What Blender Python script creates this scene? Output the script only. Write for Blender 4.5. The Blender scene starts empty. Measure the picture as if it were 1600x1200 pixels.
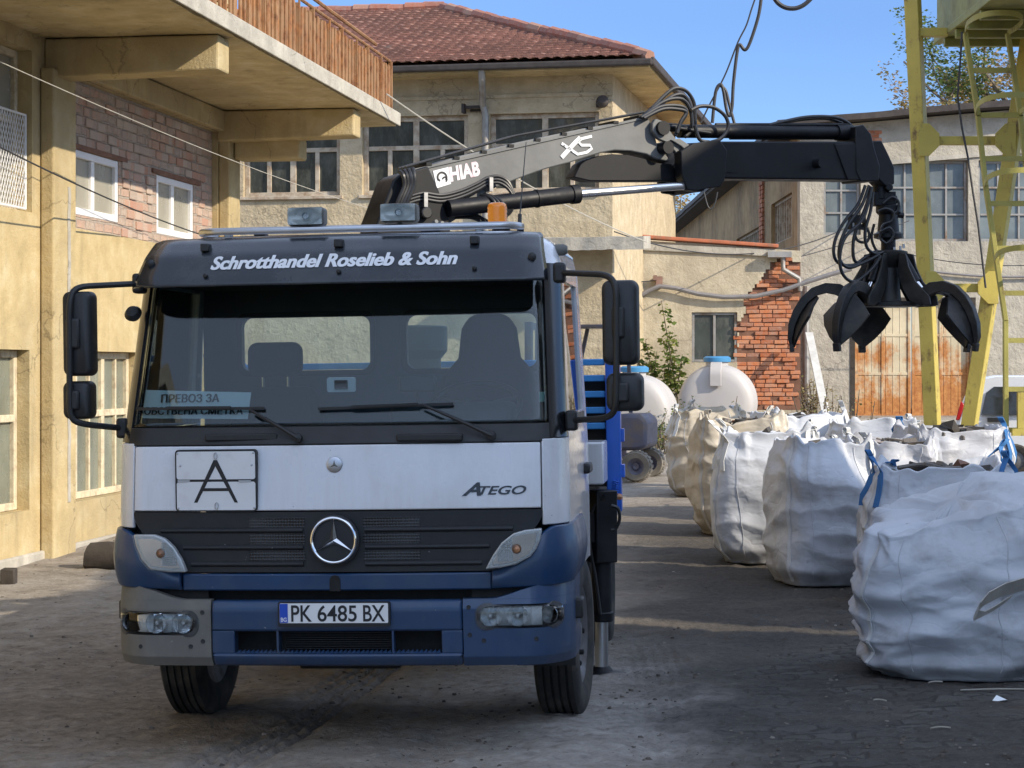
import bpy, bmesh, math, random
from mathutils import Vector, Matrix, noise
R = math.radians
PI = math.pi
SC = bpy.context.scene
COL = SC.collection
random.seed(7)

# ------------------------------------------------------------------ camera
EYE = 1.85          # eye height (m)
FPX = 3200.0        # focal length in photo pixels (1600 wide)
HY = 575.0          # image row of the horizon
cam_d = bpy.data.cameras.new('camera')
cam_d.sensor_width = 36.0
cam_d.lens = 36.0 * FPX / 1600.0
cam_d.shift_y = (HY - 600.0) / 1600.0
cam_d.clip_start = 0.1
cam_d.clip_end = 1000.0
cam = bpy.data.objects.new('camera', cam_d)
COL.objects.link(cam)
cam.location = (0, 0, EYE)
cam.rotation_euler = (R(90), 0, 0)
SC.camera = cam

# ------------------------------------------------------------------ light
SUN_EL = R(29.5)
SUN_AZ = R(122.0)   # measured from +Y towards +X
world = bpy.data.worlds.new('World')
SC.world = world
world.use_nodes = True
wnt = world.node_tree
wnt.nodes.clear()
wo = wnt.nodes.new('ShaderNodeOutputWorld')
wb = wnt.nodes.new('ShaderNodeBackground')
sky = wnt.nodes.new('ShaderNodeTexSky')
sky.sky_type = 'NISHITA'
sky.sun_disc = False
sky.sun_elevation = SUN_EL
sky.sun_rotation = SUN_AZ
sky.altitude = 300
sky.air_density = 1.0
sky.dust_density = 0.0
sky.ozone_density = 3.0
wb.inputs['Strength'].default_value = 0.15
# clear northern sky: deeper blue low down, a more neutral dome overhead
wtc = wnt.nodes.new('ShaderNodeTexCoord')
wsx = wnt.nodes.new('ShaderNodeSeparateXYZ')
wnt.links.new(wtc.outputs['Generated'], wsx.inputs[0])
wmr = wnt.nodes.new('ShaderNodeMapRange'); wmr.interpolation_type = 'SMOOTHSTEP'
wmr.inputs[1].default_value = 0.16; wmr.inputs[2].default_value = 0.45
wnt.links.new(wsx.outputs[2], wmr.inputs[0])
wlow = wnt.nodes.new('ShaderNodeMix'); wlow.data_type = 'RGBA'; wlow.blend_type = 'MULTIPLY'; wlow.inputs[0].default_value = 1.0
wlow.inputs[7].default_value = (0.265, 0.315, 0.435, 1)
wnt.links.new(sky.outputs[0], wlow.inputs[6])
hsv = wnt.nodes.new('ShaderNodeHueSaturation')
hsv.inputs['Saturation'].default_value = 0.58
hsv.inputs['Value'].default_value = 1.15
wnt.links.new(sky.outputs[0], hsv.inputs['Color'])
wmx = wnt.nodes.new('ShaderNodeMix'); wmx.data_type = 'RGBA'
wnt.links.new(wmr.outputs[0], wmx.inputs[0]); wnt.links.new(wlow.outputs[2], wmx.inputs[6]); wnt.links.new(hsv.outputs[0], wmx.inputs[7])
wnt.links.new(wmx.outputs[2], wb.inputs[0])
wnt.links.new(wb.outputs[0], wo.inputs[0])
sun_d = bpy.data.lights.new('sun', 'SUN')
sun_d.energy = 2.1
sun_d.angle = R(0.5)
sun_d.color = (1.0, 0.885, 0.71)
sun = bpy.data.objects.new('sun', sun_d)
COL.objects.link(sun)
sdir = Vector((math.sin(SUN_AZ) * math.cos(SUN_EL), math.cos(SUN_AZ) * math.cos(SUN_EL), math.sin(SUN_EL)))
sun.rotation_euler = sdir.to_track_quat('Z', 'Y').to_euler()
sun.location = sdir * 60
SC.view_settings.view_transform = 'Standard'
SC.view_settings.look = 'None'
SC.view_settings.exposure = 1.42
SC.view_settings.gamma = 1.0
SC.view_settings.use_curve_mapping = False
try:
    SC.cycles.max_bounces = 8
    SC.cycles.transparent_max_bounces = 16
    SC.cycles.caustics_reflective = False
    SC.cycles.caustics_refractive = False
    SC.cycles.use_denoising = True
except Exception:
    pass

# ------------------------------------------------------------------ helpers
def sm(a, b, x):
    t = max(0.0, min(1.0, (x - a) / (b - a)))
    return t * t * (3 - 2 * t)

def lerp(a, b, t):
    return a + (b - a) * t

def interp(tab, x):
    if x <= tab[0][0]: return tab[0][1]
    for (x0, v0), (x1, v1) in zip(tab, tab[1:]):
        if x <= x1: return v0 + (v1 - v0) * (x - x0) / (x1 - x0)
    return tab[-1][1]

def gz(X, Y):
    """height of the yard: a slight cross fall and a gentle rise to the back"""
    return 0.02 * max(-5.0, min(3.5, X + 0.85)) + 0.026 * max(0.0, min(Y, 46.0) - 15.0)

def P(px, py, Y):
    return Vector(((px - 800) * Y / FPX, Y, EYE - (py - HY) * Y / FPX))

class Frame:
    def __init__(s, loc, rz=0.0, ry=0.0):
        s.M = Matrix.Translation(Vector(loc)) @ Matrix.Rotation(rz, 4, 'Z') @ Matrix.Rotation(ry, 4, 'Y')
        s.I = s.M.inverted()
        s.o = s.I @ Vector((0, 0, EYE))
    def at(s, px, py, ly=0.0):
        d = s.I.to_3x3() @ Vector(((px - 800) / FPX, 1.0, -(py - HY) / FPX))
        t = (ly - s.o.y) / d.y
        p = s.o + d * t
        return Vector((p.x, ly, p.z))

def tag(o, label=None, cat=None, group=None, kind=None):
    if label: o['label'] = label
    if cat: o['category'] = cat
    if group: o['group'] = group
    if kind: o['kind'] = kind
    return o

def empty(name, M, label=None, cat=None, group=None):
    o = bpy.data.objects.new(name, None)
    COL.objects.link(o)
    o.matrix_world = M if isinstance(M, Matrix) else Matrix.Translation(Vector(M))
    o.empty_display_size = 0.2
    return tag(o, label, cat, group)

class MB:
    def __init__(s):
        s.v = []; s.f = []
    def add(s, vs, fs):
        n = len(s.v)
        s.v.extend([Vector(p) for p in vs])
        s.f.extend([tuple(i + n for i in f) for f in fs])
    def box(s, x0, x1, y0, y1, z0, z1, M=None):
        vs = [Vector((x, y, z)) for z in (z0, z1) for y in (y0, y1) for x in (x0, x1)]
        if M is not None: vs = [M @ p for p in vs]
        s.add(vs, [(0, 2, 3, 1), (4, 5, 7, 6), (0, 1, 5, 4), (2, 6, 7, 3), (0, 4, 6, 2), (1, 3, 7, 5)])
        return s
    def beam(s, a, b, w, h, up=(0, 0, 1)):
        """square bar from a to b; w across, h along up"""
        a = Vector(a); b = Vector(b)
        d = b - a; L = d.length; d.normalize()
        u = Vector(up); x = d.cross(u)
        if x.length < 1e-4: x = d.cross(Vector((0, 1, 0)))
        x.normalize(); u = x.cross(d)
        vs = []
        for q in (a, b):
            for sx, su in ((-1, -1), (1, -1), (1, 1), (-1, 1)):
                vs.append(q + x * (sx * w / 2) + u * (su * h / 2))
        s.add(vs, [(3, 2, 1, 0), (4, 5, 6, 7), (0, 1, 5, 4), (1, 2, 6, 5), (2, 3, 7, 6), (3, 0, 4, 7)])
        return s
    def tube(s, pts, r, n=8, cap=True, closed=False):
        pts = [Vector(p) for p in pts]
        m = len(pts)
        rs = r if isinstance(r, (list, tuple)) else [r] * m
        prev = None; base = len(s.v); vs = []; fs = []
        for i, p in enumerate(pts):
            if closed: t = pts[(i + 1) % m] - pts[i - 1]
            else: t = pts[min(i + 1, m - 1)] - pts[max(i - 1, 0)]
            if t.length < 1e-9: t = Vector((0, 0, 1))
            t.normalize()
            if prev is None:
                a = Vector((0, 0, 1)) if abs(t.z) < 0.9 else Vector((1, 0, 0))
                x = t.cross(a).normalized()
            else:
                x = prev - t * prev.dot(t)
                if x.length < 1e-6: x = t.cross(Vector((0.3, 0.5, 0.8)))
                x.normalize()
            prev = x; y = t.cross(x)
            for k in range(n):
                a = 2 * PI * k / n
                vs.append(p + (x * math.cos(a) + y * math.sin(a)) * rs[i])
        rng = m if closed else m - 1
        for i in range(rng):
            j = (i + 1) % m
            for k in range(n):
                k2 = (k + 1) % n
                fs.append((i * n + k, i * n + k2, j * n + k2, j * n + k))
        if cap and not closed:
            fs.append(tuple(reversed(range(n))))
            fs.append(tuple((m - 1) * n + k for k in range(n)))
        s.add(vs, fs)
        return s
    def lathe(s, prof, M=None, n=24, cap=True):
        """prof: list of (r, h) turned about local z"""
        vs = []; fs = []
        for (r, h) in prof:
            for k in range(n):
                a = 2 * PI * k / n
                vs.append(Vector((r * math.cos(a), r * math.sin(a), h)))
        if M is not None: vs = [M @ p for p in vs]
        m = len(prof)
        for i in range(m - 1):
            for k in range(n):
                k2 = (k + 1) % n
                fs.append((i * n + k, i * n + k2, (i + 1) * n + k2, (i + 1) * n + k))
        if cap:
            fs.append(tuple(reversed(range(n))))
            fs.append(tuple((m - 1) * n + k for k in range(n)))
        s.add(vs, fs)
        return s
    def prism(s, poly, y0, y1, M=None):
        """poly in (x, z), extruded along y"""
        n = len(poly)
        ar = sum(poly[i][0] * poly[(i + 1) % n][1] - poly[(i + 1) % n][0] * poly[i][1] for i in range(n))
        if ar < 0: poly = list(reversed(poly))
        vs = [Vector((p[0], y0, p[1])) for p in poly] + [Vector((p[0], y1, p[1])) for p in poly]
        if M is not None: vs = [M @ p for p in vs]
        fs = [tuple(range(n)), tuple(reversed(range(n, 2 * n)))]
        for i in range(n):
            j = (i + 1) % n
            fs.append((j, i, n + i, n + j))
        s.add(vs, fs)
        return s
    def ribbon(s, pts, wv, th=0.004):
        """flat strap along pts; wv is the half-width vector (or one per point)"""
        pts = [Vector(p) for p in pts]; m = len(pts)
        wvs = [Vector(w) for w in wv] if isinstance(wv, list) else [Vector(wv)] * m
        vs = []; fs = []
        for i, p in enumerate(pts):
            t = (pts[min(i + 1, m - 1)] - pts[max(i - 1, 0)])
            nn = t.cross(wvs[i])
            if nn.length < 1e-9: nn = Vector((0, 1, 0))
            nn = nn.normalized() * th / 2
            vs += [p - wvs[i] - nn, p + wvs[i] - nn, p + wvs[i] + nn, p - wvs[i] + nn]
        for i in range(m - 1):
            for k in range(4):
                k2 = (k + 1) % 4
                fs.append((i * 4 + k, i * 4 + k2, (i + 1) * 4 + k2, (i + 1) * 4 + k))
        fs.append((3, 2, 1, 0)); fs.append(tuple((m - 1) * 4 + k for k in range(4)))
        s.add(vs, fs)
        return s
    def sheet(s, func, nu, nv, keep=None, th=0.0):
        """grid of func(a,b,off) with a,b in 0..1; th>0 gives it thickness"""
        base = len(s.v)
        N1 = (nu + 1) * (nv + 1)
        for off in ((0.0, -th) if th else (0.0,)):
            for j in range(nv + 1):
                for i in range(nu + 1):
                    s.v.append(Vector(func(i / nu, j / nv, off)))
        ok = [[(keep is None or keep((i + .5) / nu, (j + .5) / nv)) for i in range(nu)] for j in range(nv)]
        ix = lambda i, j, k=0: base + k * N1 + j * (nu + 1) + i
        for j in range(nv):
            for i in range(nu):
                if not ok[j][i]: continue
                s.f.append((ix(i, j), ix(i + 1, j), ix(i + 1, j + 1), ix(i, j + 1)))
                if th:
                    s.f.append((ix(i, j + 1, 1), ix(i + 1, j + 1, 1), ix(i + 1, j, 1), ix(i, j, 1)))
                    if j == 0 or not ok[j - 1][i]: s.f.append((ix(i + 1, j), ix(i, j), ix(i, j, 1), ix(i + 1, j, 1)))
                    if j == nv - 1 or not ok[j + 1][i]: s.f.append((ix(i, j + 1), ix(i + 1, j + 1), ix(i + 1, j + 1, 1), ix(i, j + 1, 1)))
                    if i == 0 or not ok[j][i - 1]: s.f.append((ix(i, j), ix(i, j + 1), ix(i, j + 1, 1), ix(i, j, 1)))
                    if i == nu - 1 or not ok[j][i + 1]: s.f.append((ix(i + 1, j + 1), ix(i + 1, j), ix(i + 1, j, 1), ix(i + 1, j + 1, 1)))
        return s
    def wall(s, xs, zs, y0, y1, holes=(), keep=None):
        """slab between y0 (front) and y1 with rectangular holes (x0,x1,z0,z1)"""
        X = sorted(set([round(v, 4) for v in xs] + [round(v, 4) for h in holes for v in h[:2] if xs[0] <= v <= xs[-1]]))
        Z = sorted(set([round(v, 4) for v in zs] + [round(v, 4) for h in holes for v in h[2:4] if zs[0] <= v <= zs[-1]]))
        def ins(x, z):
            for h in holes:
                if h[0] < x < h[1] and h[2] < z < h[3]: return False
            return keep is None or keep(x, z)
        nu, nv = len(X) - 1, len(Z) - 1
        base = len(s.v)
        for y in (y0, y1):
            for z in Z:
                for x in X: s.v.append(Vector((x, y, z)))
        N1 = (nu + 1) * (nv + 1)
        ok = [[ins((X[i] + X[i + 1]) / 2, (Z[j] + Z[j + 1]) / 2) for i in range(nu)] for j in range(nv)]
        ix = lambda i, j, k=0: base + k * N1 + j * (nu + 1) + i
        for j in range(nv):
            for i in range(nu):
                if not ok[j][i]: continue
                s.f.append((ix(i, j), ix(i + 1, j), ix(i + 1, j + 1), ix(i, j + 1)))
                s.f.append((ix(i, j + 1, 1), ix(i + 1, j + 1, 1), ix(i + 1, j, 1), ix(i, j, 1)))
                if j == 0 or not ok[j - 1][i]: s.f.append((ix(i + 1, j), ix(i, j), ix(i, j, 1), ix(i + 1, j, 1)))
                if j == nv - 1 or not ok[j + 1][i]: s.f.append((ix(i, j + 1), ix(i + 1, j + 1), ix(i + 1, j + 1, 1), ix(i, j + 1, 1)))
                if i == 0 or not ok[j][i - 1]: s.f.append((ix(i, j), ix(i, j + 1), ix(i, j + 1, 1), ix(i, j, 1)))
                if i == nu - 1 or not ok[j][i + 1]: s.f.append((ix(i + 1, j + 1), ix(i + 1, j), ix(i + 1, j, 1), ix(i + 1, j + 1, 1)))
        return s
    def map(s, fn):
        s.v = [Vector(fn(p)) for p in s.v]
        return s
    def build(s, name, mat, parent=None, smooth=True, bevel=0.0, seg=2, ang=35, label=None, cat=None, group=None, kind=None):
        me = bpy.data.meshes.new(name)
        me.from_pydata([tuple(p) for p in s.v], [], s.f)
        used = None
        me.validate(verbose=False)
        bm = bmesh.new(); bm.from_mesh(me)
        loose = [v for v in bm.verts if not v.link_faces]
        if loose: bmesh.ops.delete(bm, geom=loose, context='VERTS')
        bmesh.ops.recalc_face_normals(bm, faces=bm.faces)
        bm.to_mesh(me); bm.free()
        if smooth:
            me.polygons.foreach_set('use_smooth', [True] * len(me.polygons))
            try: me.set_sharp_from_angle(angle=R(ang))
            except Exception: pass
        if mat: me.materials.append(mat)
        o = bpy.data.objects.new(name, me)
        COL.objects.link(o)
        if parent is not None: o.parent = parent
        if bevel:
            b = o.modifiers.new('bevel', 'BEVEL'); b.width = bevel; b.segments = seg
            b.limit_method = 'ANGLE'; b.angle_limit = R(40)
            b.harden_normals = False
        return tag(o, label, cat, group, kind)

def copy_tree(o, parent=None):
    c = o.copy(); COL.objects.link(c)
    if parent is not None: c.parent = parent
    for ch in [q for q in bpy.data.objects if q.parent == o]:
        copy_tree(ch, c)
    return c

_txt = {}
def text_mb(s, bold=0.0, shear=0.0, spacing=1.0, align='CENTER'):
    """flat text as (verts2d normalised to its own bounding box 0..1, faces, aspect)"""
    cu = bpy.data.curves.new('text', 'FONT')
    cu.body = s; cu.size = 1.0; cu.offset = bold; cu.shear = shear; cu.space_character = spacing
    cu.fill_mode = 'FRONT' if hasattr(cu, 'fill_mode') else cu.fill_mode
    cu.resolution_u = 6
    ob = bpy.data.objects.new('text', cu); COL.objects.link(ob)
    dg = bpy.context.evaluated_depsgraph_get()
    me = bpy.data.meshes.new_from_object(ob.evaluated_get(dg))
    vs = [(v.co.x, v.co.y) for v in me.vertices]; fs = [tuple(p.vertices) for p in me.polygons]
    bpy.data.objects.remove(ob); bpy.data.curves.remove(cu); bpy.data.meshes.remove(me)
    x0 = min(v[0] for v in vs); x1 = max(v[0] for v in vs); y0 = min(v[1] for v in vs); y1 = max(v[1] for v in vs)
    return [((v[0] - x0) / (x1 - x0), (v[1] - y0) / (y1 - y0)) for v in vs], fs, (x1 - x0) / (y1 - y0)

def text_on(name, s, corners, mat, parent, bold=0.0, shear=0.0, fn=None, spacing=1.0):
    """text filling the quad corners = (bottom-left, bottom-right, top-left) ; fn maps the flat points onto a surface"""
    vs, fs, asp = text_mb(s, bold, shear, spacing)
    bl, br, tl = [Vector(c) for c in corners]
    m = MB(); pts = []
    for (a, b) in vs:
        p = bl + (br - bl) * a + (tl - bl) * b
        pts.append(fn(p) if fn else p)
    m.add(pts, fs)
    return m.build(name, mat, parent, smooth=False)

# ------------------------------------------------------------------ materials
def nm(name):
    m = bpy.data.materials.new(name); m.use_nodes = True
    nt = m.node_tree; b = nt.nodes['Principled BSDF']
    return m, nt, b
def nd(nt, t, **k):
    n = nt.nodes.new(t)
    for a, v in k.items():
        if a in n.inputs.keys(): n.inputs[a].default_value = v
        else: setattr(n, a, v)
    return n
def lk(nt, a, b): nt.links.new(a, b)
def tco(nt, scale=None, rot=None, which='Object'):
    t = nd(nt, 'ShaderNodeTexCoord')
    if scale is None and rot is None: return t.outputs[which]
    mp = nd(nt, 'ShaderNodeMapping')
    if scale is not None: mp.inputs['Scale'].default_value = scale
    if rot is not None: mp.inputs['Rotation'].default_value = rot
    lk(nt, t.outputs[which], mp.inputs[0])
    return mp.outputs[0]
def nz(nt, vec, scale, detail=4.0, rough=0.55, dist=0.0):
    n = nd(nt, 'ShaderNodeTexNoise')
    n.inputs['Scale'].default_value = scale; n.inputs['Detail'].default_value = detail
    n.inputs['Roughness'].default_value = rough; n.inputs['Distortion'].default_value = dist
    lk(nt, vec, n.inputs['Vector'])
    return n.outputs['Fac']
def rmp(nt, fac, stops, interp='LINEAR'):
    r = nd(nt, 'ShaderNodeValToRGB'); cr = r.color_ramp; cr.interpolation = interp
    while len(cr.elements) < len(stops): cr.elements.new(0.5)
    for e, (p, c) in zip(cr.elements, stops):
        e.position = p
        e.color = (c, c, c, 1) if isinstance(c, (int, float)) else (c[0], c[1], c[2], 1)
    lk(nt, fac, r.inputs[0])
    return r.outputs[0]
def mixc(nt, fac, a, b, mode='MIX'):
    n = nd(nt, 'ShaderNodeMix', data_type='RGBA', blend_type=mode)
    for sock, v in ((n.inputs[0], fac), (n.inputs[6], a), (n.inputs[7], b)):
        if isinstance(v, (int, float)): sock.default_value = v
        elif isinstance(v, tuple): sock.default_value = (v[0], v[1], v[2], 1)
        else: lk(nt, v, sock)
    return n.outputs[2]
def mth(nt, op, a, b=0.0, c=None):
    n = nd(nt, 'ShaderNodeMath', operation=op)
    for i, v in enumerate((a, b) if c is None else (a, b, c)):
        if isinstance(v, (int, float)): n.inputs[i].default_value = v
        else: lk(nt, v, n.inputs[i])
    return n.outputs[0]
def bmp(nt, bsdf, h, strength=0.4, dist=0.02, prev=None):
    b = nd(nt, 'ShaderNodeBump')
    b.inputs['Strength'].default_value = strength; b.inputs['Distance'].default_value = dist
    lk(nt, h, b.inputs['Height'])
    if prev is not None: lk(nt, prev, b.inputs['Normal'])
    lk(nt, b.outputs[0], bsdf.inputs['Normal'])
    return b.outputs[0]
def cmul(c, k): return (min(c[0] * k, 1), min(c[1] * k, 1), min(c[2] * k, 1))

def simple(name, col, rough=0.5, metal=0.0, var=0.12, vs=6.0, bump=0.0, bs=60.0, dirt=None, ds=3.0, dth=0.6, dw=0.12, coat=0.0, spec=0.5, damt=1.0, zd=None):
    m, nt, b = nm(name)
    t = tco(nt)
    c = rmp(nt, nz(nt, t, vs, 5.0), [(0.25, cmul(col, 1 - var)), (0.75, cmul(col, 1 + var))])
    rr = mth(nt, 'MULTIPLY_ADD', nz(nt, t, vs * 2.3, 4.0), 0.3, rough - 0.15)
    if dirt is not None:
        f = rmp(nt, nz(nt, t, ds, 8.0, 0.65), [(dth - dw, 0.0), (dth + dw, damt)])
        c = mixc(nt, f, c, dirt)
        rr = mth(nt, 'MULTIPLY_ADD', f, 0.25, rr)
    if zd is not None:      # (z0, z1, colour, amount): splashed road dust, thickest at z0; chips and runs break it up
        sx = nd(nt, 'ShaderNodeSeparateXYZ'); lk(nt, t, sx.inputs[0])
        mr = nd(nt, 'ShaderNodeMapRange'); mr.inputs[1].default_value = zd[0]; mr.inputs[2].default_value = zd[1]; mr.inputs[3].default_value = 1.0; mr.inputs[4].default_value = 0.0
        lk(nt, mth(nt, 'ADD', sx.outputs[2], mth(nt, 'MULTIPLY_ADD', nz(nt, t, 4.0, 7.0, 0.65), 0.5, -0.25)), mr.inputs[0])
        run = nz(nt, tco(nt, (9.0, 9.0, 0.7)), 2.5, 6.0, 0.65)
        f = mth(nt, 'MULTIPLY', mr.outputs[0], rmp(nt, run, [(0.3, 0.35), (0.65, 1.0)]))
        f = mth(nt, 'MULTIPLY', f, zd[3])
        c = mixc(nt, f, c, zd[2]); rr = mth(nt, 'MULTIPLY_ADD', f, 0.5, rr)
        chip = rmp(nt, nz(nt, t, 38.0, 3.0, 0.5), [(0.745, 0.0), (0.755, 1.0)])
        c = mixc(nt, mth(nt, 'MULTIPLY', chip, 0.7), c, (0.09, 0.085, 0.08) if sum(col) > 0.6 else (0.24, 0.24, 0.24))
    lk(nt, c, b.inputs['Base Color']); lk(nt, rr, b.inputs['Roughness'])
    b.inputs['Metallic'].default_value = metal
    b.inputs['Specular IOR Level'].default_value = spec
    if coat: b.inputs['Coat Weight'].default_value = coat; b.inputs['Coat Roughness'].default_value = 0.05
    if bump: bmp(nt, b, nz(nt, t, bs, 5.0, 0.6), bump, 0.01)
    return m

def stucco(name, col, stain, pale, bump=0.5, bs=45.0, stain_th=0.56, streak=0.5):
    m, nt, b = nm(name)
    t = tco(nt)
    big = nz(nt, t, 0.55, 6.0, 0.6)
    c = rmp(nt, nz(nt, t, 3.2, 8.0, 0.62), [(0.28, cmul(col, 0.8)), (0.5, col), (0.74, pale)])
    c = mixc(nt, rmp(nt, big, [(stain_th - 0.08, 0.0), (stain_th + 0.14, 0.75)]), c, stain)
    st = nz(nt, tco(nt, (2.6, 2.6, 0.28)), 1.6, 7.0, 0.65)
    c = mixc(nt, rmp(nt, st, [(0.55, 0.0), (0.78, streak)]), c, cmul(stain, 0.75))
    pit = nz(nt, t, 9.0, 9.0, 0.7)
    c = mixc(nt, rmp(nt, pit, [(0.63, 0.0), (0.70, 0.55)]), c, cmul(col, 0.55))
    lk(nt, c, b.inputs['Base Color'])
    b.inputs['Roughness'].default_value = 0.93
    b.inputs['Specular IOR Level'].default_value = 0.2
    h = mth(nt, 'ADD', nz(nt, t, bs, 6.0, 0.65), mth(nt, 'MULTIPLY', nz(nt, t, 6.0, 5.0, 0.6), 1.6))
    # hairline cracks
    v = nd(nt, 'ShaderNodeTexVoronoi', feature='DISTANCE_TO_EDGE'); v.inputs['Scale'].default_value = 0.8
    dv = nd(nt, 'ShaderNodeVectorMath', operation='ADD')
    nn = nd(nt, 'ShaderNodeTexNoise'); nn.inputs['Scale'].default_value = 2.2; nn.inputs['Detail'].default_value = 6
    lk(nt, t, nn.inputs['Vector']); lk(nt, t, dv.inputs[0]); lk(nt, nn.outputs['Color'], dv.inputs[1]); lk(nt, dv.outputs[0], v.inputs['Vector'])
    cr = rmp(nt, v.outputs['Distance'], [(0.0, 1.0), (0.012, 0.0)])
    cr = mth(nt, 'MULTIPLY', cr, rmp(nt, big, [(0.45, 0.0), (0.55, 1.0)]))
    c2 = mixc(nt, mth(nt, 'MULTIPLY', cr, 0.6), c, cmul(stain, 0.4))
    lk(nt, c2, b.inputs['Base Color'])
    bmp(nt, b, h, bump, 0.02)
    return m

def brickmat(name, c1, c2, mortar, bw, bh, msize=0.012, bump=0.8, dirt=(0.3, 0.25, 0.22), axes='xz'):
    m, nt, b = nm(name)
    t = tco(nt)
    sx = nd(nt, 'ShaderNodeSeparateXYZ'); lk(nt, t, sx.inputs[0])
    cb = nd(nt, 'ShaderNodeCombineXYZ')
    wob = mth(nt, 'MULTIPLY_ADD', nz(nt, t, 2.5, 3.0), 0.05, -0.025)
    lk(nt, mth(nt, 'ADD', sx.outputs[0 if axes[0] == 'x' else 1], wob), cb.inputs[0])
    lk(nt, mth(nt, 'ADD', sx.outputs[2], mth(nt, 'MULTIPLY', wob, 0.8)), cb.inputs[1])
    br = nd(nt, 'ShaderNodeTexBrick')
    br.inputs['Scale'].default_value = 1.0
    br.inputs['Brick Width'].default_value = bw; br.inputs['Row Height'].default_value = bh
    br.inputs['Mortar Size'].default_value = msize; br.inputs['Mortar Smooth'].default_value = 0.3
    br.inputs['Color1'].default_value = (*c1, 1); br.inputs['Color2'].default_value = (*c2, 1); br.inputs['Mortar'].default_value = (*mortar, 1)
    lk(nt, cb.outputs[0], br.inputs['Vector'])
    c = mixc(nt, rmp(nt, nz(nt, t, 5.0, 8.0, 0.65), [(0.45, 0.0), (0.7, 0.8)]), br.outputs['Color'], dirt)
    c = mixc(nt, rmp(nt, nz(nt, t, 14.0, 5.0, 0.65), [(0.3, 0.55), (0.6, 0.0)]), c, cmul(c1, 0.6))
    lk(nt, c, b.inputs['Base Color']); b.inputs['Roughness'].default_value = 0.95
    b.inputs['Specular IOR Level'].default_value = 0.2
    h = mth(nt, 'ADD', mth(nt, 'MULTIPLY', br.outputs['Fac'], -1.0), mth(nt, 'MULTIPLY', nz(nt, t, 22.0, 6.0), 0.6))
    bmp(nt, b, h, bump, 0.03)
    return m

def island(name, stops, rough=0.8, bump=0.0, bs=40.0, trans=0.0, nv=0.0):
    """colour that varies from piece to piece of one mesh (leaves, stones, bricks)"""
    m, nt, b = nm(name)
    g = nd(nt, 'ShaderNodeNewGeometry')
    c = rmp(nt, g.outputs['Random Per Island'], stops)
    t = tco(nt)
    if nv:
        c = mixc(nt, rmp(nt, nz(nt, t, 12.0, 6.0, 0.65), [(0.4, 0.0), (0.75, nv)]), c, (0.36, 0.31, 0.27))
    lk(nt, c, b.inputs['Base Color']); b.inputs['Roughness'].default_value = rough
    b.inputs['Specular IOR Level'].default_value = 0.25
    if bump: bmp(nt, b, nz(nt, t, bs, 5.0), bump, 0.01)
    if trans:
        out = nt.nodes['Material Output']
        tr = nd(nt, 'ShaderNodeBsdfTranslucent'); lk(nt, c, tr.inputs[0])
        mx = nd(nt, 'ShaderNodeMixShader'); mx.inputs[0].default_value = trans
        lk(nt, b.outputs[0], mx.inputs[1]); lk(nt, tr.outputs[0], mx.inputs[2]); lk(nt, mx.outputs[0], out.inputs[0])
    return m

def clearglass(name, tint=(0.75, 0.85, 0.85), refl=0.08, rough=0.0, dust=0.0):
    m, nt, b = nm(name)
    out = nt.nodes['Material Output']; nt.nodes.remove(b)
    tr = nd(nt, 'ShaderNodeBsdfTransparent'); tr.inputs[0].default_value = (*tint, 1)
    gl = nd(nt, 'ShaderNodeBsdfGlossy'); gl.inputs['Roughness'].default_value = rough
    lw = nd(nt, 'ShaderNodeFresnel'); lw.inputs['IOR'].default_value = 1.5
    f = mth(nt, 'ADD', lw.outputs[0], refl)
    mx = nd(nt, 'ShaderNodeMixShader'); lk(nt, f, mx.inputs[0]); lk(nt, tr.outputs[0], mx.inputs[1]); lk(nt, gl.outputs[0], mx.inputs[2])
    last = mx.outputs[0]
    if dust:
        df = nd(nt, 'ShaderNodeBsdfDiffuse'); df.inputs[0].default_value = (0.5, 0.49, 0.45, 1)
        m2 = nd(nt, 'ShaderNodeMixShader')
        lk(nt, rmp(nt, nz(nt, tco(nt), 3.0, 8.0, 0.7), [(0.35, dust * 0.4), (0.75, dust)]), m2.inputs[0])
        lk(nt, last, m2.inputs[1]); lk(nt, df.outputs[0], m2.inputs[2]); last = m2.outputs[0]
    lk(nt, last, out.inputs[0])
    return m

def pane(name, col, rough=0.12, var=0.35, dusty=(0.3, 0.3, 0.26)):
    """window seen from outside: dark room behind dusty glass"""
    m, nt, b = nm(name)
    t = tco(nt)
    c = rmp(nt, nz(nt, t, 1.1, 3.0), [(0.3, cmul(col, 1 - var)), (0.7, cmul(col, 1 + var))])
    c = mixc(nt, rmp(nt, nz(nt, tco(nt, (1, 1, 0.4)), 5.0, 8.0, 0.7), [(0.45, 0.0), (0.8, 0.35)]), c, dusty)
    lk(nt, c, b.inputs['Base Color'])
    lk(nt, rmp(nt, nz(nt, t, 4.0, 6.0), [(0.3, rough * 0.5), (0.7, rough * 2.2)]), b.inputs['Roughness'])
    bmp(nt, b, nz(nt, t, 1.7, 2.0), 0.06, 0.05)
    return m

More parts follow.
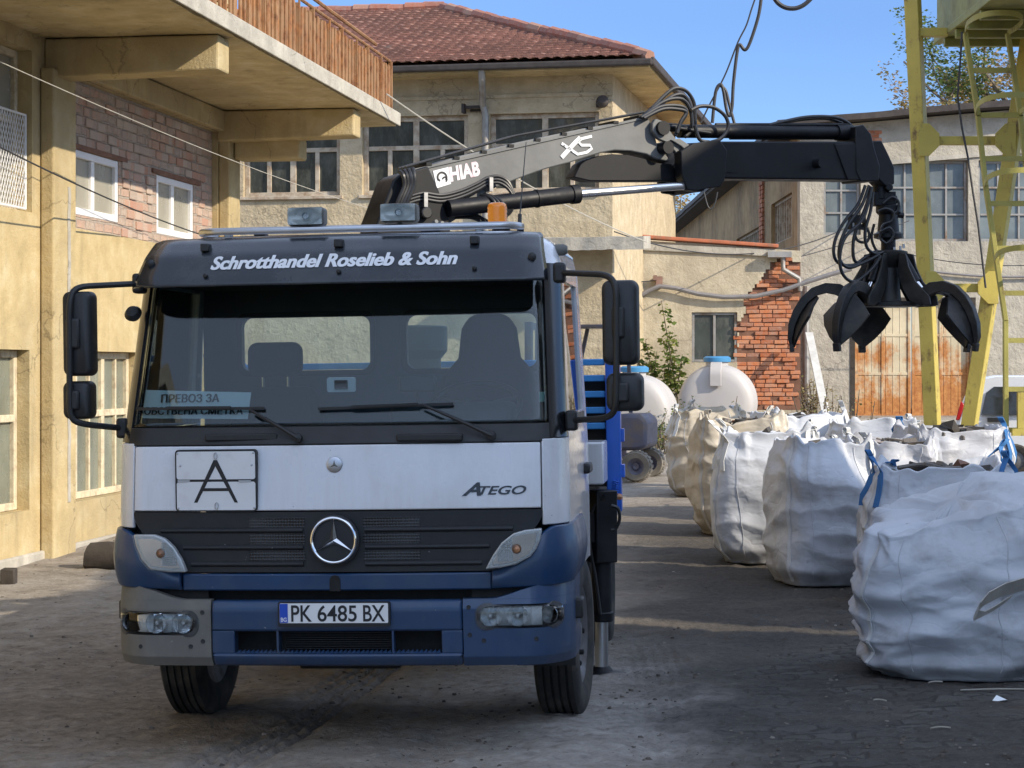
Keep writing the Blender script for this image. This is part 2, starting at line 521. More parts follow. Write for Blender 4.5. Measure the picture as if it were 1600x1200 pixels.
def rustmat(name, paint, rust1, rust2, th=0.5, zlow=None, rough=0.75, sc=3.0, metal=0.0, streaky=True):
    m, nt, b = nm(name)
    t = tco(nt)
    n1 = nz(nt, t, sc, 9.0, 0.68)
    n2 = nz(nt, tco(nt, (3.0, 3.0, 0.35)), sc, 7.0, 0.65)
    f = mth(nt, 'ADD', mth(nt, 'MULTIPLY', n1, 0.6), mth(nt, 'MULTIPLY', n2, 0.4)) if streaky else n1
    if zlow is not None:
        sx = nd(nt, 'ShaderNodeSeparateXYZ'); lk(nt, t, sx.inputs[0])
        mr = nd(nt, 'ShaderNodeMapRange'); mr.inputs[1].default_value = zlow[0]; mr.inputs[2].default_value = zlow[1]
        mr.inputs[3].default_value = zlow[2]; mr.inputs[4].default_value = 0.0
        lk(nt, sx.outputs[2], mr.inputs[0])
        f = mth(nt, 'ADD', f, mr.outputs[0])
    rc = rmp(nt, nz(nt, t, 11.0, 7.0, 0.65), [(0.35, rust1), (0.65, rust2)])
    pc = rmp(nt, nz(nt, t, 2.0, 6.0), [(0.3, cmul(paint, 0.78)), (0.7, cmul(paint, 1.1))])
    c = mixc(nt, rmp(nt, f, [(th - 0.04, 0.0), (th + 0.05, 1.0)]), pc, rc)
    lk(nt, c, b.inputs['Base Color']); b.inputs['Roughness'].default_value = rough
    b.inputs['Metallic'].default_value = metal; b.inputs['Specular IOR Level'].default_value = 0.35
    bmp(nt, b, mth(nt, 'ADD', f, mth(nt, 'MULTIPLY', nz(nt, t, 40.0, 4.0), 0.3)), 0.3, 0.02)
    return m

MT = {}
MT['yellow_stucco'] = stucco('yellow_plaster', (0.50, 0.39, 0.205), (0.36, 0.29, 0.17), (0.60, 0.505, 0.31), 0.45, 40.0, 0.52, 0.7)
MT['soffit'] = stucco('soffit_plaster', (0.60, 0.48, 0.26), (0.33, 0.26, 0.15), (0.72, 0.62, 0.42), 0.4, 20.0, 0.47, 0.8)  # lighter than the walls: ground bounce is put into the colour
MT['concrete'] = stucco('weathered_concrete', (0.42, 0.39, 0.33), (0.27, 0.25, 0.21), (0.55, 0.51, 0.43), 0.5, 30.0)
MT['beige_stucco'] = stucco('beige_roughcast', (0.50, 0.41, 0.27), (0.40, 0.33, 0.23), (0.60, 0.51, 0.36), 1.0, 16.0, 0.6, 0.35)
MT['annexe_stucco'] = stucco('annexe_plaster', (0.47, 0.41, 0.30), (0.34, 0.29, 0.22), (0.57, 0.51, 0.39), 0.7, 22.0, 0.54)
MT['grey_stucco'] = stucco('grey_roughcast', (0.42, 0.385, 0.315), (0.30, 0.27, 0.22), (0.52, 0.475, 0.39), 1.0, 14.0, 0.58)
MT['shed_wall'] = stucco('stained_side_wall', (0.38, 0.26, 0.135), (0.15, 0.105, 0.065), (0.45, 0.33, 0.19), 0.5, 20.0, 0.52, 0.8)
MT['hollow_brick'] = brickmat('hollow_brick', (0.50, 0.33, 0.25), (0.46, 0.38, 0.31), (0.38, 0.34, 0.29), 0.26, 0.105, 0.014, 1.0, (0.44, 0.36, 0.30))
MT['white_frame'] = simple('white_window_plastic', (0.78, 0.78, 0.78), 0.4, var=0.04)
MT['old_frame'] = simple('peeling_wooden_frame', (0.50, 0.43, 0.33), 0.8, var=0.2, bump=0.4, dirt=(0.30, 0.21, 0.14), ds=7.0, dth=0.55)
MT['yellow_frame'] = simple('cream_painted_frame', (0.60, 0.52, 0.36), 0.7, var=0.15, bump=0.3, dirt=(0.33, 0.24, 0.15), ds=8.0, dth=0.6)
MT['pane_dark'] = pane('dark_window_pane', (0.045, 0.05, 0.045))
MT['pane_green'] = pane('dusty_green_pane', (0.17, 0.18, 0.14), 0.2, 0.3, (0.34, 0.33, 0.26))
MT['pane_blue'] = pane('grey_blue_pane', (0.14, 0.165, 0.17), 0.15, 0.35, (0.28, 0.3, 0.3))
MT['pane_curtain'] = pane('curtained_pane', (0.33, 0.31, 0.25), 0.15, 0.25)
MT['rail_rust'] = rustmat('rusty_railing_sheet', (0.30, 0.17, 0.085), (0.13, 0.055, 0.025), (0.34, 0.15, 0.055), 0.5, None, 0.9, 5.0)
MT['door_rust'] = rustmat('rusty_cream_door', (0.58, 0.50, 0.34), (0.33, 0.12, 0.035), (0.50, 0.23, 0.07), 0.575, (0.8, 2.7, 0.22), 0.7, 1.2)
MT['galv'] = simple('dull_galvanised', (0.32, 0.31, 0.29), 0.55, 0.6, 0.2, dirt=(0.24, 0.15, 0.09), ds=4.0, dth=0.62)
MT['lead_dark'] = simple('dark_gutter_metal', (0.055, 0.045, 0.04), 0.7, 0.3, 0.3)
MT['coping_red'] = simple('red_coping_paint', (0.42, 0.13, 0.06), 0.7, var=0.2, dirt=(0.2, 0.14, 0.1), ds=5.0)
MT['wire'] = simple('cable_rubber', (0.03, 0.03, 0.032), 0.6, var=0.1)
MT['wire_pale'] = simple('pale_rope', (0.40, 0.38, 0.33), 0.8, var=0.1)
MT['conduit'] = simple('grey_conduit', (0.19, 0.18, 0.18), 0.5, var=0.15)
MT['crane_yellow'] = rustmat('chipped_yellow_paint', (0.52, 0.42, 0.10), (0.14, 0.09, 0.045), (0.26, 0.18, 0.07), 0.575, None, 0.5, 4.5)
MT['truck_white'] = simple('white_truck_paint', (0.74, 0.75, 0.78), 0.22, var=0.03, vs=3.0, coat=0.7, dirt=(0.55, 0.54, 0.52), ds=2.2, dth=0.62, damt=0.6, zd=(1.0, 1.75, (0.40, 0.375, 0.34), 0.42))
MT['truck_blue'] = simple('blue_truck_paint', (0.008, 0.042, 0.115), 0.35, var=0.12, vs=5.0, coat=0.25, dirt=(0.04, 0.065, 0.11), ds=3.0, dth=0.58, damt=0.7, zd=(0.30, 0.85, (0.12, 0.11, 0.10), 0.28))
MT['bright_blue'] = simple('bright_blue_paint', (0.02, 0.12, 0.55), 0.4, var=0.1, coat=0.3)
MT['light_blue'] = simple('sky_blue_paint', (0.05, 0.27, 0.62), 0.45, var=0.1)
MT['grille_black'] = simple('black_grille_plastic', (0.010, 0.012, 0.015), 0.5, var=0.2, vs=20, bump=0.15, bs=300, dirt=(0.03, 0.03, 0.03), ds=4.0, dth=0.60, damt=0.6, zd=(0.7, 1.2, (0.05, 0.047, 0.044), 0.3))
MT['black_plastic'] = simple('black_plastic', (0.018, 0.018, 0.018), 0.5, var=0.15, bump=0.1, bs=250)
MT['black_gloss'] = simple('black_gloss_trim', (0.012, 0.013, 0.015), 0.2, var=0.1)
MT['bumper_grey'] = simple('raw_grey_bumper_plastic', (0.13, 0.13, 0.12), 0.6, var=0.12, bump=0.15, bs=180, dirt=(0.19, 0.18, 0.15), ds=3.0, zd=(0.30, 0.8, (0.22, 0.20, 0.17), 0.6))
MT['void'] = simple('dark_engine_bay', (0.012, 0.012, 0.012), 0.8, var=0.3, vs=15)
MT['interior'] = simple('cab_interior_plastic', (0.035, 0.038, 0.042), 0.7, var=0.15)
MT['interior_wall'] = simple('cab_lining_fabric', (0.085, 0.097, 0.115), 0.9, var=0.1, bump=0.2, bs=150)
MT['seat'] = simple('grey_seat_fabric', (0.02, 0.024, 0.03), 0.95, var=0.15, bump=0.3, bs=120)
MT['tyre'] = simple('tyre_rubber', (0.022, 0.021, 0.02), 0.8, var=0.2, dirt=(0.10, 0.088, 0.072), ds=6.0, dth=0.56, damt=0.85, bump=0.2, bs=80)
MT['rim'] = simple('wheel_rim_steel', (0.16, 0.16, 0.165), 0.5, 0.5, 0.2, dirt=(0.1, 0.08, 0.06), ds=5.0)
MT['chrome_rod'] = simple('chromed_rod', (0.85, 0.85, 0.85), 0.32, 1.0, 0.03)
MT['chrome'] = simple('polished_chrome', (0.75, 0.75, 0.76), 0.12, 1.0, 0.05)
MT['steel'] = simple('brushed_steel', (0.50, 0.50, 0.51), 0.35, 1.0, 0.1)
MT['lamp_glass'] = clearglass('lamp_lens_glass', (0.97, 0.98, 0.98), 0.0)
MT['windscreen'] = clearglass('windscreen_glass', (0.74, 0.82, 0.83), 0.008, 0.0, 0.006)
MT['side_glass'] = clearglass('side_window_glass', (0.85, 0.9, 0.9), 0.04)
MT['smoke'] = clearglass('smoked_visor_acrylic', (0.10, 0.12, 0.13), 0.01, 0.05, 0.04)
MT['reflector'] = simple('lamp_reflector', (0.93, 0.93, 0.93), 0.12, 0.85, 0.02)
MT['old_reflector'] = simple('dull_lamp_reflector', (0.58, 0.57, 0.52), 0.3, 0.25, 0.2)
MT['lamp_tray'] = simple('lamp_tray_chrome', (0.85, 0.85, 0.86), 0.25, 0.75, 0.1)
MT['lamp_rim'] = simple('lamp_rim_plastic', (0.05, 0.052, 0.055), 0.4, var=0.1)
MT['lamp_lens'] = simple('ribbed_lamp_lens', (0.62, 0.64, 0.64), 0.2, 0.35, 0.12, vs=30, bump=0.5, bs=160)
MT['amber'] = simple('amber_lens', (0.95, 0.27, 0.01), 0.25, 0.0, 0.08, coat=0.5)
MT['amber_dull'] = simple('amber_bulb', (0.42, 0.2, 0.10), 0.3, 0.2, 0.1)
MT['letter_white'] = simple('white_lettering', (0.74, 0.75, 0.76), 0.5, var=0.05)
MT['letter_worn'] = simple('worn_white_lettering', (0.72, 0.73, 0.73), 0.6, var=0.08, dirt=(0.06, 0.06, 0.065), ds=26.0, dth=0.66, dw=0.04)
MT['letter_pink'] = simple('faded_white_lettering', (0.76, 0.72, 0.73), 0.6, var=0.06, dirt=(0.60, 0.33, 0.38), ds=9.0, dth=0.58)
MT['letter_black'] = simple('black_lettering', (0.013, 0.013, 0.014), 0.5, var=0.05)
MT['paper'] = simple('white_paper', (0.86, 0.89, 0.88), 0.9, var=0.03)
MT['sign_white'] = simple('white_enamel_sign', (0.72, 0.73, 0.74), 0.35, var=0.05, dirt=(0.4, 0.38, 0.34), ds=5.0, dth=0.68, damt=0.5)
MT['plate_white'] = simple('number_plate_white', (0.78, 0.78, 0.77), 0.35, var=0.03)
MT['plate_blue'] = simple('number_plate_blue', (0.012, 0.07, 0.46), 0.35, var=0.03)
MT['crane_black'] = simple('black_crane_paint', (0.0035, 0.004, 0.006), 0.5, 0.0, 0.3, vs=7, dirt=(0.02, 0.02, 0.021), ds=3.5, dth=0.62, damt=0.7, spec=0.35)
MT['boom_grey'] = simple('dusty_sunlit_boom_paint', (0.10, 0.103, 0.105), 0.5, 0.0, 0.3, vs=4, bump=0.12, bs=25, dirt=(0.21, 0.21, 0.20), ds=2.6, dth=0.50, dw=0.25, damt=0.8)  # dust, plus the sun on the first boom put into the colour
MT['hose'] = simple('hydraulic_hose', (0.016, 0.016, 0.017), 0.42, var=0.2, vs=20)
MT['grapple_steel'] = simple('worn_grapple_steel', (0.018, 0.0175, 0.017), 0.45, 0.3, 0.35, vs=9, bump=0.2, bs=30, dirt=(0.075, 0.066, 0.056), ds=5.0, dth=0.56, damt=0.8)
MT['tank'] = simple('white_polyethylene', (0.42, 0.40, 0.385), 0.45, var=0.06, vs=2.0, dirt=(0.46, 0.41, 0.36), ds=1.6, dth=0.58, damt=0.6)
MT['tank_cap'] = simple('blue_tank_lid', (0.05, 0.22, 0.42), 0.5, var=0.15)
MT['van_white'] = simple('white_van_paint', (0.72, 0.73, 0.75), 0.25, var=0.03, coat=0.6)
MT['van_glass'] = simple('van_dark_glass', (0.025, 0.028, 0.03), 0.08, var=0.2)
MT['red_lens'] = simple('red_lamp_lens', (0.45, 0.015, 0.015), 0.25, var=0.1)
MT['fork_grey'] = simple('forklift_grey_paint', (0.10, 0.10, 0.14), 0.5, var=0.15, dirt=(0.17, 0.13, 0.09), ds=4.0)
MT['fork_purple'] = simple('forklift_violet_paint', (0.10, 0.085, 0.20), 0.5, var=0.2)
MT['fork_orange'] = simple('forklift_orange_paint', (0.58, 0.26, 0.03), 0.5, var=0.15)
MT['tyre_dusty'] = simple('dusty_tyre_rubber', (0.19, 0.17, 0.14), 0.9, var=0.25, bump=0.3, bs=60)
MT['straw'] = simple('dry_straw', (0.36, 0.33, 0.27), 0.9, var=0.2)
MT['plank'] = simple('pale_weathered_plank', (0.50, 0.49, 0.46), 0.85, var=0.2, bump=0.3, bs=30)
MT['wood_dark'] = simple('dark_old_wood', (0.045, 0.036, 0.028), 0.9, var=0.35, bump=0.6, bs=25)
MT['strap_blue'] = simple('blue_webbing', (0.035, 0.15, 0.36), 0.8, var=0.2, bump=0.4, bs=220)
MT['stitch'] = simple('grey_stitching', (0.50, 0.51, 0.53), 0.9, var=0.2)
MT['strap_white'] = simple('white_webbing', (0.62, 0.62, 0.60), 0.8, var=0.1, bump=0.5, bs=220)
MT['strap_grey'] = simple('grey_webbing', (0.50, 0.47, 0.42), 0.85, var=0.2, bump=0.5, bs=220)
MT['leaf_autumn'] = island('autumn_leaf', [(0.0, (0.22, 0.16, 0.06)), (0.4, (0.42, 0.27, 0.12)), (0.7, (0.30, 0.27, 0.09)), (1.0, (0.52, 0.33, 0.16))], 0.7, trans=0.3)
MT['leaf_green'] = island('weed_leaf', [(0.0, (0.055, 0.10, 0.025)), (0.5, (0.12, 0.17, 0.04)), (1.0, (0.22, 0.23, 0.06))], 0.6, trans=0.3)
MT['leaf_dry'] = island('dry_weed', [(0.0, (0.20, 0.15, 0.07)), (0.5, (0.32, 0.24, 0.12)), (1.0, (0.16, 0.17, 0.06))], 0.85, trans=0.2)
MT['bark'] = simple('grey_bark', (0.12, 0.095, 0.07), 0.9, var=0.3, bump=0.5, bs=20)
MT['stone'] = island('yard_stone', [(0.0, (0.07, 0.06, 0.05)), (0.6, (0.14, 0.12, 0.10)), (0.95, (0.22, 0.19, 0.16)), (1.0, (0.36, 0.33, 0.29))], 0.95, 0.4, 50.0)
MT['red_brick'] = island('broken_red_brick', [(0.0, (0.36, 0.11, 0.045)), (0.5, (0.47, 0.165, 0.07)), (0.85, (0.52, 0.22, 0.11)), (1.0, (0.30, 0.13, 0.08))], 0.95, 0.6, 30.0, nv=0.5)
MT['brick_gap'] = simple('brick_core', (0.17, 0.085, 0.055), 0.95, var=0.3, bump=0.6, bs=20)
MT['scrap'] = island('scrap_metal', [(0.0, (0.03, 0.028, 0.026)), (0.4, (0.09, 0.08, 0.07)), (0.7, (0.20, 0.17, 0.14)), (0.92, (0.30, 0.30, 0.31)), (1.0, (0.22, 0.09, 0.04))], 0.6, 0.4, 40.0)
# ------------------------------------------------------------------ ground
def make_ground():
    m, nt, b = nm('yard_dirt')
    t = tco(nt)
    sx = nd(nt, 'ShaderNodeSeparateXYZ'); lk(nt, t, sx.inputs[0])
    n_big = nz(nt, t, 0.55, 6.0, 0.6)
    n_mid = nz(nt, t, 3.0, 9.0, 0.65)
    n_fin = nz(nt, t, 26.0, 8.0, 0.7)
    n_clod = nz(nt, t, 11.0, 10.0, 0.72)
    n_grit = nz(nt, t, 75.0, 6.0, 0.7)
    c = rmp(nt, n_mid, [(0.3, (0.20, 0.17, 0.138)), (0.5, (0.30, 0.262, 0.217)), (0.72, (0.40, 0.357, 0.30))])
    c = mixc(nt, rmp(nt, n_big, [(0.42, 0.0), (0.60, 0.8)]), c, (0.39, 0.35, 0.30))
    c = mixc(nt, rmp(nt, n_clod, [(0.32, 0.65), (0.46, 0.0)]), c, (0.14, 0.12, 0.098))
    c = mixc(nt, rmp(nt, n_clod, [(0.53, 0.0), (0.68, 0.55)]), c, (0.50, 0.455, 0.39))
    def blob(cx, cy, rx, ry):
        ax = mth(nt, 'DIVIDE', mth(nt, 'SUBTRACT', sx.outputs[0], cx), rx); ay = mth(nt, 'DIVIDE', mth(nt, 'SUBTRACT', sx.outputs[1], cy), ry)
        d_ = mth(nt, 'ADD', mth(nt, 'MULTIPLY', ax, ax), mth(nt, 'MULTIPLY', ay, ay))
        d_ = mth(nt, 'ADD', d_, mth(nt, 'MULTIPLY_ADD', n_mid, 1.6, -0.8))
        return rmp(nt, d_, [(0.25, 1.0), (1.0, 0.0)])
    c = mixc(nt, mth(nt, 'MULTIPLY', blob(0.35, 10.9, 1.25, 2.4), 0.62), c, rmp(nt, n_clod, [(0.35, (0.29, 0.27, 0.245)), (0.6, (0.52, 0.495, 0.455))]))
    c = mixc(nt, mth(nt, 'MULTIPLY', blob(-2.2, 13.0, 1.8, 5.0), 0.75), c, rmp(nt, n_clod, [(0.38, (0.175, 0.14, 0.106)), (0.62, (0.34, 0.285, 0.225))]))
    # near-black strip along the row of bags, fading out towards the back
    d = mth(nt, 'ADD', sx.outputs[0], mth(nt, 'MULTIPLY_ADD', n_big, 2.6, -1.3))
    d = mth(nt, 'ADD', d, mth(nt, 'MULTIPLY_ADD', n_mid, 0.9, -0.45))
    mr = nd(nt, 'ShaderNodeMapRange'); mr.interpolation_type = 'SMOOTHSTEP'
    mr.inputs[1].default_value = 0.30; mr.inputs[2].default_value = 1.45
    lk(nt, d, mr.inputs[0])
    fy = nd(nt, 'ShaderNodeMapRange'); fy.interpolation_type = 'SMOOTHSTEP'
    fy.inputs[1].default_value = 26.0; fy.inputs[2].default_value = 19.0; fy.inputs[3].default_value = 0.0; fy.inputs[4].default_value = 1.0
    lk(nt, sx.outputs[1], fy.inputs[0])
    dark_strip = mth(nt, 'MULTIPLY', mth(nt, 'MULTIPLY', mr.outputs[0], fy.outputs[0]), 0.88)
    c = mixc(nt, dark_strip, c, rmp(nt, n_fin, [(0.35, (0.03, 0.027, 0.025)), (0.7, (0.085, 0.076, 0.067))]))
    # cobbles showing through the dirt
    cb = nd(nt, 'ShaderNodeVectorMath', operation='ADD')
    nn = nd(nt, 'ShaderNodeTexNoise'); nn.inputs['Scale'].default_value = 3.0; nn.inputs['Detail'].default_value = 3
    sc = nd(nt, 'ShaderNodeVectorMath', operation='SCALE'); sc.inputs['Scale'].default_value = 0.24
    lk(nt, t, nn.inputs['Vector']); lk(nt, nn.outputs['Color'], sc.inputs[0]); lk(nt, t, cb.inputs[0]); lk(nt, sc.outputs[0], cb.inputs[1])
    br = nd(nt, 'ShaderNodeTexBrick'); br.inputs['Scale'].default_value = 1.0
    br.inputs['Brick Width'].default_value = 0.19; br.inputs['Row Height'].default_value = 0.12
    br.inputs['Mortar Size'].default_value = 0.018; br.inputs['Mortar Smooth'].default_value = 0.8
    br.inputs['Color1'].default_value = (0.12, 0.11, 0.10, 1); br.inputs['Color2'].default_value = (0.24, 0.225, 0.20, 1); br.inputs['Mortar'].default_value = (0.075, 0.067, 0.06, 1)
    lk(nt, cb.outputs[0], br.inputs['Vector'])
    dd = mth(nt, 'ADD', sx.outputs[0], mth(nt, 'MULTIPLY', sx.outputs[1], -0.28))
    dd = mth(nt, 'ADD', dd, mth(nt, 'MULTIPLY_ADD', n_big, 2.4, -1.2))
    dd = mth(nt, 'ADD', dd, mth(nt, 'MULTIPLY_ADD', n_mid, 1.2, -0.6))
    cm = nd(nt, 'ShaderNodeMapRange'); cm.interpolation_type = 'SMOOTHSTEP'
    cm.inputs[1].default_value = -2.45; cm.inputs[2].default_value = -1.5
    lk(nt, dd, cm.inputs[0])
    cob = mth(nt, 'MULTIPLY', cm.outputs[0], rmp(nt, nz(nt, t, 1.6, 6.0), [(0.42, 0.0), (0.58, 1.0)]))
    c = mixc(nt, mth(nt, 'MULTIPLY', cob, 0.7), c, mixc(nt, mth(nt, 'MULTIPLY', dark_strip, 0.55), br.outputs['Color'], (0.05, 0.047, 0.045)))
    damp = nz(nt, tco(nt, (0.5, 1.2, 1.0)), 0.9, 7.0, 0.62)
    c = mixc(nt, rmp(nt, damp, [(0.52, 0.0), (0.68, 0.5)]), c, (0.18, 0.15, 0.12))
    # grit
    c = mixc(nt, rmp(nt, n_fin, [(0.28, 0.5), (0.42, 0.0)]), c, (0.10, 0.085, 0.07))
    c = mixc(nt, rmp(nt, nz(nt, t, 60.0, 5.0, 0.7), [(0.60, 0.0), (0.72, 0.55)]), c, (0.36, 0.33, 0.29))
    lk(nt, c, b.inputs['Base Color']); b.inputs['Roughness'].default_value = 0.95
    b.inputs['Specular IOR Level'].default_value = 0.15
    h = mth(nt, 'ADD', mth(nt, 'MULTIPLY', n_fin, 0.6), mth(nt, 'MULTIPLY', n_mid, 1.2))
    h = mth(nt, 'ADD', h, mth(nt, 'ADD', mth(nt, 'MULTIPLY', n_clod, 1.3), mth(nt, 'MULTIPLY', n_grit, 0.25)))
    h = mth(nt, 'ADD', h, mth(nt, 'MULTIPLY', mth(nt, 'MULTIPLY', br.outputs['Fac'], cob), -0.6))
    bmp(nt, b, h, 1.0, 0.025)
    def axis(parts):
        out = []
        for a, bb, st in parts:
            n = max(1, int(round((bb - a) / st)))
            out += [a + (bb - a) * i / n for i in range(n)]
        return out + [parts[-1][1]]
    xs = axis([(-300, -60, 60), (-60, -12, 6), (-12, -4, 0.4), (-4, -3.2, 0.06), (-3.2, 3.4, 0.021), (3.4, 4, 0.06), (4, 12, 0.4), (12, 60, 6), (60, 300, 60)])
    ys = axis([(-60, -10, 10), (-10, 8, 1.2), (8, 9, 0.1), (9, 13.5, 0.021), (13.5, 20, 0.06), (20, 30, 0.3), (30, 60, 2), (60, 120, 10), (120, 600, 80)])
    m2 = MB()
    for y in ys:
        for x in xs:
            z = gz(x, y)
            if -4.2 < x < 4.2 and 7.9 < y < 21:
                k = sm(4.2, 3.6, abs(x)) * sm(21, 18, y) * sm(7.9, 8.6, y)
                z += k * (0.022 * noise.noise(Vector((x * 1.3, y * 1.3, 0))) + 0.012 * noise.noise(Vector((x * 4, y * 4, 3)))
                          + 0.011 * noise.noise(Vector((x * 9, y * 9, 7))) + 0.012 * abs(noise.noise(Vector((x * 14, y * 14, 17)))) + 0.008 * max(0.0, noise.noise(Vector((x * 27, y * 27, 31)))) * (0.5 + noise.noise(Vector((x * 1.1, y * 1.1, 4)))))
                # old tyre tracks
                for (tx, sl, w) in ((-1.30, 0.16, 0.14), (0.70, 0.06, 0.12)):
                    dx = x - (tx + sl * (y - 10) + 0.05 * math.sin(y * 0.7))
                    if abs(dx) < w + 0.08 and 8.6 < y < 13.5:
                        e = (0.35 if tx > 0 else 1.0) * sm(w + 0.08, w, abs(dx)) * sm(0.15, 0.45, noise.noise(Vector((x * 0.8, y * 0.6, 11))) + 0.6)
                        z += k * e * (-0.016 + 0.013 * math.sin(dx / w * PI * 3.5 + (0.9 if dx > 0 else -0.9) * math.sin(y * 34)))
            m2.v.append(Vector((x, y, z)))
    nx = len(xs)
    for j in range(len(ys) - 1):
        for i in range(nx - 1):
            m2.f.append((j * nx + i, j * nx + i + 1, (j + 1) * nx + i + 1, (j + 1) * nx + i))
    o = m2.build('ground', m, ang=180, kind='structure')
    return o
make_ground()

def stones(name, n, area, rr, seed):
    rnd = random.Random(seed); m = MB()
    for _ in range(n):
        x, y = area(rnd)
        r = rr[0] + (rr[1] - rr[0]) * rnd.random() ** 3
        z = gz(x, y)
        vs = []
        th0 = rnd.random() * 6
        for k in range(5):
            a = th0 + k * 2 * PI / 5
            q = r * rnd.uniform(0.75, 1.2)
            vs.append((x + q * math.cos(a), y + q * math.sin(a) * 0.8, z - r * 0.25))
        for k in range(5):
            a = th0 + 0.4 + k * 2 * PI / 5
            q = r * rnd.uniform(0.45, 0.8)
            vs.append((x + q * math.cos(a), y + q * math.sin(a) * 0.8, z + r * rnd.uniform(0.2, 0.55)))
        fs = [(k, (k + 1) % 5, 5 + (k + 1) % 5, 5 + k) for k in range(5)] + [(5, 6, 7, 8, 9)]
        m.add(vs, fs)
    return m.build(name, MT['stone'], smooth=False, kind='stuff')
def _ar(r):
    y = 8.8 + 13 * r.random() ** 1.6
    return (r.uniform(-0.27, 0.27) * y, y)
stones('gravel', 3600, _ar, (0.004, 0.019), 3)

# ------------------------------------------------------------------ window helper
def window(parent, x0, x1, z0, z1, y, xb=(), zb=(), fw=0.06, bw=0.04, fm='old_frame', pm='pane_dark', dep=0.08, sill=0.0, name='window', segs=None):
    """frame mesh with mullions at xb and rails at zb (absolute); the glass is a child"""
    m = MB()
    m.box(x0, x0 + fw, y, y + dep, z0, z1); m.box(x1 - fw, x1, y, y + dep, z0, z1)
    m.box(x0 + fw, x1 - fw, y, y + dep, z0, z0 + fw); m.box(x0 + fw, x1 - fw, y, y + dep, z1 - fw, z1)
    for q in xb:
        q0, q1, w = (z0 + fw, z1 - fw, bw) if not isinstance(q, tuple) else (q[1], q[2], q[3] if len(q) > 3 else bw)
        xq = q if not isinstance(q, tuple) else q[0]
        m.box(xq - w / 2, xq + w / 2, y + 0.006, y + dep - 0.006, q0, q1)
    for q in zb:
        m.box(x0 + fw, x1 - fw, y + 0.003, y + dep - 0.003, q - bw / 2, q + bw / 2)
    if sill: m.box(x0 - 0.06, x1 + 0.06, y - sill, y + 0.02, z0 - 0.06, z0 - 0.002)
    f = m.build(name, MT[fm], parent, smooth=False, bevel=0.006, seg=1)
    p = MB().box(x0 + fw * 0.5, x1 - fw * 0.5, y + dep * 0.55, y + dep * 0.55 + 0.012, z0 + fw * 0.5, z1 - fw * 0.5)
    p.build('pane', MT[pm], f, smooth=False)
    return f

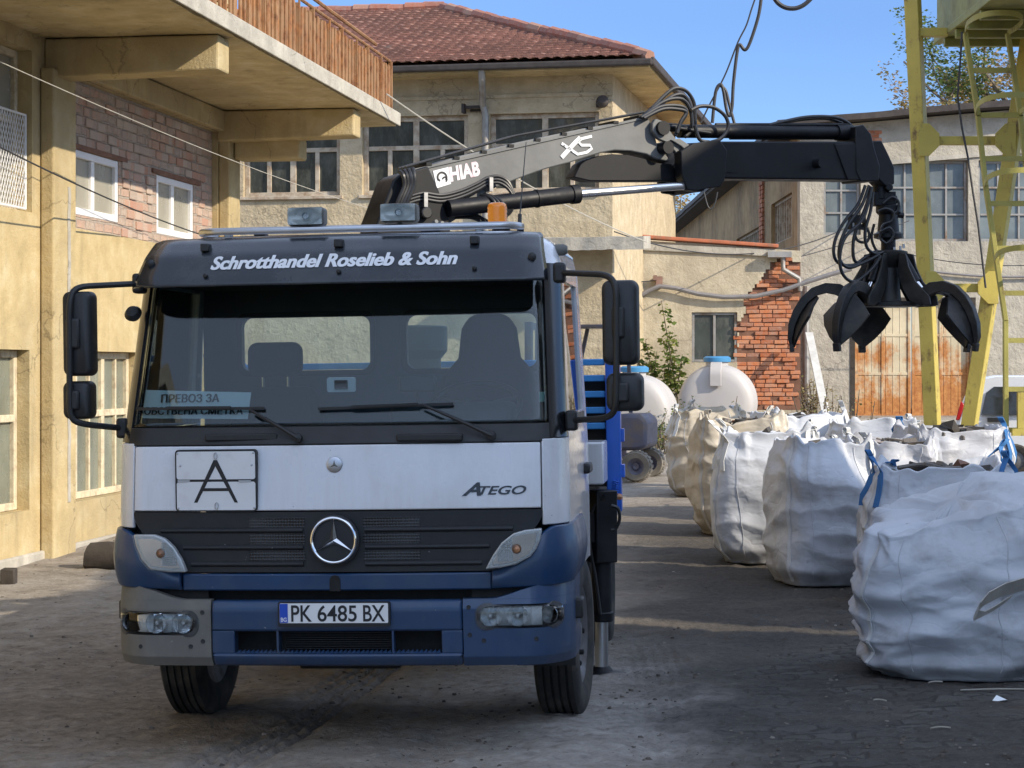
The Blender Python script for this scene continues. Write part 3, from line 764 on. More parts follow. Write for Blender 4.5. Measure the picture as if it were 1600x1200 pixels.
# ------------------------------------------------------------------ yellow building on the left
LB = Frame((-4.625, 18.5, 0), math.atan2(1, 0.156))
def build_left():
    root = empty('plaster_building', LB.M, 'yellow plaster building with cantilevered balcony slab and bricked-up bay, left of the truck', 'building')
    A = lambda px, py, ly=0.0: LB.at(px, py, ly)
    x_end = A(358, 300).x
    xp0, xp1 = A(62, 300).x, A(98, 300).x              # pilaster
    xb0, xb1 = A(100, 250).x, A(340, 250).x            # brick bay
    zb0, zb1 = 3.24, 4.74
    w1 = (A(124, 280).x, A(195, 280).x); w2 = (A(254, 310).x, A(311, 310).x)
    ul = (-3.6, A(50, 200).x, 3.31, 4.83)
    lz0, lz1 = 0.52, 2.02
    l1 = (-2.1, A(46, 650).x, lz0, lz1)
    l2 = (A(92, 650).x, A(92, 650).x + 2.35, lz0, lz1)
    l3 = (l2[1] + 0.55, l2[1] + 0.55 + 1.9, lz0, lz1)
    l0 = (-6.5, -2.7, lz0, lz1)
    holes = [ul, l1, l2, l3, l0, (xb0, xb1, zb0, zb1)]
    m = MB().wall([-14, x_end], [-0.6, 8.6], 0, 0.4, holes)
    m.box(x_end - 0.4, x_end - 0.001, 0.402, 9.0, -0.6, 8.598)        # end wall
    m.box(-14, x_end - 0.41, 8.6, 9.0, -0.6, 8.59)
    m.build('wall', MT['yellow_stucco'], root, smooth=False)
    # pilasters and ledges
    m = MB()
    for a, b_ in ((xp0, xp1), (A(341, 250).x, x_end + 0.02), (-2.62, -2.2)):
        MB().box(a, b_, -0.14, -0.003, -0.6, 4.7).build('pilaster', MT['yellow_stucco'], root, smooth=False, bevel=0.02)
    m = MB()
    m.box(xp1 + 0.004, A(340, 250).x, -0.10, -0.004, 4.742, 4.99)
    m.build('lintel', MT['yellow_stucco'], root, smooth=False, bevel=0.012)
    m = MB()
    m.box(-14, x_end, -0.05, -0.002, -0.6, 0.12)
    m.build('plinth', MT['concrete'], root, smooth=False, bevel=0.02)
    # brick bay
    wz = (3.39, 4.05)
    m = MB().wall([xb0 + 0.002, xb1 - 0.002], [zb0 + 0.002, zb1 - 0.002], 0.07, 0.33, [(w1[0], w1[1], *wz), (w2[0], w2[1], wz[0] - 0.03, wz[1] - 0.02)])
    m.build('brick_infill', MT['hollow_brick'], root, smooth=False)
    # rough mortar lumps and broken bricks standing proud of the bay
    rnd = random.Random(5); m = MB()
    for _ in range(330):
        x = rnd.uniform(xb0 + 0.1, xb1 - 0.35); row = rnd.randint(0, 13)
        z = zb0 + 0.005 + row * 0.105
        if z + 0.1 > zb1: continue
        if any(a - 0.32 < x < b_ + 0.04 and z < 4.08 and z > 3.22 for a, b_ in (w1, w2)): continue
        pr = rnd.uniform(0.004, 0.022)
        m.box(x, x + rnd.uniform(0.14, 0.25), 0.07 - pr, 0.12, z + 0.006, z + 0.098)
    bf = m.build('brick_face', island('hollow_brick_face', [(0, (0.47, 0.29, 0.21)), (0.4, (0.42, 0.33, 0.27)), (0.7, (0.52, 0.42, 0.34)), (1, (0.45, 0.23, 0.16))], 0.95, 0.7, 30.0, nv=0.5), root, smooth=False, bevel=0.008, seg=1)
    for (a, b_), dz in ((w1, 0.0), (w2, -0.03)):
        z0, z1 = wz[0] + dz, wz[1] + (dz * 0.7)
        xm = a + (b_ - a) * 0.45
        f = window(root, a + 0.004, b_ - 0.004, z0 + 0.004, z1 - 0.004, 0.075, xb=(xm,), fw=0.075, bw=0.09, fm='white_frame', pm='pane_curtain', dep=0.07)
        MB().box(a - 0.18, b_ + 0.22, 0.045, 0.11, z1 + 0.002, z1 + 0.05).build('window_lintel', simple('rusty_lintel_steel', (0.20, 0.10, 0.065), 0.85, var=0.3), root, smooth=False)
    # upper window with wire guard
    f = window(root, ul[0], ul[1], ul[2], ul[3], 0.14, xb=(ul[1] - 0.62, ul[1] - 1.3, ul[1] - 2.0), zb=(4.17,), fw=0.07, bw=0.06, fm='yellow_frame', pm='pane_curtain', sill=0.0)
    m = MB()
    x0, x1, z0, z1 = ul[1] - 1.25, ul[1] - 0.05, 3.34, 4.22
    for k in range(2):
        nn_ = 34
        for i in range(-nn_, nn_):
            a = i / nn_ * 2
            # diagonal wires clipped to the rectangle
            pa = []
            for t_ in (0.0, 1.0):
                pass
            L = z1 - z0; s_ = 0.55
            xa, xb_ = x0 + i * 0.06, x0 + i * 0.06 + L * s_
            za, zb_ = z0, z1
            if xa < x0: za = z0 + (x0 - xa) / s_; xa = x0
            if xb_ > x1: zb_ = z1 - (xb_ - x1) / s_; xb_ = x1
            if za >= zb_ or xa >= x1: continue
            if k: m.beam((x0 + x1 - xa, 0.05, za), (x0 + x1 - xb_, 0.05, zb_), 0.006, 0.006, (0, 1, 0))
            else: m.beam((xa, 0.044, za), (xb_, 0.044, zb_), 0.006, 0.006, (0, 1, 0))
    m.tube([(x0, .047, z0), (x1, .047, z0), (x1, .047, z1), (x0, .047, z1)], 0.014, 6, closed=True)
    m.build('window_guard', MT['white_frame'], root, smooth=False)
    # lower windows : transom and narrow lights
    for w, k in ((l0, 6), (l1, 4), (l2, 6), (l3, 4)):
        n = k; st = (w[1] - w[0]) / n
        xb = [(w[0] + st * i, lz0 + 0.06, lz1 - 0.06, 0.035 if i % 2 else 0.085) for i in range(1, n)]
        window(root, w[0] + 0.003, w[1] - 0.003, w[2] + 0.003, w[3] - 0.003, 0.12, xb=xb, zb=(1.38,), fw=0.07, bw=0.07, fm='yellow_frame', pm='pane_green', sill=0.0)
    # cantilever slab
    ext = 1.82
    xs1 = A(620, 195, -ext).x
    m = MB()
    def slab(a, b, off):
        x = -14 + (xs1 + 14) * a
        y = -ext + (ext + 0.35) * b
        top = 5.15 if off == 0 else 5.0
        jig = 0.02 * noise.noise(Vector((x * 2.0, y * 2, off * 9))) + (0.03 * noise.noise(Vector((x * 5, 1, 0))) if b < 0.01 else 0)
        return (x + (0.05 * noise.noise(Vector((y * 3, 0, 5))) if a > 0.99 else 0), y + (jig * 1.2 if b < 0.01 else 0), top + jig * 0.35)
    m.sheet(slab, 90, 14, th=0.14)
    m.build('balcony_slab', MT['soffit'], root, ang=30)
    m = MB()
    m.box(-14, xs1 + 0.02, -ext - 0.045, -ext - 0.02, 5.005, 5.175)
    m.v = [p + Vector((0, 0.012 * noise.noise(p * 3), 0)) for p in m.v]
    m.build('slab_edge', MT['concrete'], root, smooth=False, bevel=0.01)
    # brackets
    for px in (80, 345):
        x = A(px, 150).x
        m = MB()
        L = 1.72
        prof = [(-L, 4.66), (-0.003, 4.62), (-0.003, 4.99), (-L, 4.99)]
        w = 0.36
        vs = [(xx, y, z) for xx in (x - w / 2, x + w / 2) for (y, z) in prof]
        m.add(vs, [(0, 1, 2, 3), (7, 6, 5, 4), (0, 4, 5, 1), (1, 5, 6, 2), (2, 6, 7, 3), (3, 7, 4, 0)])
        m.build('bracket_beam', MT['yellow_stucco'], root, smooth=False, bevel=0.02)
    x = -4.2
    MB().box(x - .18, x + .18, -1.72, -0.003, 4.66, 4.99).build('bracket_beam', MT['yellow_stucco'], root, smooth=False, bevel=0.02)
    # short bracket past the corner
    m = MB(); q = A(420, 235, -0.9)
    m.box(x_end - 0.3, x_end + 0.08, -0.98, -0.15, 4.42, 4.68)
    m.build('bracket_beam', MT['yellow_stucco'], root, smooth=False, bevel=0.03)
    # balcony railing : posts, rails, rusty ribbed sheets
    m = MB()
    zt, yb = 5.16, -ext + 0.06
    posts = [xs1 - 0.12 - 1.35 * i for i in range(0, 14)]
    for x in posts:
        m.box(x - 0.025, x + 0.025, yb - 0.025, yb + 0.025, zt, zt + 0.66)
    m.tube([(posts[0], yb, zt + 0.67), (posts[-1], yb, zt + 0.67)], 0.018, 6)
    m.tube([(posts[1] + 0.5, yb, zt + 0.76), (posts[-1], yb, zt + 0.86)], 0.022, 6)
    rl = m.build('railing', MT['rail_rust'], root, smooth=False)
    for i in range(len(posts) - 1):
        m = MB(); xa, xb = posts[i + 1] + 0.05, posts[i] - 0.05
        n = 15; st = (xb - xa) / n
        for k in range(n):
            if i > 3 and (k * 5 + i * 3) % 4 == 0: continue
            m.box(xa + st * k + 0.006, xa + st * (k + 1) - 0.010, yb - 0.012 - 0.01 * (k % 2), yb + 0.008, zt + 0.05, zt + 0.60 - 0.03 * ((k * 7) % 3 == 0))
        m.box((xa + xb) / 2 - 0.018, (xa + xb) / 2 + 0.018, yb - 0.04, yb - 0.023, zt + 0.01, zt + 0.64)
        for z in (zt + 0.12, zt + 0.34, zt + 0.54):
            m.box(xa, xb, yb + 0.010, yb + 0.03, z, z + 0.03)
        m.build('railing_panel', MT['rail_rust'], rl, smooth=False)
    # cracked drain strip down the pilaster
    pts = []
    for i in range(30):
        z = 3.6 - i * 0.105
        pts.append((xp0 + (xp1 - xp0) * (0.66) + 0.02 * noise.noise(Vector((i * 0.5, 0, 0))), -0.141, z))
    MB().ribbon(pts, (0.035, 0, 0), 0.012).build('patch_strip', MT['concrete'], root, smooth=False)
    return root
build_left()

# ------------------------------------------------------------------ tiled-roof building at the back
BBo = P(957, 575, 36); BB = Frame((BBo.x, BBo.y, 0), -math.atan(0.2))
def tilemat(rowz):
    m, nt, b = nm('clay_roof_tile')
    t = tco(nt); sx = nd(nt, 'ShaderNodeSeparateXYZ'); lk(nt, t, sx.inputs[0])
    cb = nd(nt, 'ShaderNodeCombineXYZ'); lk(nt, sx.outputs[0], cb.inputs[0]); lk(nt, sx.outputs[2], cb.inputs[1])
    br = nd(nt, 'ShaderNodeTexBrick'); br.inputs['Scale'].default_value = 1.0
    br.inputs['Brick Width'].default_value = 0.19; br.inputs['Row Height'].default_value = rowz; br.offset = 0.0
    br.inputs['Mortar Size'].default_value = 0.004
    br.inputs['Color1'].default_value = (0.36, 0.185, 0.135, 1); br.inputs['Color2'].default_value = (0.25, 0.125, 0.095, 1); br.inputs['Mortar'].default_value = (0.10, 0.05, 0.04, 1)
    lk(nt, cb.outputs[0], br.inputs['Vector'])
    c = mixc(nt, rmp(nt, nz(nt, t, 0.9, 6.0, 0.65), [(0.4, 0.0), (0.66, 0.6)]), br.outputs['Color'], (0.15, 0.085, 0.065))
    c = mixc(nt, rmp(nt, nz(nt, t, 6.0, 6.0, 0.7), [(0.58, 0.0), (0.72, 0.5)]), c, (0.42, 0.22, 0.15))
    c = mixc(nt, rmp(nt, nz(nt, t, 4.0, 8.0, 0.7), [(0.62, 0.0), (0.7, 0.45)]), c, (0.30, 0.27, 0.23))
    lk(nt, c, b.inputs['Base Color']); b.inputs['Roughness'].default_value = 0.9
    bmp(nt, b, nz(nt, t, 30.0, 5.0), 0.4, 0.02)
    return m
def build_back():
    root = empty('tiled_building', BB.M, 'beige roughcast building with a hipped red tile roof behind the truck', 'building')
    A = lambda px, py, ly=0.0: BB.at(px, py, ly)
    xl = -16.0
    zE = A(980, 101, -0.75).z          # underside of eave
    H = zE
    D = 9.4
    W = []
    for (px0, px1, py0, py1) in ((380, 531, 212, 309), (566, 731, 183, 306), (765, 936, 174, 300)):
        p0 = A(px0, py1); p1 = A(px1, py0)
        W.append((p0.x, p1.x, A(px0, py1).z, A((px0 + px1) / 2, py0).z))
    z0 = sum(w[2] for w in W) / 3; z1 = sum(w[3] for w in W[1:]) / 2
    W = [(w[0], w[1], z0, z1) for w in W]
    holes = W + [(W[0][0] - 3.2, W[0][0] - 1.2, z0, z1)]
    m = MB().wall([xl, 0], [-0.5, H], 0, 0.4, holes)
    m.wall([xl, 0], [-0.5, H], D - 0.4, D, [])
    m.box(-0.4, -0.002, 0.402, D - 0.402, -0.5, H - 0.002)
    m.box(xl + 0.002, xl + 0.4, 0.402, D - 0.402, -0.5, H - 0.002)
    m.build('wall', MT['beige_stucco'], root, smooth=False)
    MB().box(xl, 0.012, -0.03, -0.003, H - 0.42, H - 0.36).build('string_course', MT['beige_stucco'], root, smooth=False)
    for w in holes:
        zt = w[2] + (w[3] - w[2]) * 0.60
        a, b_ = w[0], w[1]; L = b_ - a
        xb = [(a + L * 0.5, w[2] + 0.07, w[3] - 0.07, 0.11), (a + L * 0.25, w[2] + 0.07, zt, 0.08), (a + L * 0.75, w[2] + 0.07, zt, 0.08)]
        window(root, a + 0.003, b_ - 0.003, w[2] + 0.003, w[3] - 0.003, 0.10, xb=xb, zb=(zt,), fw=0.085, bw=0.08, fm='old_frame', pm='pane_dark', sill=0.16)
    # hipped roof
    ov = 0.75; yr = D / 2
    ap = A(690, 22, yr)
    zr = ap.z; xa = -(yr + ov) * 0.0 + ap.x
    sl = math.atan2(zr - zE, yr + ov); ns = 26
    rowz = (zr - zE) / ns
    nrm = Vector((0, -math.sin(sl), math.cos(sl)))
    def slope(a, b, off):
        x = xl - 0.6 + (ov - (xl - 0.6)) * a
        s_ = b
        sag = -0.10 * (0.5 + 0.5 * noise.noise(Vector((x * 0.35, s_ * 2.2, 0)))) * math.sin(PI * s_) + 0.02 * noise.noise(Vector((x * 3, s_ * 30, 2)))
        rip = 0.030 * abs(math.sin(PI * x / 0.19))
        fr = (s_ * ns) % 1.0
        stp = 0.05 * (1.0 - fr) if b < 0.9999 else 0
        p = Vector((x, -ov + (yr + ov) * s_, zE + 0.10 + (zr - zE) * s_))
        return p + nrm * (sag + rip + stp + off)
    NX = 420; 
    def keep(a, b):
        x = xl - 0.6 + (ov - (xl - 0.6)) * a
        return x < ov + (xa - ov) * b + 0.08
    m = MB()
    # courses : rows sampled twice so that each course ends in a step
    rows = []
    for r_ in range(ns):
        rows += [r_ / ns + 1e-5, (r_ + 0.97) / ns]
    rows.append(1.0)
    base = len(m.v)
    for b_ in rows:
        for i in range(NX + 1): m.v.append(slope(i / NX, b_, 0))
    for j in range(len(rows) - 1):
        for i in range(NX):
            if keep((i + 0.5) / NX, (rows[j] + rows[j + 1]) / 2):
                q = j * (NX + 1) + i
                m.f.append((q, q + 1, q + NX + 2, q + NX + 1))
    # right-hand hip and rear slope, plain
    e = 0.12
    m.add([(ov, -ov, zE + e), (ov, D + ov, zE + e), (xa, yr, zr + e)], [(0, 1, 2)])
    m.add([(xl - 0.6, D + ov, zE + e), (ov, D + ov, zE + e), (xa, yr, zr + e), (xl - 0.6, yr, zr + e)], [(1, 0, 3, 2)])
    rf = m.build('roof', tilemat(rowz), root, ang=50)
    # ridge and hip caps
    m = MB(); rnd = random.Random(2)
    def caps(a, b_):
        a = Vector(a); b_ = Vector(b_); L = (b_ - a).length; n = int(L / 0.36)
        for i in range(n):
            p = a.lerp(b_, i / n); q = a.lerp(b_, (i + 1.12) / n)
            j = Vector((rnd.uniform(-.015, .015), rnd.uniform(-.015, .015), rnd.uniform(-.015, .02)))
            m.tube([p + j, q + j], [0.115, 0.10], 8)
    caps((xa, yr, zr + 0.14), (ov - 0.02, -ov + 0.02, zE + 0.15)); caps((xl, yr, zr + 0.14), (xa, yr, zr + 0.14))
    m.build('ridge_tiles', island('ridge_tile_clay', [(0, (0.36, 0.14, 0.09)), (0.6, (0.26, 0.11, 0.08)), (1, (0.40, 0.22, 0.15))], 0.9, 0.4, 30, nv=0.4), rf)
    # soffit, gutter, downpipe
    m = MB()
    m.box(xl - 0.6, ov, -ov, -0.002, zE - 0.05, zE + 0.0)
    m.box(0.002, ov, 0.0, D + ov, zE - 0.05, zE + 0.0)
    m.build('eave_soffit', MT['soffit'], root, smooth=False)
    m = MB()
    m.box(xl - 0.6, ov + 0.06, -ov - 0.10, -ov - 0.003, zE - 0.03, zE + 0.09)
    m.box(ov + 0.003, ov + 0.09, -ov, D + ov, zE - 0.03, zE + 0.13)
    m.build('gutter', MT['lead_dark'], root, smooth=False, bevel=0.03)
    m = MB()
    pa = A(752, 116, -ov); pb = A(758, 160, -0.12)
    m.tube([(pa.x, -ov, zE + 0.02), (pa.x, -ov + 0.05, zE - 0.16), (pb.x - 0.03, -0.16, zE - 0.55), (pb.x, -0.10, zE - 0.72), (pb.x, -0.10, 0.6)], 0.062, 10)
    m.build('downpipe', MT['galv'], root)
    q = A(742, 168, -0.1)
    m = MB(); m.box(q.x - 0.22, q.x + 0.2, -0.16, -0.10, q.z - 0.02, q.z + 0.03); m.box(q.x - 0.22, q.x - 0.17, -0.22, -0.04, q.z - 0.10, q.z + 0.06); m.box(q.x - 0.1, q.x + 0.2, -0.05, -0.004, q.z - 0.06, q.z - 0.02)
    m.build('iron_bracket', MT['lead_dark'], root, smooth=False)
    # floodlight near the corner
    q = A(943, 162, -0.15); m = MB()
    m.lathe([(0.02, 0), (0.10, 0.02), (0.11, 0.10), (0.07, 0.16)], Matrix.Translation((q.x, -0.2, q.z)) @ Matrix.Rotation(R(70), 4, 'X'), 14)
    m.beam((q.x, -0.18, q.z), (q.x, -0.004, q.z + 0.02), 0.03, 0.03); m.box(q.x - 0.14, q.x - 0.05, -0.12, -0.004, q.z - 0.05, q.z + 0.06)
    m.build('wall_lamp', MT['lead_dark'], root)
    # canopy low on the facade
    pc0 = A(846, 388, -0.9); pc1 = A(1006, 388, -0.9)
    m = MB(); z = pc0.z
    def can(a, b_, off):
        x = pc0.x + (pc1.x - pc0.x) * a; y = -0.95 + 0.94 * b_
        return (x, y + 0.03 * noise.noise(Vector((x * 4, y * 4, 1))), z + (0.24 if off == 0 else 0.02) + 0.03 * noise.noise(Vector((x * 5, 0, 3))) - 0.06 * (1 - b_))
    m.sheet(can, 40, 6, th=0.2)
    m.build('canopy', MT['concrete'], root, ang=30)
    # wires sagging on the side wall and lower front
    return root, zE
BBroot, BB_ZE = build_back()

# ------------------------------------------------------------------ low annexe with the broken brick corner
ANo = P(985, 575, 40); AN = Frame((ANo.x, 40, 0), R(-1.0))
def build_annexe():
    root = empty('annexe_building', AN.M, 'low plaster annexe with red coping and a broken red brick corner, behind the water tanks', 'building')
    A = lambda px, py, ly=0.0: AN.at(px, py, ly)
    x0 = A(940, 500).x; x1 = A(1252, 500).x
    zl = A(1212, 392).z; zh = A(985, 374).z
    g = 0.2
    wn = (A(1081, 500).x, A(1152, 500).x, A(1110, 566).z, A(1110, 488).z)
    # outline of the area where the plaster has come off
    pol = [A(px, py) for px, py in ((1196, 420), (1212, 408), (1252, 405), (1260, 640), (1150, 640), (1152, 560), (1150, 505), (1163, 492), (1162, 470), (1178, 446), (1188, 440))]
    pol = [(p.x, p.z) for p in pol]
    def inside(x, z):
        x += 0.06 * noise.noise(Vector((x * 7, z * 7, 0))); z += 0.06 * noise.noise(Vector((x * 7, z * 7, 9)))
        c = False
        for i in range(len(pol)):
            (xa, za), (xb, zb) = pol[i], pol[i - 1]
            if (za > z) != (zb > z) and x < (xb - xa) * (z - za) / (zb - za) + xa: c = not c
        return c
    xs = [x0 + (x1 - x0) * i / 90 for i in range(91)]; zs = [g - 0.4 + (zl - g + 0.4) * i / 60 for i in range(61)]
    m = MB()
    m.wall(xs, zs, 0, 0.045, [wn], keep=lambda x, z: not inside(x, z))
    m.prism([(x0, zl), (x1, zl), (x0, zl + (zh - zl) * 1.15)], 0, 0.045)
    w = m.build('wall', MT['annexe_stucco'], root, smooth=False)
    m = MB()
    m.wall([x0 + 0.01, x1 - 0.01], [g - 0.4, zl - 0.01], 0.05, 0.35, [wn])
    m.box(x0 + 0.02, x1 - 0.02, 0.36, 6.0, g - 0.4, zl - 0.3)
    m.build('brick_core', MT['brick_gap'], root, smooth=False)
    # the bricks themselves
    rnd = random.Random(12); m = MB(); bh = 0.085; bw = 0.26
    zz = min(p[1] for p in pol); row = 0
    while zz < max(p[1] for p in pol):
        xx = min(p[0] for p in pol) - (bw / 2 if row % 2 else 0) - rnd.random() * 0.06
        while xx < max(p[0] for p in pol):
            w_ = bw * rnd.choice((1, 1, 1, 0.62, 0.8))
            if (inside(xx + w_ / 2, zz + bh / 2) or inside(xx + 0.02, zz + bh / 2)) and rnd.random() > 0.09 and xx + w_ < x1 + 0.02:
                dep = rnd.choice((0.0, 0.01, 0.02, 0.03, 0.035, 0.035)) + rnd.uniform(-0.01, 0.01)
                M = Matrix.Translation((xx + w_ / 2, 0, zz + bh / 2)) @ Matrix.Rotation(rnd.uniform(-0.03, 0.03), 4, 'Y')
                m.box(-w_ / 2 + 0.006, w_ / 2 - 0.006, dep, 0.06, -bh / 2 + 0.006, bh / 2 - 0.006, M)
            xx += w_
        zz += bh; row += 1
    m.build('exposed_bricks', MT['red_brick'], root, smooth=False, bevel=0.008, seg=1)
    window(root, wn[0] + 0.003, wn[1] - 0.003, wn[2] + 0.003, wn[3] - 0.003, 0.05, xb=((wn[0] + wn[1]) / 2,), fw=0.05, bw=0.05, fm='galv', pm='pane_dark')
    m = MB()
    a = A(1000, 370, -0.06); b_ = A(1216, 386, -0.06)
    m.beam((a.x - 0.3, 0.1, a.z + 0.03), (b_.x, 0.1, b_.z + 0.02), 0.42, 0.07)
    m.build('coping', MT['coping_red'], root, smooth=False, bevel=0.015)
    m = MB(); a = A(985, 380); b_ = A(1212, 394)
    m.beam((a.x, -0.03, a.z - 0.06), (b_.x, -0.03, b_.z - 0.02), 0.055, 0.13)
    m.build('cornice', MT['concrete'], root, smooth=False)
    # downpipe stub and corner pipe
    m = MB(); q = A(1222, 398, -0.2)
    m.box(q.x - 0.28, q.x + 0.18, -0.25, -0.05, q.z - 0.05, q.z + 0.06)
    m.tube([(q.x + 0.02, -0.15, q.z), (q.x + 0.03, -0.15, q.z - 0.28), (q.x + 0.34, -0.12, q.z - 0.46), (q.x + 0.36, -0.10, q.z - 0.7)], 0.05, 10)
    m.build('drain_pipe', MT['galv'], root)
    # conduit bracket
    q = A(1030, 440, -0.05); m = MB(); m.box(q.x - 0.07, q.x + 0.06, -0.14, -0.003, q.z - 0.12, q.z + 0.1); m.box(q.x - 0.12, q.x - 0.05, -0.18, -0.1, q.z + 0.02, q.z + 0.12)
    m.build('cable_bracket', simple('rusty_bracket', (0.22, 0.13, 0.10), 0.85, var=0.3), root, smooth=False)
    pts = []
    for (px, py) in ((940, 500), (965, 483), (990, 468), (1012, 455), (1030, 447), (1055, 450), (1090, 459), (1130, 464), (1180, 463), (1225, 453), (1262, 440), (1300, 428), (1330, 420)):
        pts.append(A(px, py, -0.13))
    MB().tube(pts, 0.045, 8).build('conduit', MT['conduit'], root)
build_annexe()

# ------------------------------------------------------------------ workshop on the right
WSo = P(1250, 575, 44); WS = Frame((WSo.x, 44, 0), 0)
def build_workshop():
    root = empty('workshop_building', WS.M, 'grey roughcast workshop with grid windows and rusty double door, behind the yellow gantry', 'building')
    A = lambda px, py, ly=0.0: WS.at(px, py, ly)
    x1 = 12.0; g = 0.3
    zt0 = A(1250, 200).z; slope = (A(1560, 176).z - A(1290, 199).z) / (A(1560, 176).x - A(1290, 199).x)
    zt1 = zt0 + slope * x1
    wins = []
    zA, zB = A(1400, 377).z, A(1400, 250).z
    zC0, zC1 = A(1300, 367).z, A(1300, 262).z
    wA = (A(1287, 0).x, A(1345, 0).x, zC0, zC1); wB = (A(1383, 0).x, A(1513, 0).x, zA, zB); wC = (A(1529, 0).x, A(1660, 0).x, zA, zB)
    zb = A(1400, 651).z
    dr = (A(1336, 0).x, A(1517, 0).x, g, A(1400, 472).z)
    m = MB().wall([0, x1], [g - 0.6, zt0], 0, 0.4, [wA, wB, wC, dr])
    m.prism([(0, zt0), (x1, zt0), (x1, zt1)], 0, 0.4)
    m.build('wall', MT['grey_stucco'], root, smooth=False)
    for w, n in ((wA, 2), (wB, 4), (wC, 4)):
        L = w[1] - w[0]; hz = w[3] - w[2]
        window(root, w[0] + .003, w[1] - .003, w[2] + .003, w[3] - .003, 0.14, xb=[w[0] + L * i / n for i in range(1, n)], zb=[w[2] + hz * i / 3 for i in (1, 2)], fw=0.06, bw=0.045, fm='galv', pm='pane_blue')
    # band under the eave
    MB().prism([(0, zt0 - 0.95), (x1, zt1 - 0.95), (x1, zt1 - 0.86), (0, zt0 - 0.86)], -0.05, -0.003).build('string_course', MT['concrete'], root, smooth=False)
    # patch of brick where plaster is missing
    q = A(1355, 215); rnd = random.Random(4); m = MB()
    for r_ in range(4):
        for k in range(3):
            x = q.x - 0.22 + k * 0.16 + (0.06 if r_ % 2 else 0); z = q.z - 0.16 + r_ * 0.08
            m.box(x, x + 0.15, -0.02 - 0.006 * ((r_ + k) % 2), 0.05, z, z + 0.07)
    m.build('brick_patch', MT['red_brick'], root, smooth=False)
    # side wall running straight back (Y up to 80), roofed
    m = MB()
    side = Matrix.Rotation(R(-90), 4, 'Z')            # local x -> -y ... built directly below
    hs = [(1.3, 4.9, 4.75, 5.75), (6.5, 12.5, 4.6, 5.4)]
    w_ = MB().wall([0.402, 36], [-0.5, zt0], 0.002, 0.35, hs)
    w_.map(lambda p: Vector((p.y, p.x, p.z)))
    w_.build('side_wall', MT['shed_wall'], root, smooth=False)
    # long side window with upright bars
    m = MB()
    for (a, b_, z0, z1) in hs:
        n = int((b_ - a) / 0.38)
        for i in range(n + 1):
            y = a + (b_ - a) * i / n
            m.box(0.10, 0.16, y - 0.03, y + 0.03, z0, z1)
        m.box(0.09, 0.17, a, b_, z0, z0 + 0.06); m.box(0.09, 0.17, a, b_, z1 - 0.06, z1)
    f = m.build('window', MT['old_frame'], root, smooth=False)
    m = MB()
    for (a, b_, z0, z1) in hs: m.box(0.2, 0.22, a, b_, z0, z1)
    m.build('pane', MT['pane_curtain'], f, smooth=False)
    # brick pier on the side wall
    rnd = random.Random(8); m = MB()
    for r_ in range(26):
        z = 3.6 + r_ * 0.11
        for k in range(2):
            m.box(-0.05 - 0.02 * rnd.random(), 0.0, 6.2 + k * 0.33, 6.2 + k * 0.33 + 0.3, z, z + 0.09)
    m.build('brick_pier', MT['red_brick'], root, smooth=False)
    # roof sheet
    m = MB()
    def rf(a, b_, off):
        x = -0.55 + (x1 + 0.55) * a; y = -0.55 + 37 * b_
        return (x, y, zt0 + slope * x + 0.16 + 0.02 * noise.noise(Vector((x, y, 0))) + off)
    m.sheet(rf, 40, 30, th=0.13)
    m.build('roof', MT['lead_dark'], root, ang=30)
    MB().box(-0.5, -0.004, 0, 36, zt0 - 0.10, zt0 + 0.008).build('eave_boards', MT['wood_dark'], root, smooth=False)
    # double door, each leaf a part
    xm = A(1425, 0).x
    for (a, b_) in ((dr[0] + 0.01, xm - 0.012), (xm + 0.012, dr[1] - 0.01)):
        m = MB(); z0, z1 = zb, dr[3] - 0.01
        n = 2; st = (b_ - a) / n
        m.box(a, b_, 0.10, 0.13, z0, z1)
        for i in range(n + 1):
            x = min(max(a + st * i, a + 0.03), b_ - 0.03)
            m.box(x - 0.03, x + 0.03, 0.075, 0.099, z0, z1)
        for z in (z0 + 0.03, z0 + 0.92, z0 + 1.75, z1 - 0.03):
            m.box(a, b_, 0.085, 0.098, z - 0.03, z + 0.03)
        for i in range(8):
            x = a + (b_ - a) * (i + 0.5) / 8
            m.box(x - 0.008, x + 0.008, 0.093, 0.0995, z0, z1)
        m.build('door_leaf', MT['door_rust'], root, smooth=False, bevel=0.004, seg=1)
    m = MB()
    m.box(dr[0] - 0.10, dr[0] - 0.003, -0.02, 0.2, g, dr[3] + 0.1); m.box(dr[1] + 0.003, dr[1] + 0.1, -0.02, 0.2, g, dr[3] + 0.1)
    m.box(dr[0], dr[1], -0.02, 0.2, dr[3] + 0.003, dr[3] + 0.1)
    m.build('door_frame', MT['wood_dark'], root, smooth=False)
    # concrete step in front of the door
    MB().box(0.3, x1, -2.4, -0.05, 0.1, zb - 0.012).build('door_apron', MT['concrete'], root, smooth=False, bevel=0.02)
    # drainpipe at the joint with the annexe and cable along the wall
    m = MB(); m.tube([(0.12, -0.12, zt0 - 3.4), (0.12, -0.12, 0.4)], 0.075, 10)
    m.build('downpipe', MT['galv'], root)
    m = MB(); pts = []
    for i in range(24):
        t_ = i / 23; px = 1410 + 250 * t_; py = 418 + 12 * math.sin(PI * t_ * 0.8) + 4 * t_
        pts.append(A(px, py, -0.08))
    m.tube(pts, 0.028, 6)
    m.build('wall_cable', MT['conduit'], root)
build_workshop()

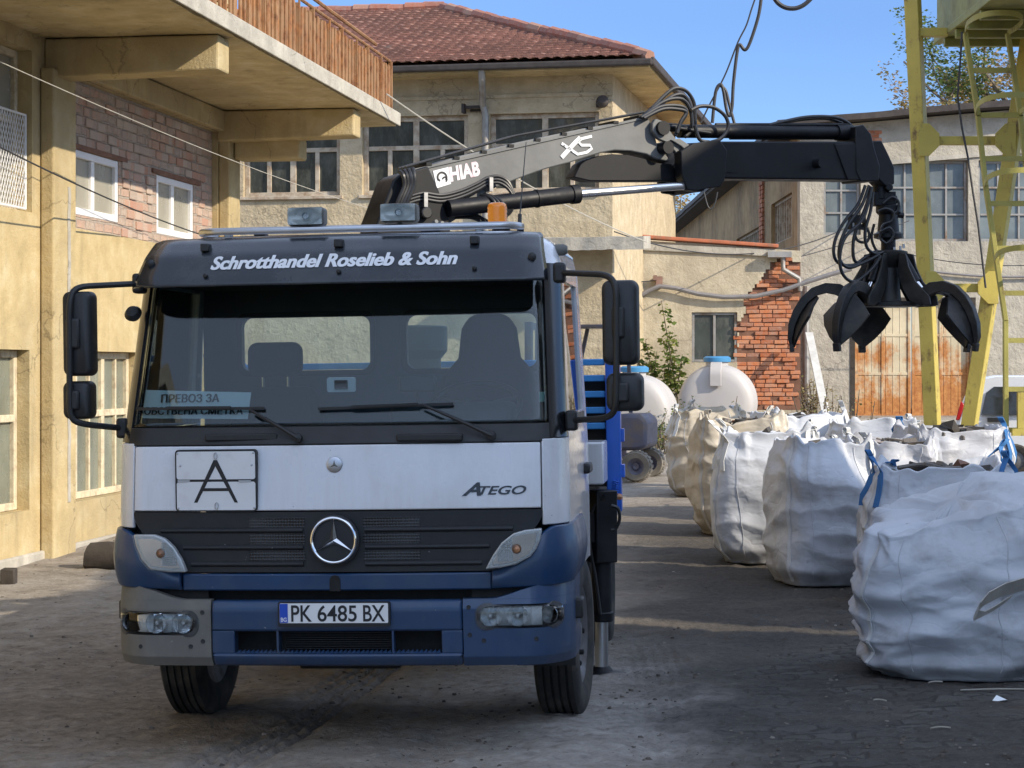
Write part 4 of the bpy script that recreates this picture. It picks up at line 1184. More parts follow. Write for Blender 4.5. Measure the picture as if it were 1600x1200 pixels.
# unseen hall right of the yard, shaped so its shade falls on the front
def build_hall():
    root = empty('unseen_hall', Matrix.Translation((9.3, -16, 0)), 'tall unseen white hall right of the yard, shaped to shade the truck', 'building')
    st, L, H1, H2 = 21.4, 24.95, 10.3, 8.56
    hs = [(1.6 + i * 4.0, 4.2 + i * 4.0, z0, z0 + 1.9) for i in range(6) for z0 in (1.2, 4.6)]
    w = MB().wall([0, st, L], [-0.5, H2], 0, 0.4, hs); w.map(lambda p: Vector((p.y, p.x, p.z)))
    w.box(0, 0.4, 0, st, H2, H1)
    # ends slanted along the sun's bearing to set the shadow edge
    MZ = Matrix(((1, 0, 0, 0), (0, 0, 1, 0), (0, 1, 0, 0), (0, 0, 0, 1))); sk = 9.0 * 0.625
    L2, gp_ = 28.2, 0.62             # second bay beyond a gap added to pass one sun streak
    w.prism([(0.402, 0.0), (9.0, 0.0), (9.0, L - sk), (0.402, L - 0.402 * 0.625)], -0.5, H2, MZ)
    w.prism([(0.402, 0.0), (9.0, 0.0), (9.0, st - sk), (0.402, st - 0.402 * 0.625)], H2 + 0.002, H1, MZ)
    w.prism([(0.0, L + gp_), (9.0, L + gp_ - sk), (9.0, L2 - sk), (0.0, L2)], -0.5, H2, MZ)
    w.prism([(0.0, L + 0.002), (0.4, L - 0.25 + 0.002), (0.4, L + gp_ - 0.25 - 0.002), (0.0, L + gp_ - 0.002)], 6.1, H2, MZ)
    w.build('wall', simple('white_bounce_wall', (0.72, 0.70, 0.66), 0.9, var=0.08), root, smooth=False)  # walls made white to bounce light into the yard
    m = MB(); m.prism([(0.0, 0.0), (9.0, 0.0), (9.0, st - sk), (0.0, st)], H1 + 0.002, H1 + 0.15, MZ); m.prism([(0.0, st + 0.004), (9.0, st - sk + 0.004), (9.0, L - sk), (0.0, L)], H2 + 0.004, H2 + 0.1, MZ); m.prism([(0.0, L + gp_), (9.0, L + gp_ - sk), (9.0, L2 - sk), (0.0, L2)], H2 + 0.004, H2 + 0.1, MZ)
    m.build('roof', MT['lead_dark'], root, smooth=False)
    for (a, b_, z0, z1) in hs:
        m = MB(); n = 4
        for i in range(n + 1):
            y = a + 0.03 + (b_ - a - 0.06) * i / n; m.box(0.12, 0.18, y - 0.03, y + 0.03, z0, z1)
        for z in (z0 + 0.03, (z0 + z1) / 2, z1 - 0.03): m.box(0.125, 0.175, a, b_, z - 0.03, z + 0.03)
        f = m.build('window', MT['galv'], root, smooth=False)
        MB().box(0.145, 0.155, a, b_, z0, z1).build('pane', MT['pane_blue'], f, smooth=False)
build_hall()
# ------------------------------------------------------------------ trees and weeds
def leaf(m, p, r, rnd, flat=0.5):
    a = rnd.random() * 2 * PI
    d = Vector((math.cos(a), math.sin(a), rnd.uniform(-0.6, 0.4))).normalized()
    n = Vector((rnd.uniform(-1, 1), rnd.uniform(-1, 1), rnd.uniform(0, 1.5))).normalized()
    s = d.cross(n).normalized()
    m.add([p, p + d * r * 0.5 + s * r * flat * 0.5, p + d * r, p + d * r * 0.5 - s * r * flat * 0.5], [(0, 1, 2, 3)])

def tree(name, base, h, spread, label, leafmat, n_leaf, lr, seed, sparse=0.5, trunk_r=0.16, group=None, fork=0.3):
    """grown from a forking skeleton; leaves sit along the outer twigs"""
    rnd = random.Random(seed)
    root = empty(name, base, label, 'tree', group)
    bm_ = MB(); tips = []
    def grow(p, d, L, r, lev):
        n = 5; pts = [p]; rs = [r]
        q = p.copy(); dd = d.copy()
        for i in range(n):
            dd = (dd + Vector((rnd.uniform(-.22, .22), rnd.uniform(-.22, .22), rnd.uniform(-.08, .16)))).normalized()
            q = q + dd * (L / n); pts.append(q.copy()); rs.append(r * (1 - 0.45 * (i + 1) / n))
            if lev >= 2: tips.append((q.copy(), dd.copy()))
        bm_.tube(pts, rs, 6 if lev < 2 else 4, cap=False)
        if lev < 4:
            for k in range(3 if lev < 2 else rnd.choice((2, 3))):
                a = rnd.random() * 2 * PI
                side = Vector((math.cos(a), math.sin(a), 0)) * spread
                nd_ = (dd * 0.75 + side + Vector((0, 0, rnd.uniform(0.0, 0.35)))).normalized()
                i = rnd.randint(2, n)
                grow(pts[i], nd_, L * rnd.uniform(0.55, 0.78), rs[i] * 0.65, lev + 1)
    grow(Vector((0, 0, -0.1)), Vector((0.03, 0, 1)), h * fork, trunk_r, 0)
    # scale the skeleton to the wanted height
    mx = max(t[0].z for t in tips); k = h / mx
    bm_.v = [v * k for v in bm_.v]
    bm_.build('trunk', MT['bark'], root)
    m = MB()
    for _ in range(n_leaf):
        p, d = rnd.choice(tips)
        if rnd.random() < 0.25 + sparse * (0.5 + 0.5 * noise.noise(p * k * 0.7 + Vector((seed, 0, 0)))): continue
        leaf(m, p * k + Vector((rnd.gauss(0, 1), rnd.gauss(0, 1), rnd.gauss(0, 1))) * lr * 1.3, lr * rnd.uniform(0.6, 1.25), rnd)
    m.build('crown', leafmat, root, smooth=False)
    return root
def gpt(px, Y):
    x = (px - 800) * Y / FPX
    return Vector((x, Y, gz(x, min(Y, 46))))
tree('deciduous_tree', gpt(1492, 84), 14.4, 0.75, 'wide thinning autumn tree rising behind the workshop roof and the yellow gantry', MT['leaf_autumn'], 26000, 0.19, 11, 0.3, 0.2)
tree('deciduous_tree', gpt(1640, 82), 16.5, 0.6, 'dense green leaved tree at the right edge behind the gantry ladder', MT['leaf_green'], 13000, 0.2, 5, 0.2, 0.22)
tree('deciduous_tree', gpt(1318, 92), 11.8, 0.7, 'small bare reddish tree peeping over the workshop roof above the black boom', MT['leaf_autumn'], 2500, 0.14, 21, 0.6, 0.15)
tree('deciduous_tree', gpt(1095, 96), 10.2, 0.8, 'brown leaved tree in the gap between the tiled house and the workshop', MT['leaf_autumn'], 9000, 0.2, 8, 0.3, 0.18)

def weed(name, base, h, n_stem, spread, label, cat='plant', mat='leaf_green', lr=0.1, seed=1, per=26, group=None, kind=None):
    rnd = random.Random(seed); root = empty(name, base, label, cat, group)
    st = MB(); lf = MB()
    for i in range(n_stem):
        a = rnd.random() * 2 * PI; q = spread * math.sqrt(rnd.random())
        p = Vector((q * math.cos(a), q * math.sin(a) * 0.5, -0.03)); hh = h * rnd.uniform(0.45, 1.0)
        lean = Vector((rnd.uniform(-.25, .25), rnd.uniform(-.2, .2), 1))
        pts = [p + lean * (hh * t) + Vector((math.sin(t * 3 + i) * 0.03, 0, 0)) for t in (0, .25, .5, .75, 1)]
        st.tube(pts, [0.012 * h ** 0.5 * (1 - 0.8 * t) + 0.002 for t in (0, .25, .5, .75, 1)], 5)
        for k in range(per):
            t = rnd.uniform(0.12, 1.0)
            c = p + lean * (hh * t)
            leaf(lf, c + Vector((rnd.uniform(-1, 1), rnd.uniform(-1, 1), rnd.uniform(-.5, .5))) * lr * 1.2 * (1.25 - 0.6 * t), lr * rnd.uniform(0.5, 1.2), rnd, 0.7)
    st.build('stem', MT['bark'], root); lf.build('foliage', MT[mat], root, smooth=False)
    return root
weed('wall_shrub', gpt(1030, 39.3), 2.55, 6, 0.45, 'tall leafy yellow-green weed shrub growing against the annexe wall beside the water tank', 'shrub', lr=0.12, seed=4, per=130)
weed('wall_shrub', gpt(1052, 39.0), 2.75, 3, 0.2, 'slim upright green sapling left of the dark annexe window', 'sapling', lr=0.12, seed=9, per=170)
weed('yard_weed', gpt(1040, 33.5), 0.75, 26, 0.6, 'low clump of green and yellow weeds at the foot of the left water tank', 'weed', lr=0.06, seed=3, per=26)
weed('yard_weed', gpt(1053, 32.0), 0.5, 18, 0.25, 'dry brownish weed tuft beside the hindmost beige sack', 'weed', mat='leaf_dry', lr=0.05, seed=6, per=30)
weed('yard_weed', gpt(1116, 30.0), 1.25, 5, 0.16, 'thin green weed standing in front of the right water tank', 'weed', lr=0.07, seed=14, per=34)
weed('yard_weed', gpt(1083, 30.0), 1.1, 4, 0.08, 'small yellow-green weed sprig showing between the two water tanks', 'weed', lr=0.07, seed=15, per=26)
weed('yard_weed', gpt(1308, 27.0), 1.22, 42, 0.42, 'dry straw-coloured weed tuft rising behind the sacks in front of the leaning plank', 'weed', mat='leaf_dry', lr=0.045, seed=17, per=30)
weed('yard_weed', gpt(1262, 42.0), 1.0, 26, 0.5, 'grey-green weeds at the foot of the exposed brick corner', 'weed', mat='leaf_dry', lr=0.06, seed=18, per=30)

# ------------------------------------------------------------------ water tanks
def tank(px, Y, r, cz, L, yaw, label):
    c = P(px, 575, Y); g = gz(c.x, Y)
    root = empty('water_tank', Matrix.Translation((c.x, Y, g)) @ Matrix.Rotation(yaw, 4, 'Z'), label, 'water tank', 'white water tanks')
    M = Matrix.Translation((0, 0, cz - g)) @ Matrix.Rotation(R(-90), 4, 'X')   # local z -> +y
    prof = [(0.0, -0.13), (r * 0.4, -0.125), (r * 0.7, -0.11), (r * 0.86, -0.085), (r * 0.95, -0.04), (r * 0.99, 0.0), (r, 0.05)]
    y = 0.12
    while y < L - 0.2:
        prof += [(r * 1.0, y), (r * 1.035, y + 0.03), (r * 1.035, y + 0.15), (r * 1.0, y + 0.18)]
        y += 0.30
    prof += [(r, L), (r * 0.9, L + 0.1), (r * 0.6, L + 0.24), (0, L + 0.3)]
    MB().lathe(prof, M, 56, cap=False).build('shell', MT['tank'], root, ang=50)
    m = MB()
    # moulded vertical band over the end face
    pts = []
    for k in range(14):
        a = R(90 - k * 6.2); rr = r * 1.045
        q = min(1.0, k / 13)
        zz = rr * math.cos(q * 1.15) * 1.0
        pts.append((0.0, 0.14 - 0.32 * math.sin(min(1, q * 1.6) * PI / 2), cz - g + r * (1.045 - 0.72 * max(0, q - 0.15) ** 1.2)))
    m.ribbon(pts, (0.10, 0, 0), 0.07)
    m.build('end_rib', MT['tank'], root, bevel=0.01)
    m = MB(); m.lathe([(0.20, 0.0), (0.20, 0.10), (0.15, 0.12)], Matrix.Translation((0, 0.28, cz - g + r * 0.98)), 24)
    m.build('neck', MT['tank'], root)
    m = MB(); m.lathe([(0.24, 0.0), (0.245, 0.07), (0.20, 0.10), (0.0, 0.10)], Matrix.Translation((0, 0.28, cz - g + r * 0.98 + 0.08)), 24)
    m.build('lid', MT['tank_cap'], root)
    m = MB()
    for yy in (0.25, L * 0.5, L - 0.3):
        m.prism([(-r * 0.9, 0), (r * 0.9, 0), (r * 0.7, cz - g - r * 0.55), (-r * 0.7, cz - g - r * 0.55)], yy, yy + 0.12)
    m.build('cradle', MT['tank'], root)
    return root
tank(1119, 36.0, 0.66, P(1117, 630, 36).z, 1.4, R(-9), 'big white ribbed water tank with a blue lid, under the dark annexe window')
tank(988, 34.0, 0.63, P(988, 647, 34).z, 1.4, R(-10), 'white ribbed water tank with a blue lid, half hidden behind the truck mirror')

# ------------------------------------------------------------------ forklift
def forklift():
    b = gpt(948, 27.4)
    M = Matrix.Translation(b) @ Matrix.Rotation(R(166), 4, 'Z')
    root = empty('forklift', M, 'small grey and violet forklift parked behind the truck in front of the water tanks', 'forklift')
    # local x points forwards (to the left, hidden side), -x is the counterweight; y across
    m = MB()
    m.prism([(-0.50, 0.40), (-0.62, 0.45), (-0.62, 0.80), (-0.52, 0.88), (-0.22, 0.88), (-0.20, 0.40)], -0.44, 0.44)
    m.build('counterweight', MT['fork_grey'], root, bevel=0.05)
    m = MB(); m.prism([(-0.19, 0.26), (-0.19, 0.86), (0.12, 0.86), (0.15, 0.5), (0.72, 0.5), (0.72, 0.26)], -0.46, 0.46)
    m.build('body', MT['fork_purple'], root, bevel=0.03)
    m = MB(); m.box(-0.15, 0.09, 0.462, 0.468, 0.76, 0.83); m.box(-0.15, -0.02, 0.462, 0.467, 0.56, 0.70)
    m.build('engine_cover', MT['fork_orange'], root, smooth=False, bevel=0.002, seg=1)
    m = MB(); m.box(-0.2, 0.15, -0.22, 0.22, 0.90, 1.0); m.box(-0.22, -0.14, -0.22, 0.22, 1.01, 1.35)
    m.build('seat', MT['seat'], root, bevel=0.03)
    m = MB()
    for sx_, x0, x1 in ((1, 0.68, 0.35), (1, -0.25, -0.2)):
        for y in (-0.42, 0.42): m.beam((x0, y, 0.5 if x0 > 0 else 0.88), (x1, y, 2.02), 0.05, 0.05)
    m.box(-0.3, 0.45, -0.46, 0.46, 2.02, 2.06)
    m.build('overhead_guard', MT['fork_grey'], root, bevel=0.006)
    m = MB()
    for y in (-0.3, 0.3): m.box(0.95, 1.05, y - 0.04, y + 0.04, 0.08, 2.1)
    for z in (0.4, 1.2, 2.0): m.box(0.97, 1.03, -0.26, 0.26, z, z + 0.09)
    mt_ = m.build('mast', MT['fork_grey'], root, bevel=0.005)
    for y in (-0.25, 0.25): MB().box(1.06, 2.0, y - 0.05, y + 0.05, 0.06, 0.10).build('fork_tine', MT['steel'], mt_, bevel=0.004)
    for (x, y, r, mt) in ((-0.50, -0.5, 0.20, 'tyre_dusty'), (-0.50, 0.5, 0.20, 'tyre_dusty'), (0.45, -0.54, 0.28, 'tyre'), (0.45, 0.54, 0.28, 'tyre')):
        Mw = Matrix.Translation((x, y, r)) @ Matrix.Rotation(R(90), 4, 'X')
        t = MB().lathe([(r * .55, -.09), (r * .9, -.10), (r, -.07), (r, .07), (r * .9, .10), (r * .55, .09)], Mw, 28, cap=False)
        for k in range(20):
            a = 2 * PI * k / 20
            t.box(r * 0.97, r * 1.04, -0.018, 0.018, -0.08, 0.08, Mw @ Matrix.Rotation(a, 4, 'Z'))
        w = t.build('wheel', MT[mt], root)
        MB().lathe([(0.0, -.06), (r * .2, -.07), (r * .25, -.04), (r * .56, -.085), (r * .56, .085), (r * .25, .04), (r * .2, .07), (0, .06)], Mw, 24, cap=False).build('rim', MT['fork_grey'], w)
forklift()

# ------------------------------------------------------------------ yellow gantry with caged ladder
def gantry():
    Y = 24.0
    G = Frame((0, Y, 0), 0)
    c = P(1470, 575, Y); b = Vector((c.x, Y, gz(c.x, Y)))
    root = empty('gantry_crane', b, 'yellow painted steel gantry with splayed legs, cross bars and caged ladder, right of the grapple', 'gantry crane')
    A = lambda px, py, off=0.0: P(px, py, Y + off) - b
    def leg(a, c_, w=0.165):
        a = Vector(a); c_ = Vector(c_)
        d = (c_ - a).normalized()
        foot = c_ + d * ((c_.z) / -d.z) if d.z else c_
        m = MB(); rt = Matrix.Rotation(R(28), 3, d)
        m.beam(a - d * 2.2, foot, w, w, rt @ Vector((0, 1, 0)))
        return m, foot
    m, f1 = leg(A(1426, 0), A(1458, 680)); m.build('leg', MT['crane_yellow'], root, bevel=0.008)
    m, f2 = leg(A(1611, 40), A(1513, 676)); m.build('leg', MT['crane_yellow'], root, bevel=0.008)
    for f in (f1, f2):
        MB().box(f.x - .2, f.x + .2, -.2, .2, -0.05, 0.06).build('foot_plate', MT['crane_yellow'], root, bevel=0.01)
    # cross bars with gussets
    for (xa, xb, y) in ((1448, 1572, 220), (1458, 1545, 450)):
        MB().beam(A(xa, y), A(xb, y), 0.10, 0.10, (0, 1, 0)).build('cross_bar', MT['crane_yellow'], root, bevel=0.006)
        for (px, sg) in ((xa - 10, 1), (xb + 6, -1)):
            p = A(px, y)
            pr = [(p.x - sg * 0.04, p.z - 0.19), (p.x + sg * 0.08, p.z - 0.19), (p.x + sg * 0.2, p.z - 0.07), (p.x + sg * 0.2, p.z + 0.07), (p.x + sg * 0.08, p.z + 0.19), (p.x - sg * 0.04, p.z + 0.19)]
            MB().prism(pr, -0.125, -0.105).build('gusset', MT['crane_yellow'], root, smooth=False, bevel=0.004)
    MB().beam(A(1424, 51), A(1480, 51), 0.12, 0.10).build('cross_bar', MT['crane_yellow'], root, bevel=0.006)
    # operator platform / cabin, drawn out beyond view to shade the ladder
    olive = simple('olive_cabin_paint', (0.25, 0.25, 0.07), 0.55, var=0.2, dirt=(0.12, 0.11, 0.06), ds=3.0)
    p = A(1478, 54)
    m = MB(); m.box(p.x, p.x + 4.6, -3.6, 0.7, p.z, p.z + 0.09)
    for i in range(4): m.box(p.x + 0.02, p.x + 4.58, -1.7 + i * 0.62, -1.62 + i * 0.62, p.z - 0.11, p.z - 0.002)
    m.build('platform', olive, root, smooth=False, bevel=0.008)
    m = MB(); m.box(p.x + 0.9, p.x + 4.5, -3.56, -3.52, p.z + 0.092, p.z + 2.1); m.box(p.x + 0.03, p.x + 0.07, -1.81, 0.66, p.z + 0.092, p.z + 2.1); m.box(p.x + 4.46, p.x + 4.5, -3.51, 0.6, p.z + 0.092, p.z + 2.1); m.box(p.x + 0.08, p.x + 4.45, 0.62, 0.66, p.z + 0.092, p.z + 2.1)
    m.build('cabin_wall', olive, root, smooth=False, bevel=0.01)
    # ladder
    YL = -1.3
    B = lambda px, py, o=0.0: P(px, py, Y + YL + o) - b
    sl = [(1508, 52), (1528, 180), (1540, 290), (1556, 400), (1571, 500), (1571, 560), (1572, 690)]
    lm = MB()
    left = [B(*q) for q in sl]
    for i in range(len(left) - 1): lm.beam(left[i], left[i + 1] + (left[i + 1] - left[i]) * 0.02, 0.05, 0.07, (0, 1, 0))
    w = 0.47
    for i in range(len(left) - 1): lm.beam(left[i] + Vector((w, 0, 0)), left[i + 1] + Vector((w, 0, 0)) + (left[i + 1] - left[i]) * 0.02, 0.05, 0.07, (0, 1, 0))
    ladp = rustmat('shade_toned_ladder_paint', (0.36, 0.32, 0.085), (0.12, 0.08, 0.04), (0.22, 0.16, 0.06), 0.6, None, 0.55, 5.0)  # gantry yellow darkened to paint in the cabin's shade
    lad = lm.build('ladder', ladp, root, smooth=False, bevel=0.004, seg=1)
    def xat(py):
        return interp([(q[1], q[0]) for q in sl], py)
    for py in (110, 180, 248, 318, 388, 458, 532, 608, 672):
        a = B(xat(py), py); MB().beam(a, a + Vector((w, 0, 0)), 0.06, 0.055).build('rung', ladp, lad, smooth=False)
    for py in (52, 158, 272, 388):
        a = B(xat(py), py + (18 if py > 60 else 0)); r = 0.36
        cx = a.x + w / 2
        pts = []
        for k in range(21):
            t = PI * k / 20
            pts.append((cx - (w / 2 + 0.10 * math.sin(t)) * math.cos(t) * 1.0 - 0.10 * math.cos(t) * math.sin(t), -1.3 - 0.75 * math.sin(t) ** 0.9, a.z + 0.10 * math.sin(t)))
        MB().ribbon(pts, (0, 0, 0.03), 0.008).build('hoop', ladp, lad)
    # bottom bracket of the ladder
    a = B(1578, 672); m = MB(); m.box(a.x, a.x + 0.5, YL - 0.12, YL - 0.06, a.z - 0.06, a.z + 0.02); m.box(a.x + 0.06, a.x + 0.13, YL - 0.12, YL - 0.06, a.z + 0.022, a.z + 0.42)
    m.build('ladder_bracket', MT['crane_yellow'], root, smooth=False)
    # cable that runs down beside the ladder
    pts = [P(px, py, Y - 2.0) - b for px, py in ((1503, 50), (1500, 100), (1496, 150), (1503, 200), (1512, 245), (1520, 300), (1528, 350), (1534, 400), (1540, 450))]
    MB().tube(pts, 0.012, 5).build('control_cable', MT['wire'], root)
gantry()

# ------------------------------------------------------------------ van
def van():
    Y = 27.5
    b = P(1490, 575, Y); g = gz(b.x, Y)
    M = Matrix.Translation((b.x, Y, g)) @ Matrix.Rotation(R(-14), 4, 'Z') @ Matrix.Diagonal((0.85, 0.9, 0.70, 1.0))
    root = empty('parked_car', M, 'low white estate car with dark side windows parked behind the yellow ladder', 'car')
    W = 1.9; L = 4.6; H = 1.93
    prof = [(0.06, 0.32), (0.0, 0.6), (0.0, 0.95), (0.10, 1.35), (0.24, 1.75), (0.36, 1.88), (0.6, 1.94), (2.9, 1.93), (3.25, 1.82), (3.85, 1.2), (4.6, 0.98), (4.7, 0.6), (4.62, 0.32)]
    m = MB()
    ys = [0.0, 0.06, 0.14, W - 0.14, W - 0.06, W]
    def ins(y): return {0: 0.10, 1: 0.03, 2: 0.0, 3: 0.0, 4: 0.03, 5: 0.10}[y]
    vs = []; n = len(prof)
    cx, cz = 2.2, 1.0
    for k, y in enumerate(ys):
        for (x, z) in prof:
            f = 1 - ins(k) * 0.35
            tum = 0.13 * sm(1.05, 1.9, z)
            yy = y + (tum if k < 3 else -tum)
            vs.append((cx + (x - cx) * f, yy, cz + (z - cz) * f if z > 0.4 else z))
    fs = []
    for k in range(len(ys) - 1):
        for i in range(n):
            j = (i + 1) % n
            fs.append((k * n + i, k * n + j, (k + 1) * n + j, (k + 1) * n + i))
    fs.append(tuple(reversed(range(n)))); fs.append(tuple((len(ys) - 1) * n + i for i in range(n)))
    m.add(vs, fs); m.build('body', MT['van_white'], root, ang=40)
    tum = lambda z: 0.13 * sm(1.05, 1.9, z)
    def glass(poly):
        mm = MB(); q = [(x, tum(z) - 0.012, z) for x, z in poly]; q2 = [(x, tum(z) + 0.02, z) for x, z in poly]
        k = len(poly); mm.add(q + q2, [tuple(range(k)), tuple(reversed(range(k, 2 * k)))] + [(i, (i + 1) % k, k + (i + 1) % k, k + i) for i in range(k)])
        return mm.build('side_window', MT['van_glass'], root, smooth=False)
    glass([(0.42, 1.18), (0.50, 1.60), (0.62, 1.72), (1.45, 1.72), (1.45, 1.18)])
    glass([(1.53, 1.18), (1.53, 1.72), (2.35, 1.72), (2.35, 1.18)])
    glass([(2.45, 1.18), (2.45, 1.72), (2.95, 1.70), (3.45, 1.22), (3.45, 1.18)])
    m = MB(); m.prism([(0.03, 1.08), (0.10, 1.08), (0.16, 1.38), (0.11, 1.44)], 0.03, 0.10)
    m.build('tail_lamp', MT['red_lens'], root, bevel=0.01)
    m = MB(); m.box(0.52, 0.82, -0.03, 0.05, 1.05, 1.13); m.build('door_handle', MT['black_plastic'], root, bevel=0.01)
    m = MB(); m.box(1.2, 3.9, -0.018, 0.05, 0.62, 0.72); m.build('rub_strip', MT['black_plastic'], root, bevel=0.006)
    m = MB(); m.prism([(-0.08, 0.3), (0.15, 0.3), (0.15, 0.62), (-0.08, 0.58)], 0.05, W - 0.05); m.build('bumper', MT['black_plastic'], root, bevel=0.03)
    for x in (0.9, 3.75):
        for y in (0.06, W - 0.06):
            Mw = Matrix.Translation((x, y, 0.32)) @ Matrix.Rotation(R(90), 4, 'X')
            w = MB().lathe([(.2, -.09), (.29, -.10), (.32, -.07), (.32, .07), (.29, .10), (.2, .09)], Mw, 28, cap=False).build('wheel', MT['tyre'], root)
            MB().lathe([(0, -.05), (.08, -.09), (.19, -.07), (.205, -.10), (.205, .10), (.19, .07), (.08, .09), (0, .05)], Mw, 24, cap=False).build('rim', MT['rim'], w)
van()

# ------------------------------------------------------------------ bulk bags
def fabric(name, col, dirt, dth):
    m, nt, b = nm(name)
    t = tco(nt)
    c = rmp(nt, nz(nt, t, 2.0, 5.0), [(0.3, cmul(col, 0.93)), (0.7, cmul(col, 1.03))])
    f = rmp(nt, nz(nt, t, 2.6, 9.0, 0.7), [(dth - 0.1, 0.0), (dth + 0.12, 0.75)])
    c = mixc(nt, f, c, dirt)
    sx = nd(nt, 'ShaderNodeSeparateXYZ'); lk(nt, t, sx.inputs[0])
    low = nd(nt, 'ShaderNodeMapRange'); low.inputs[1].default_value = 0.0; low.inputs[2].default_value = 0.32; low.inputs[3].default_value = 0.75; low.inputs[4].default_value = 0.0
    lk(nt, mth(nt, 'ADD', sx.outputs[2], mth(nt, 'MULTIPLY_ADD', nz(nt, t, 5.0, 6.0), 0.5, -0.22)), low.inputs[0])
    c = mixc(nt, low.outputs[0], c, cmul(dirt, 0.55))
    sp = rmp(nt, nz(nt, t, 13.0, 4.0, 0.6), [(0.70, 0.0), (0.76, 0.5)])
    c = mixc(nt, sp, c, cmul(dirt, 0.5))
    lk(nt, c, b.inputs['Base Color']); b.inputs['Roughness'].default_value = 0.42
    b.inputs['Specular IOR Level'].default_value = 0.45
    b.inputs['Subsurface Weight'].default_value = 0.0
    w = nz(nt, tco(nt, (1, 1, 2.2)), 2.6, 2.5, 0.5, 0.5)
    w2 = nd(nt, 'ShaderNodeTexVoronoi', feature='DISTANCE_TO_EDGE'); w2.inputs['Scale'].default_value = 2.2
    dv = nd(nt, 'ShaderNodeVectorMath', operation='ADD'); nn = nd(nt, 'ShaderNodeTexNoise'); nn.inputs['Scale'].default_value = 3.0; nn.inputs['Detail'].default_value = 3
    t2 = tco(nt, (1.0, 1.0, 1.7)); lk(nt, t2, nn.inputs['Vector']); lk(nt, t2, dv.inputs[0]); lk(nt, nn.outputs['Color'], dv.inputs[1]); lk(nt, dv.outputs[0], w2.inputs['Vector'])
    crease = rmp(nt, w2.outputs['Distance'], [(0.0, 0.0), (0.10, 0.75), (0.4, 1.0)])
    h = mth(nt, 'ADD', mth(nt, 'MULTIPLY', w, 1.0), mth(nt, 'MULTIPLY', crease, 0.09))
    h = mth(nt, 'ADD', h, mth(nt, 'MULTIPLY', nz(nt, t, 60.0, 3.0), 0.04))
    bmp(nt, b, h, 0.40, 0.05)
    out = nt.nodes['Material Output']
    tr = nd(nt, 'ShaderNodeBsdfTranslucent'); lk(nt, c, tr.inputs[0])
    mx = nd(nt, 'ShaderNodeMixShader'); mx.inputs[0].default_value = 0.12
    lk(nt, b.outputs[0], mx.inputs[1]); lk(nt, tr.outputs[0], mx.inputs[2]); lk(nt, mx.outputs[0], out.inputs[0])
    return m
FAB = {'w': fabric('white_woven_sack', (0.60, 0.62, 0.655), (0.34, 0.33, 0.32), 0.62),
       'd': fabric('dirty_white_sack', (0.50, 0.51, 0.54), (0.25, 0.235, 0.225), 0.55),
       'b': fabric('beige_aged_sack', (0.54, 0.475, 0.37), (0.30, 0.25, 0.185), 0.58)}
def ridged(v):
    return 1.0 - abs(noise.noise(v)) * 2.0
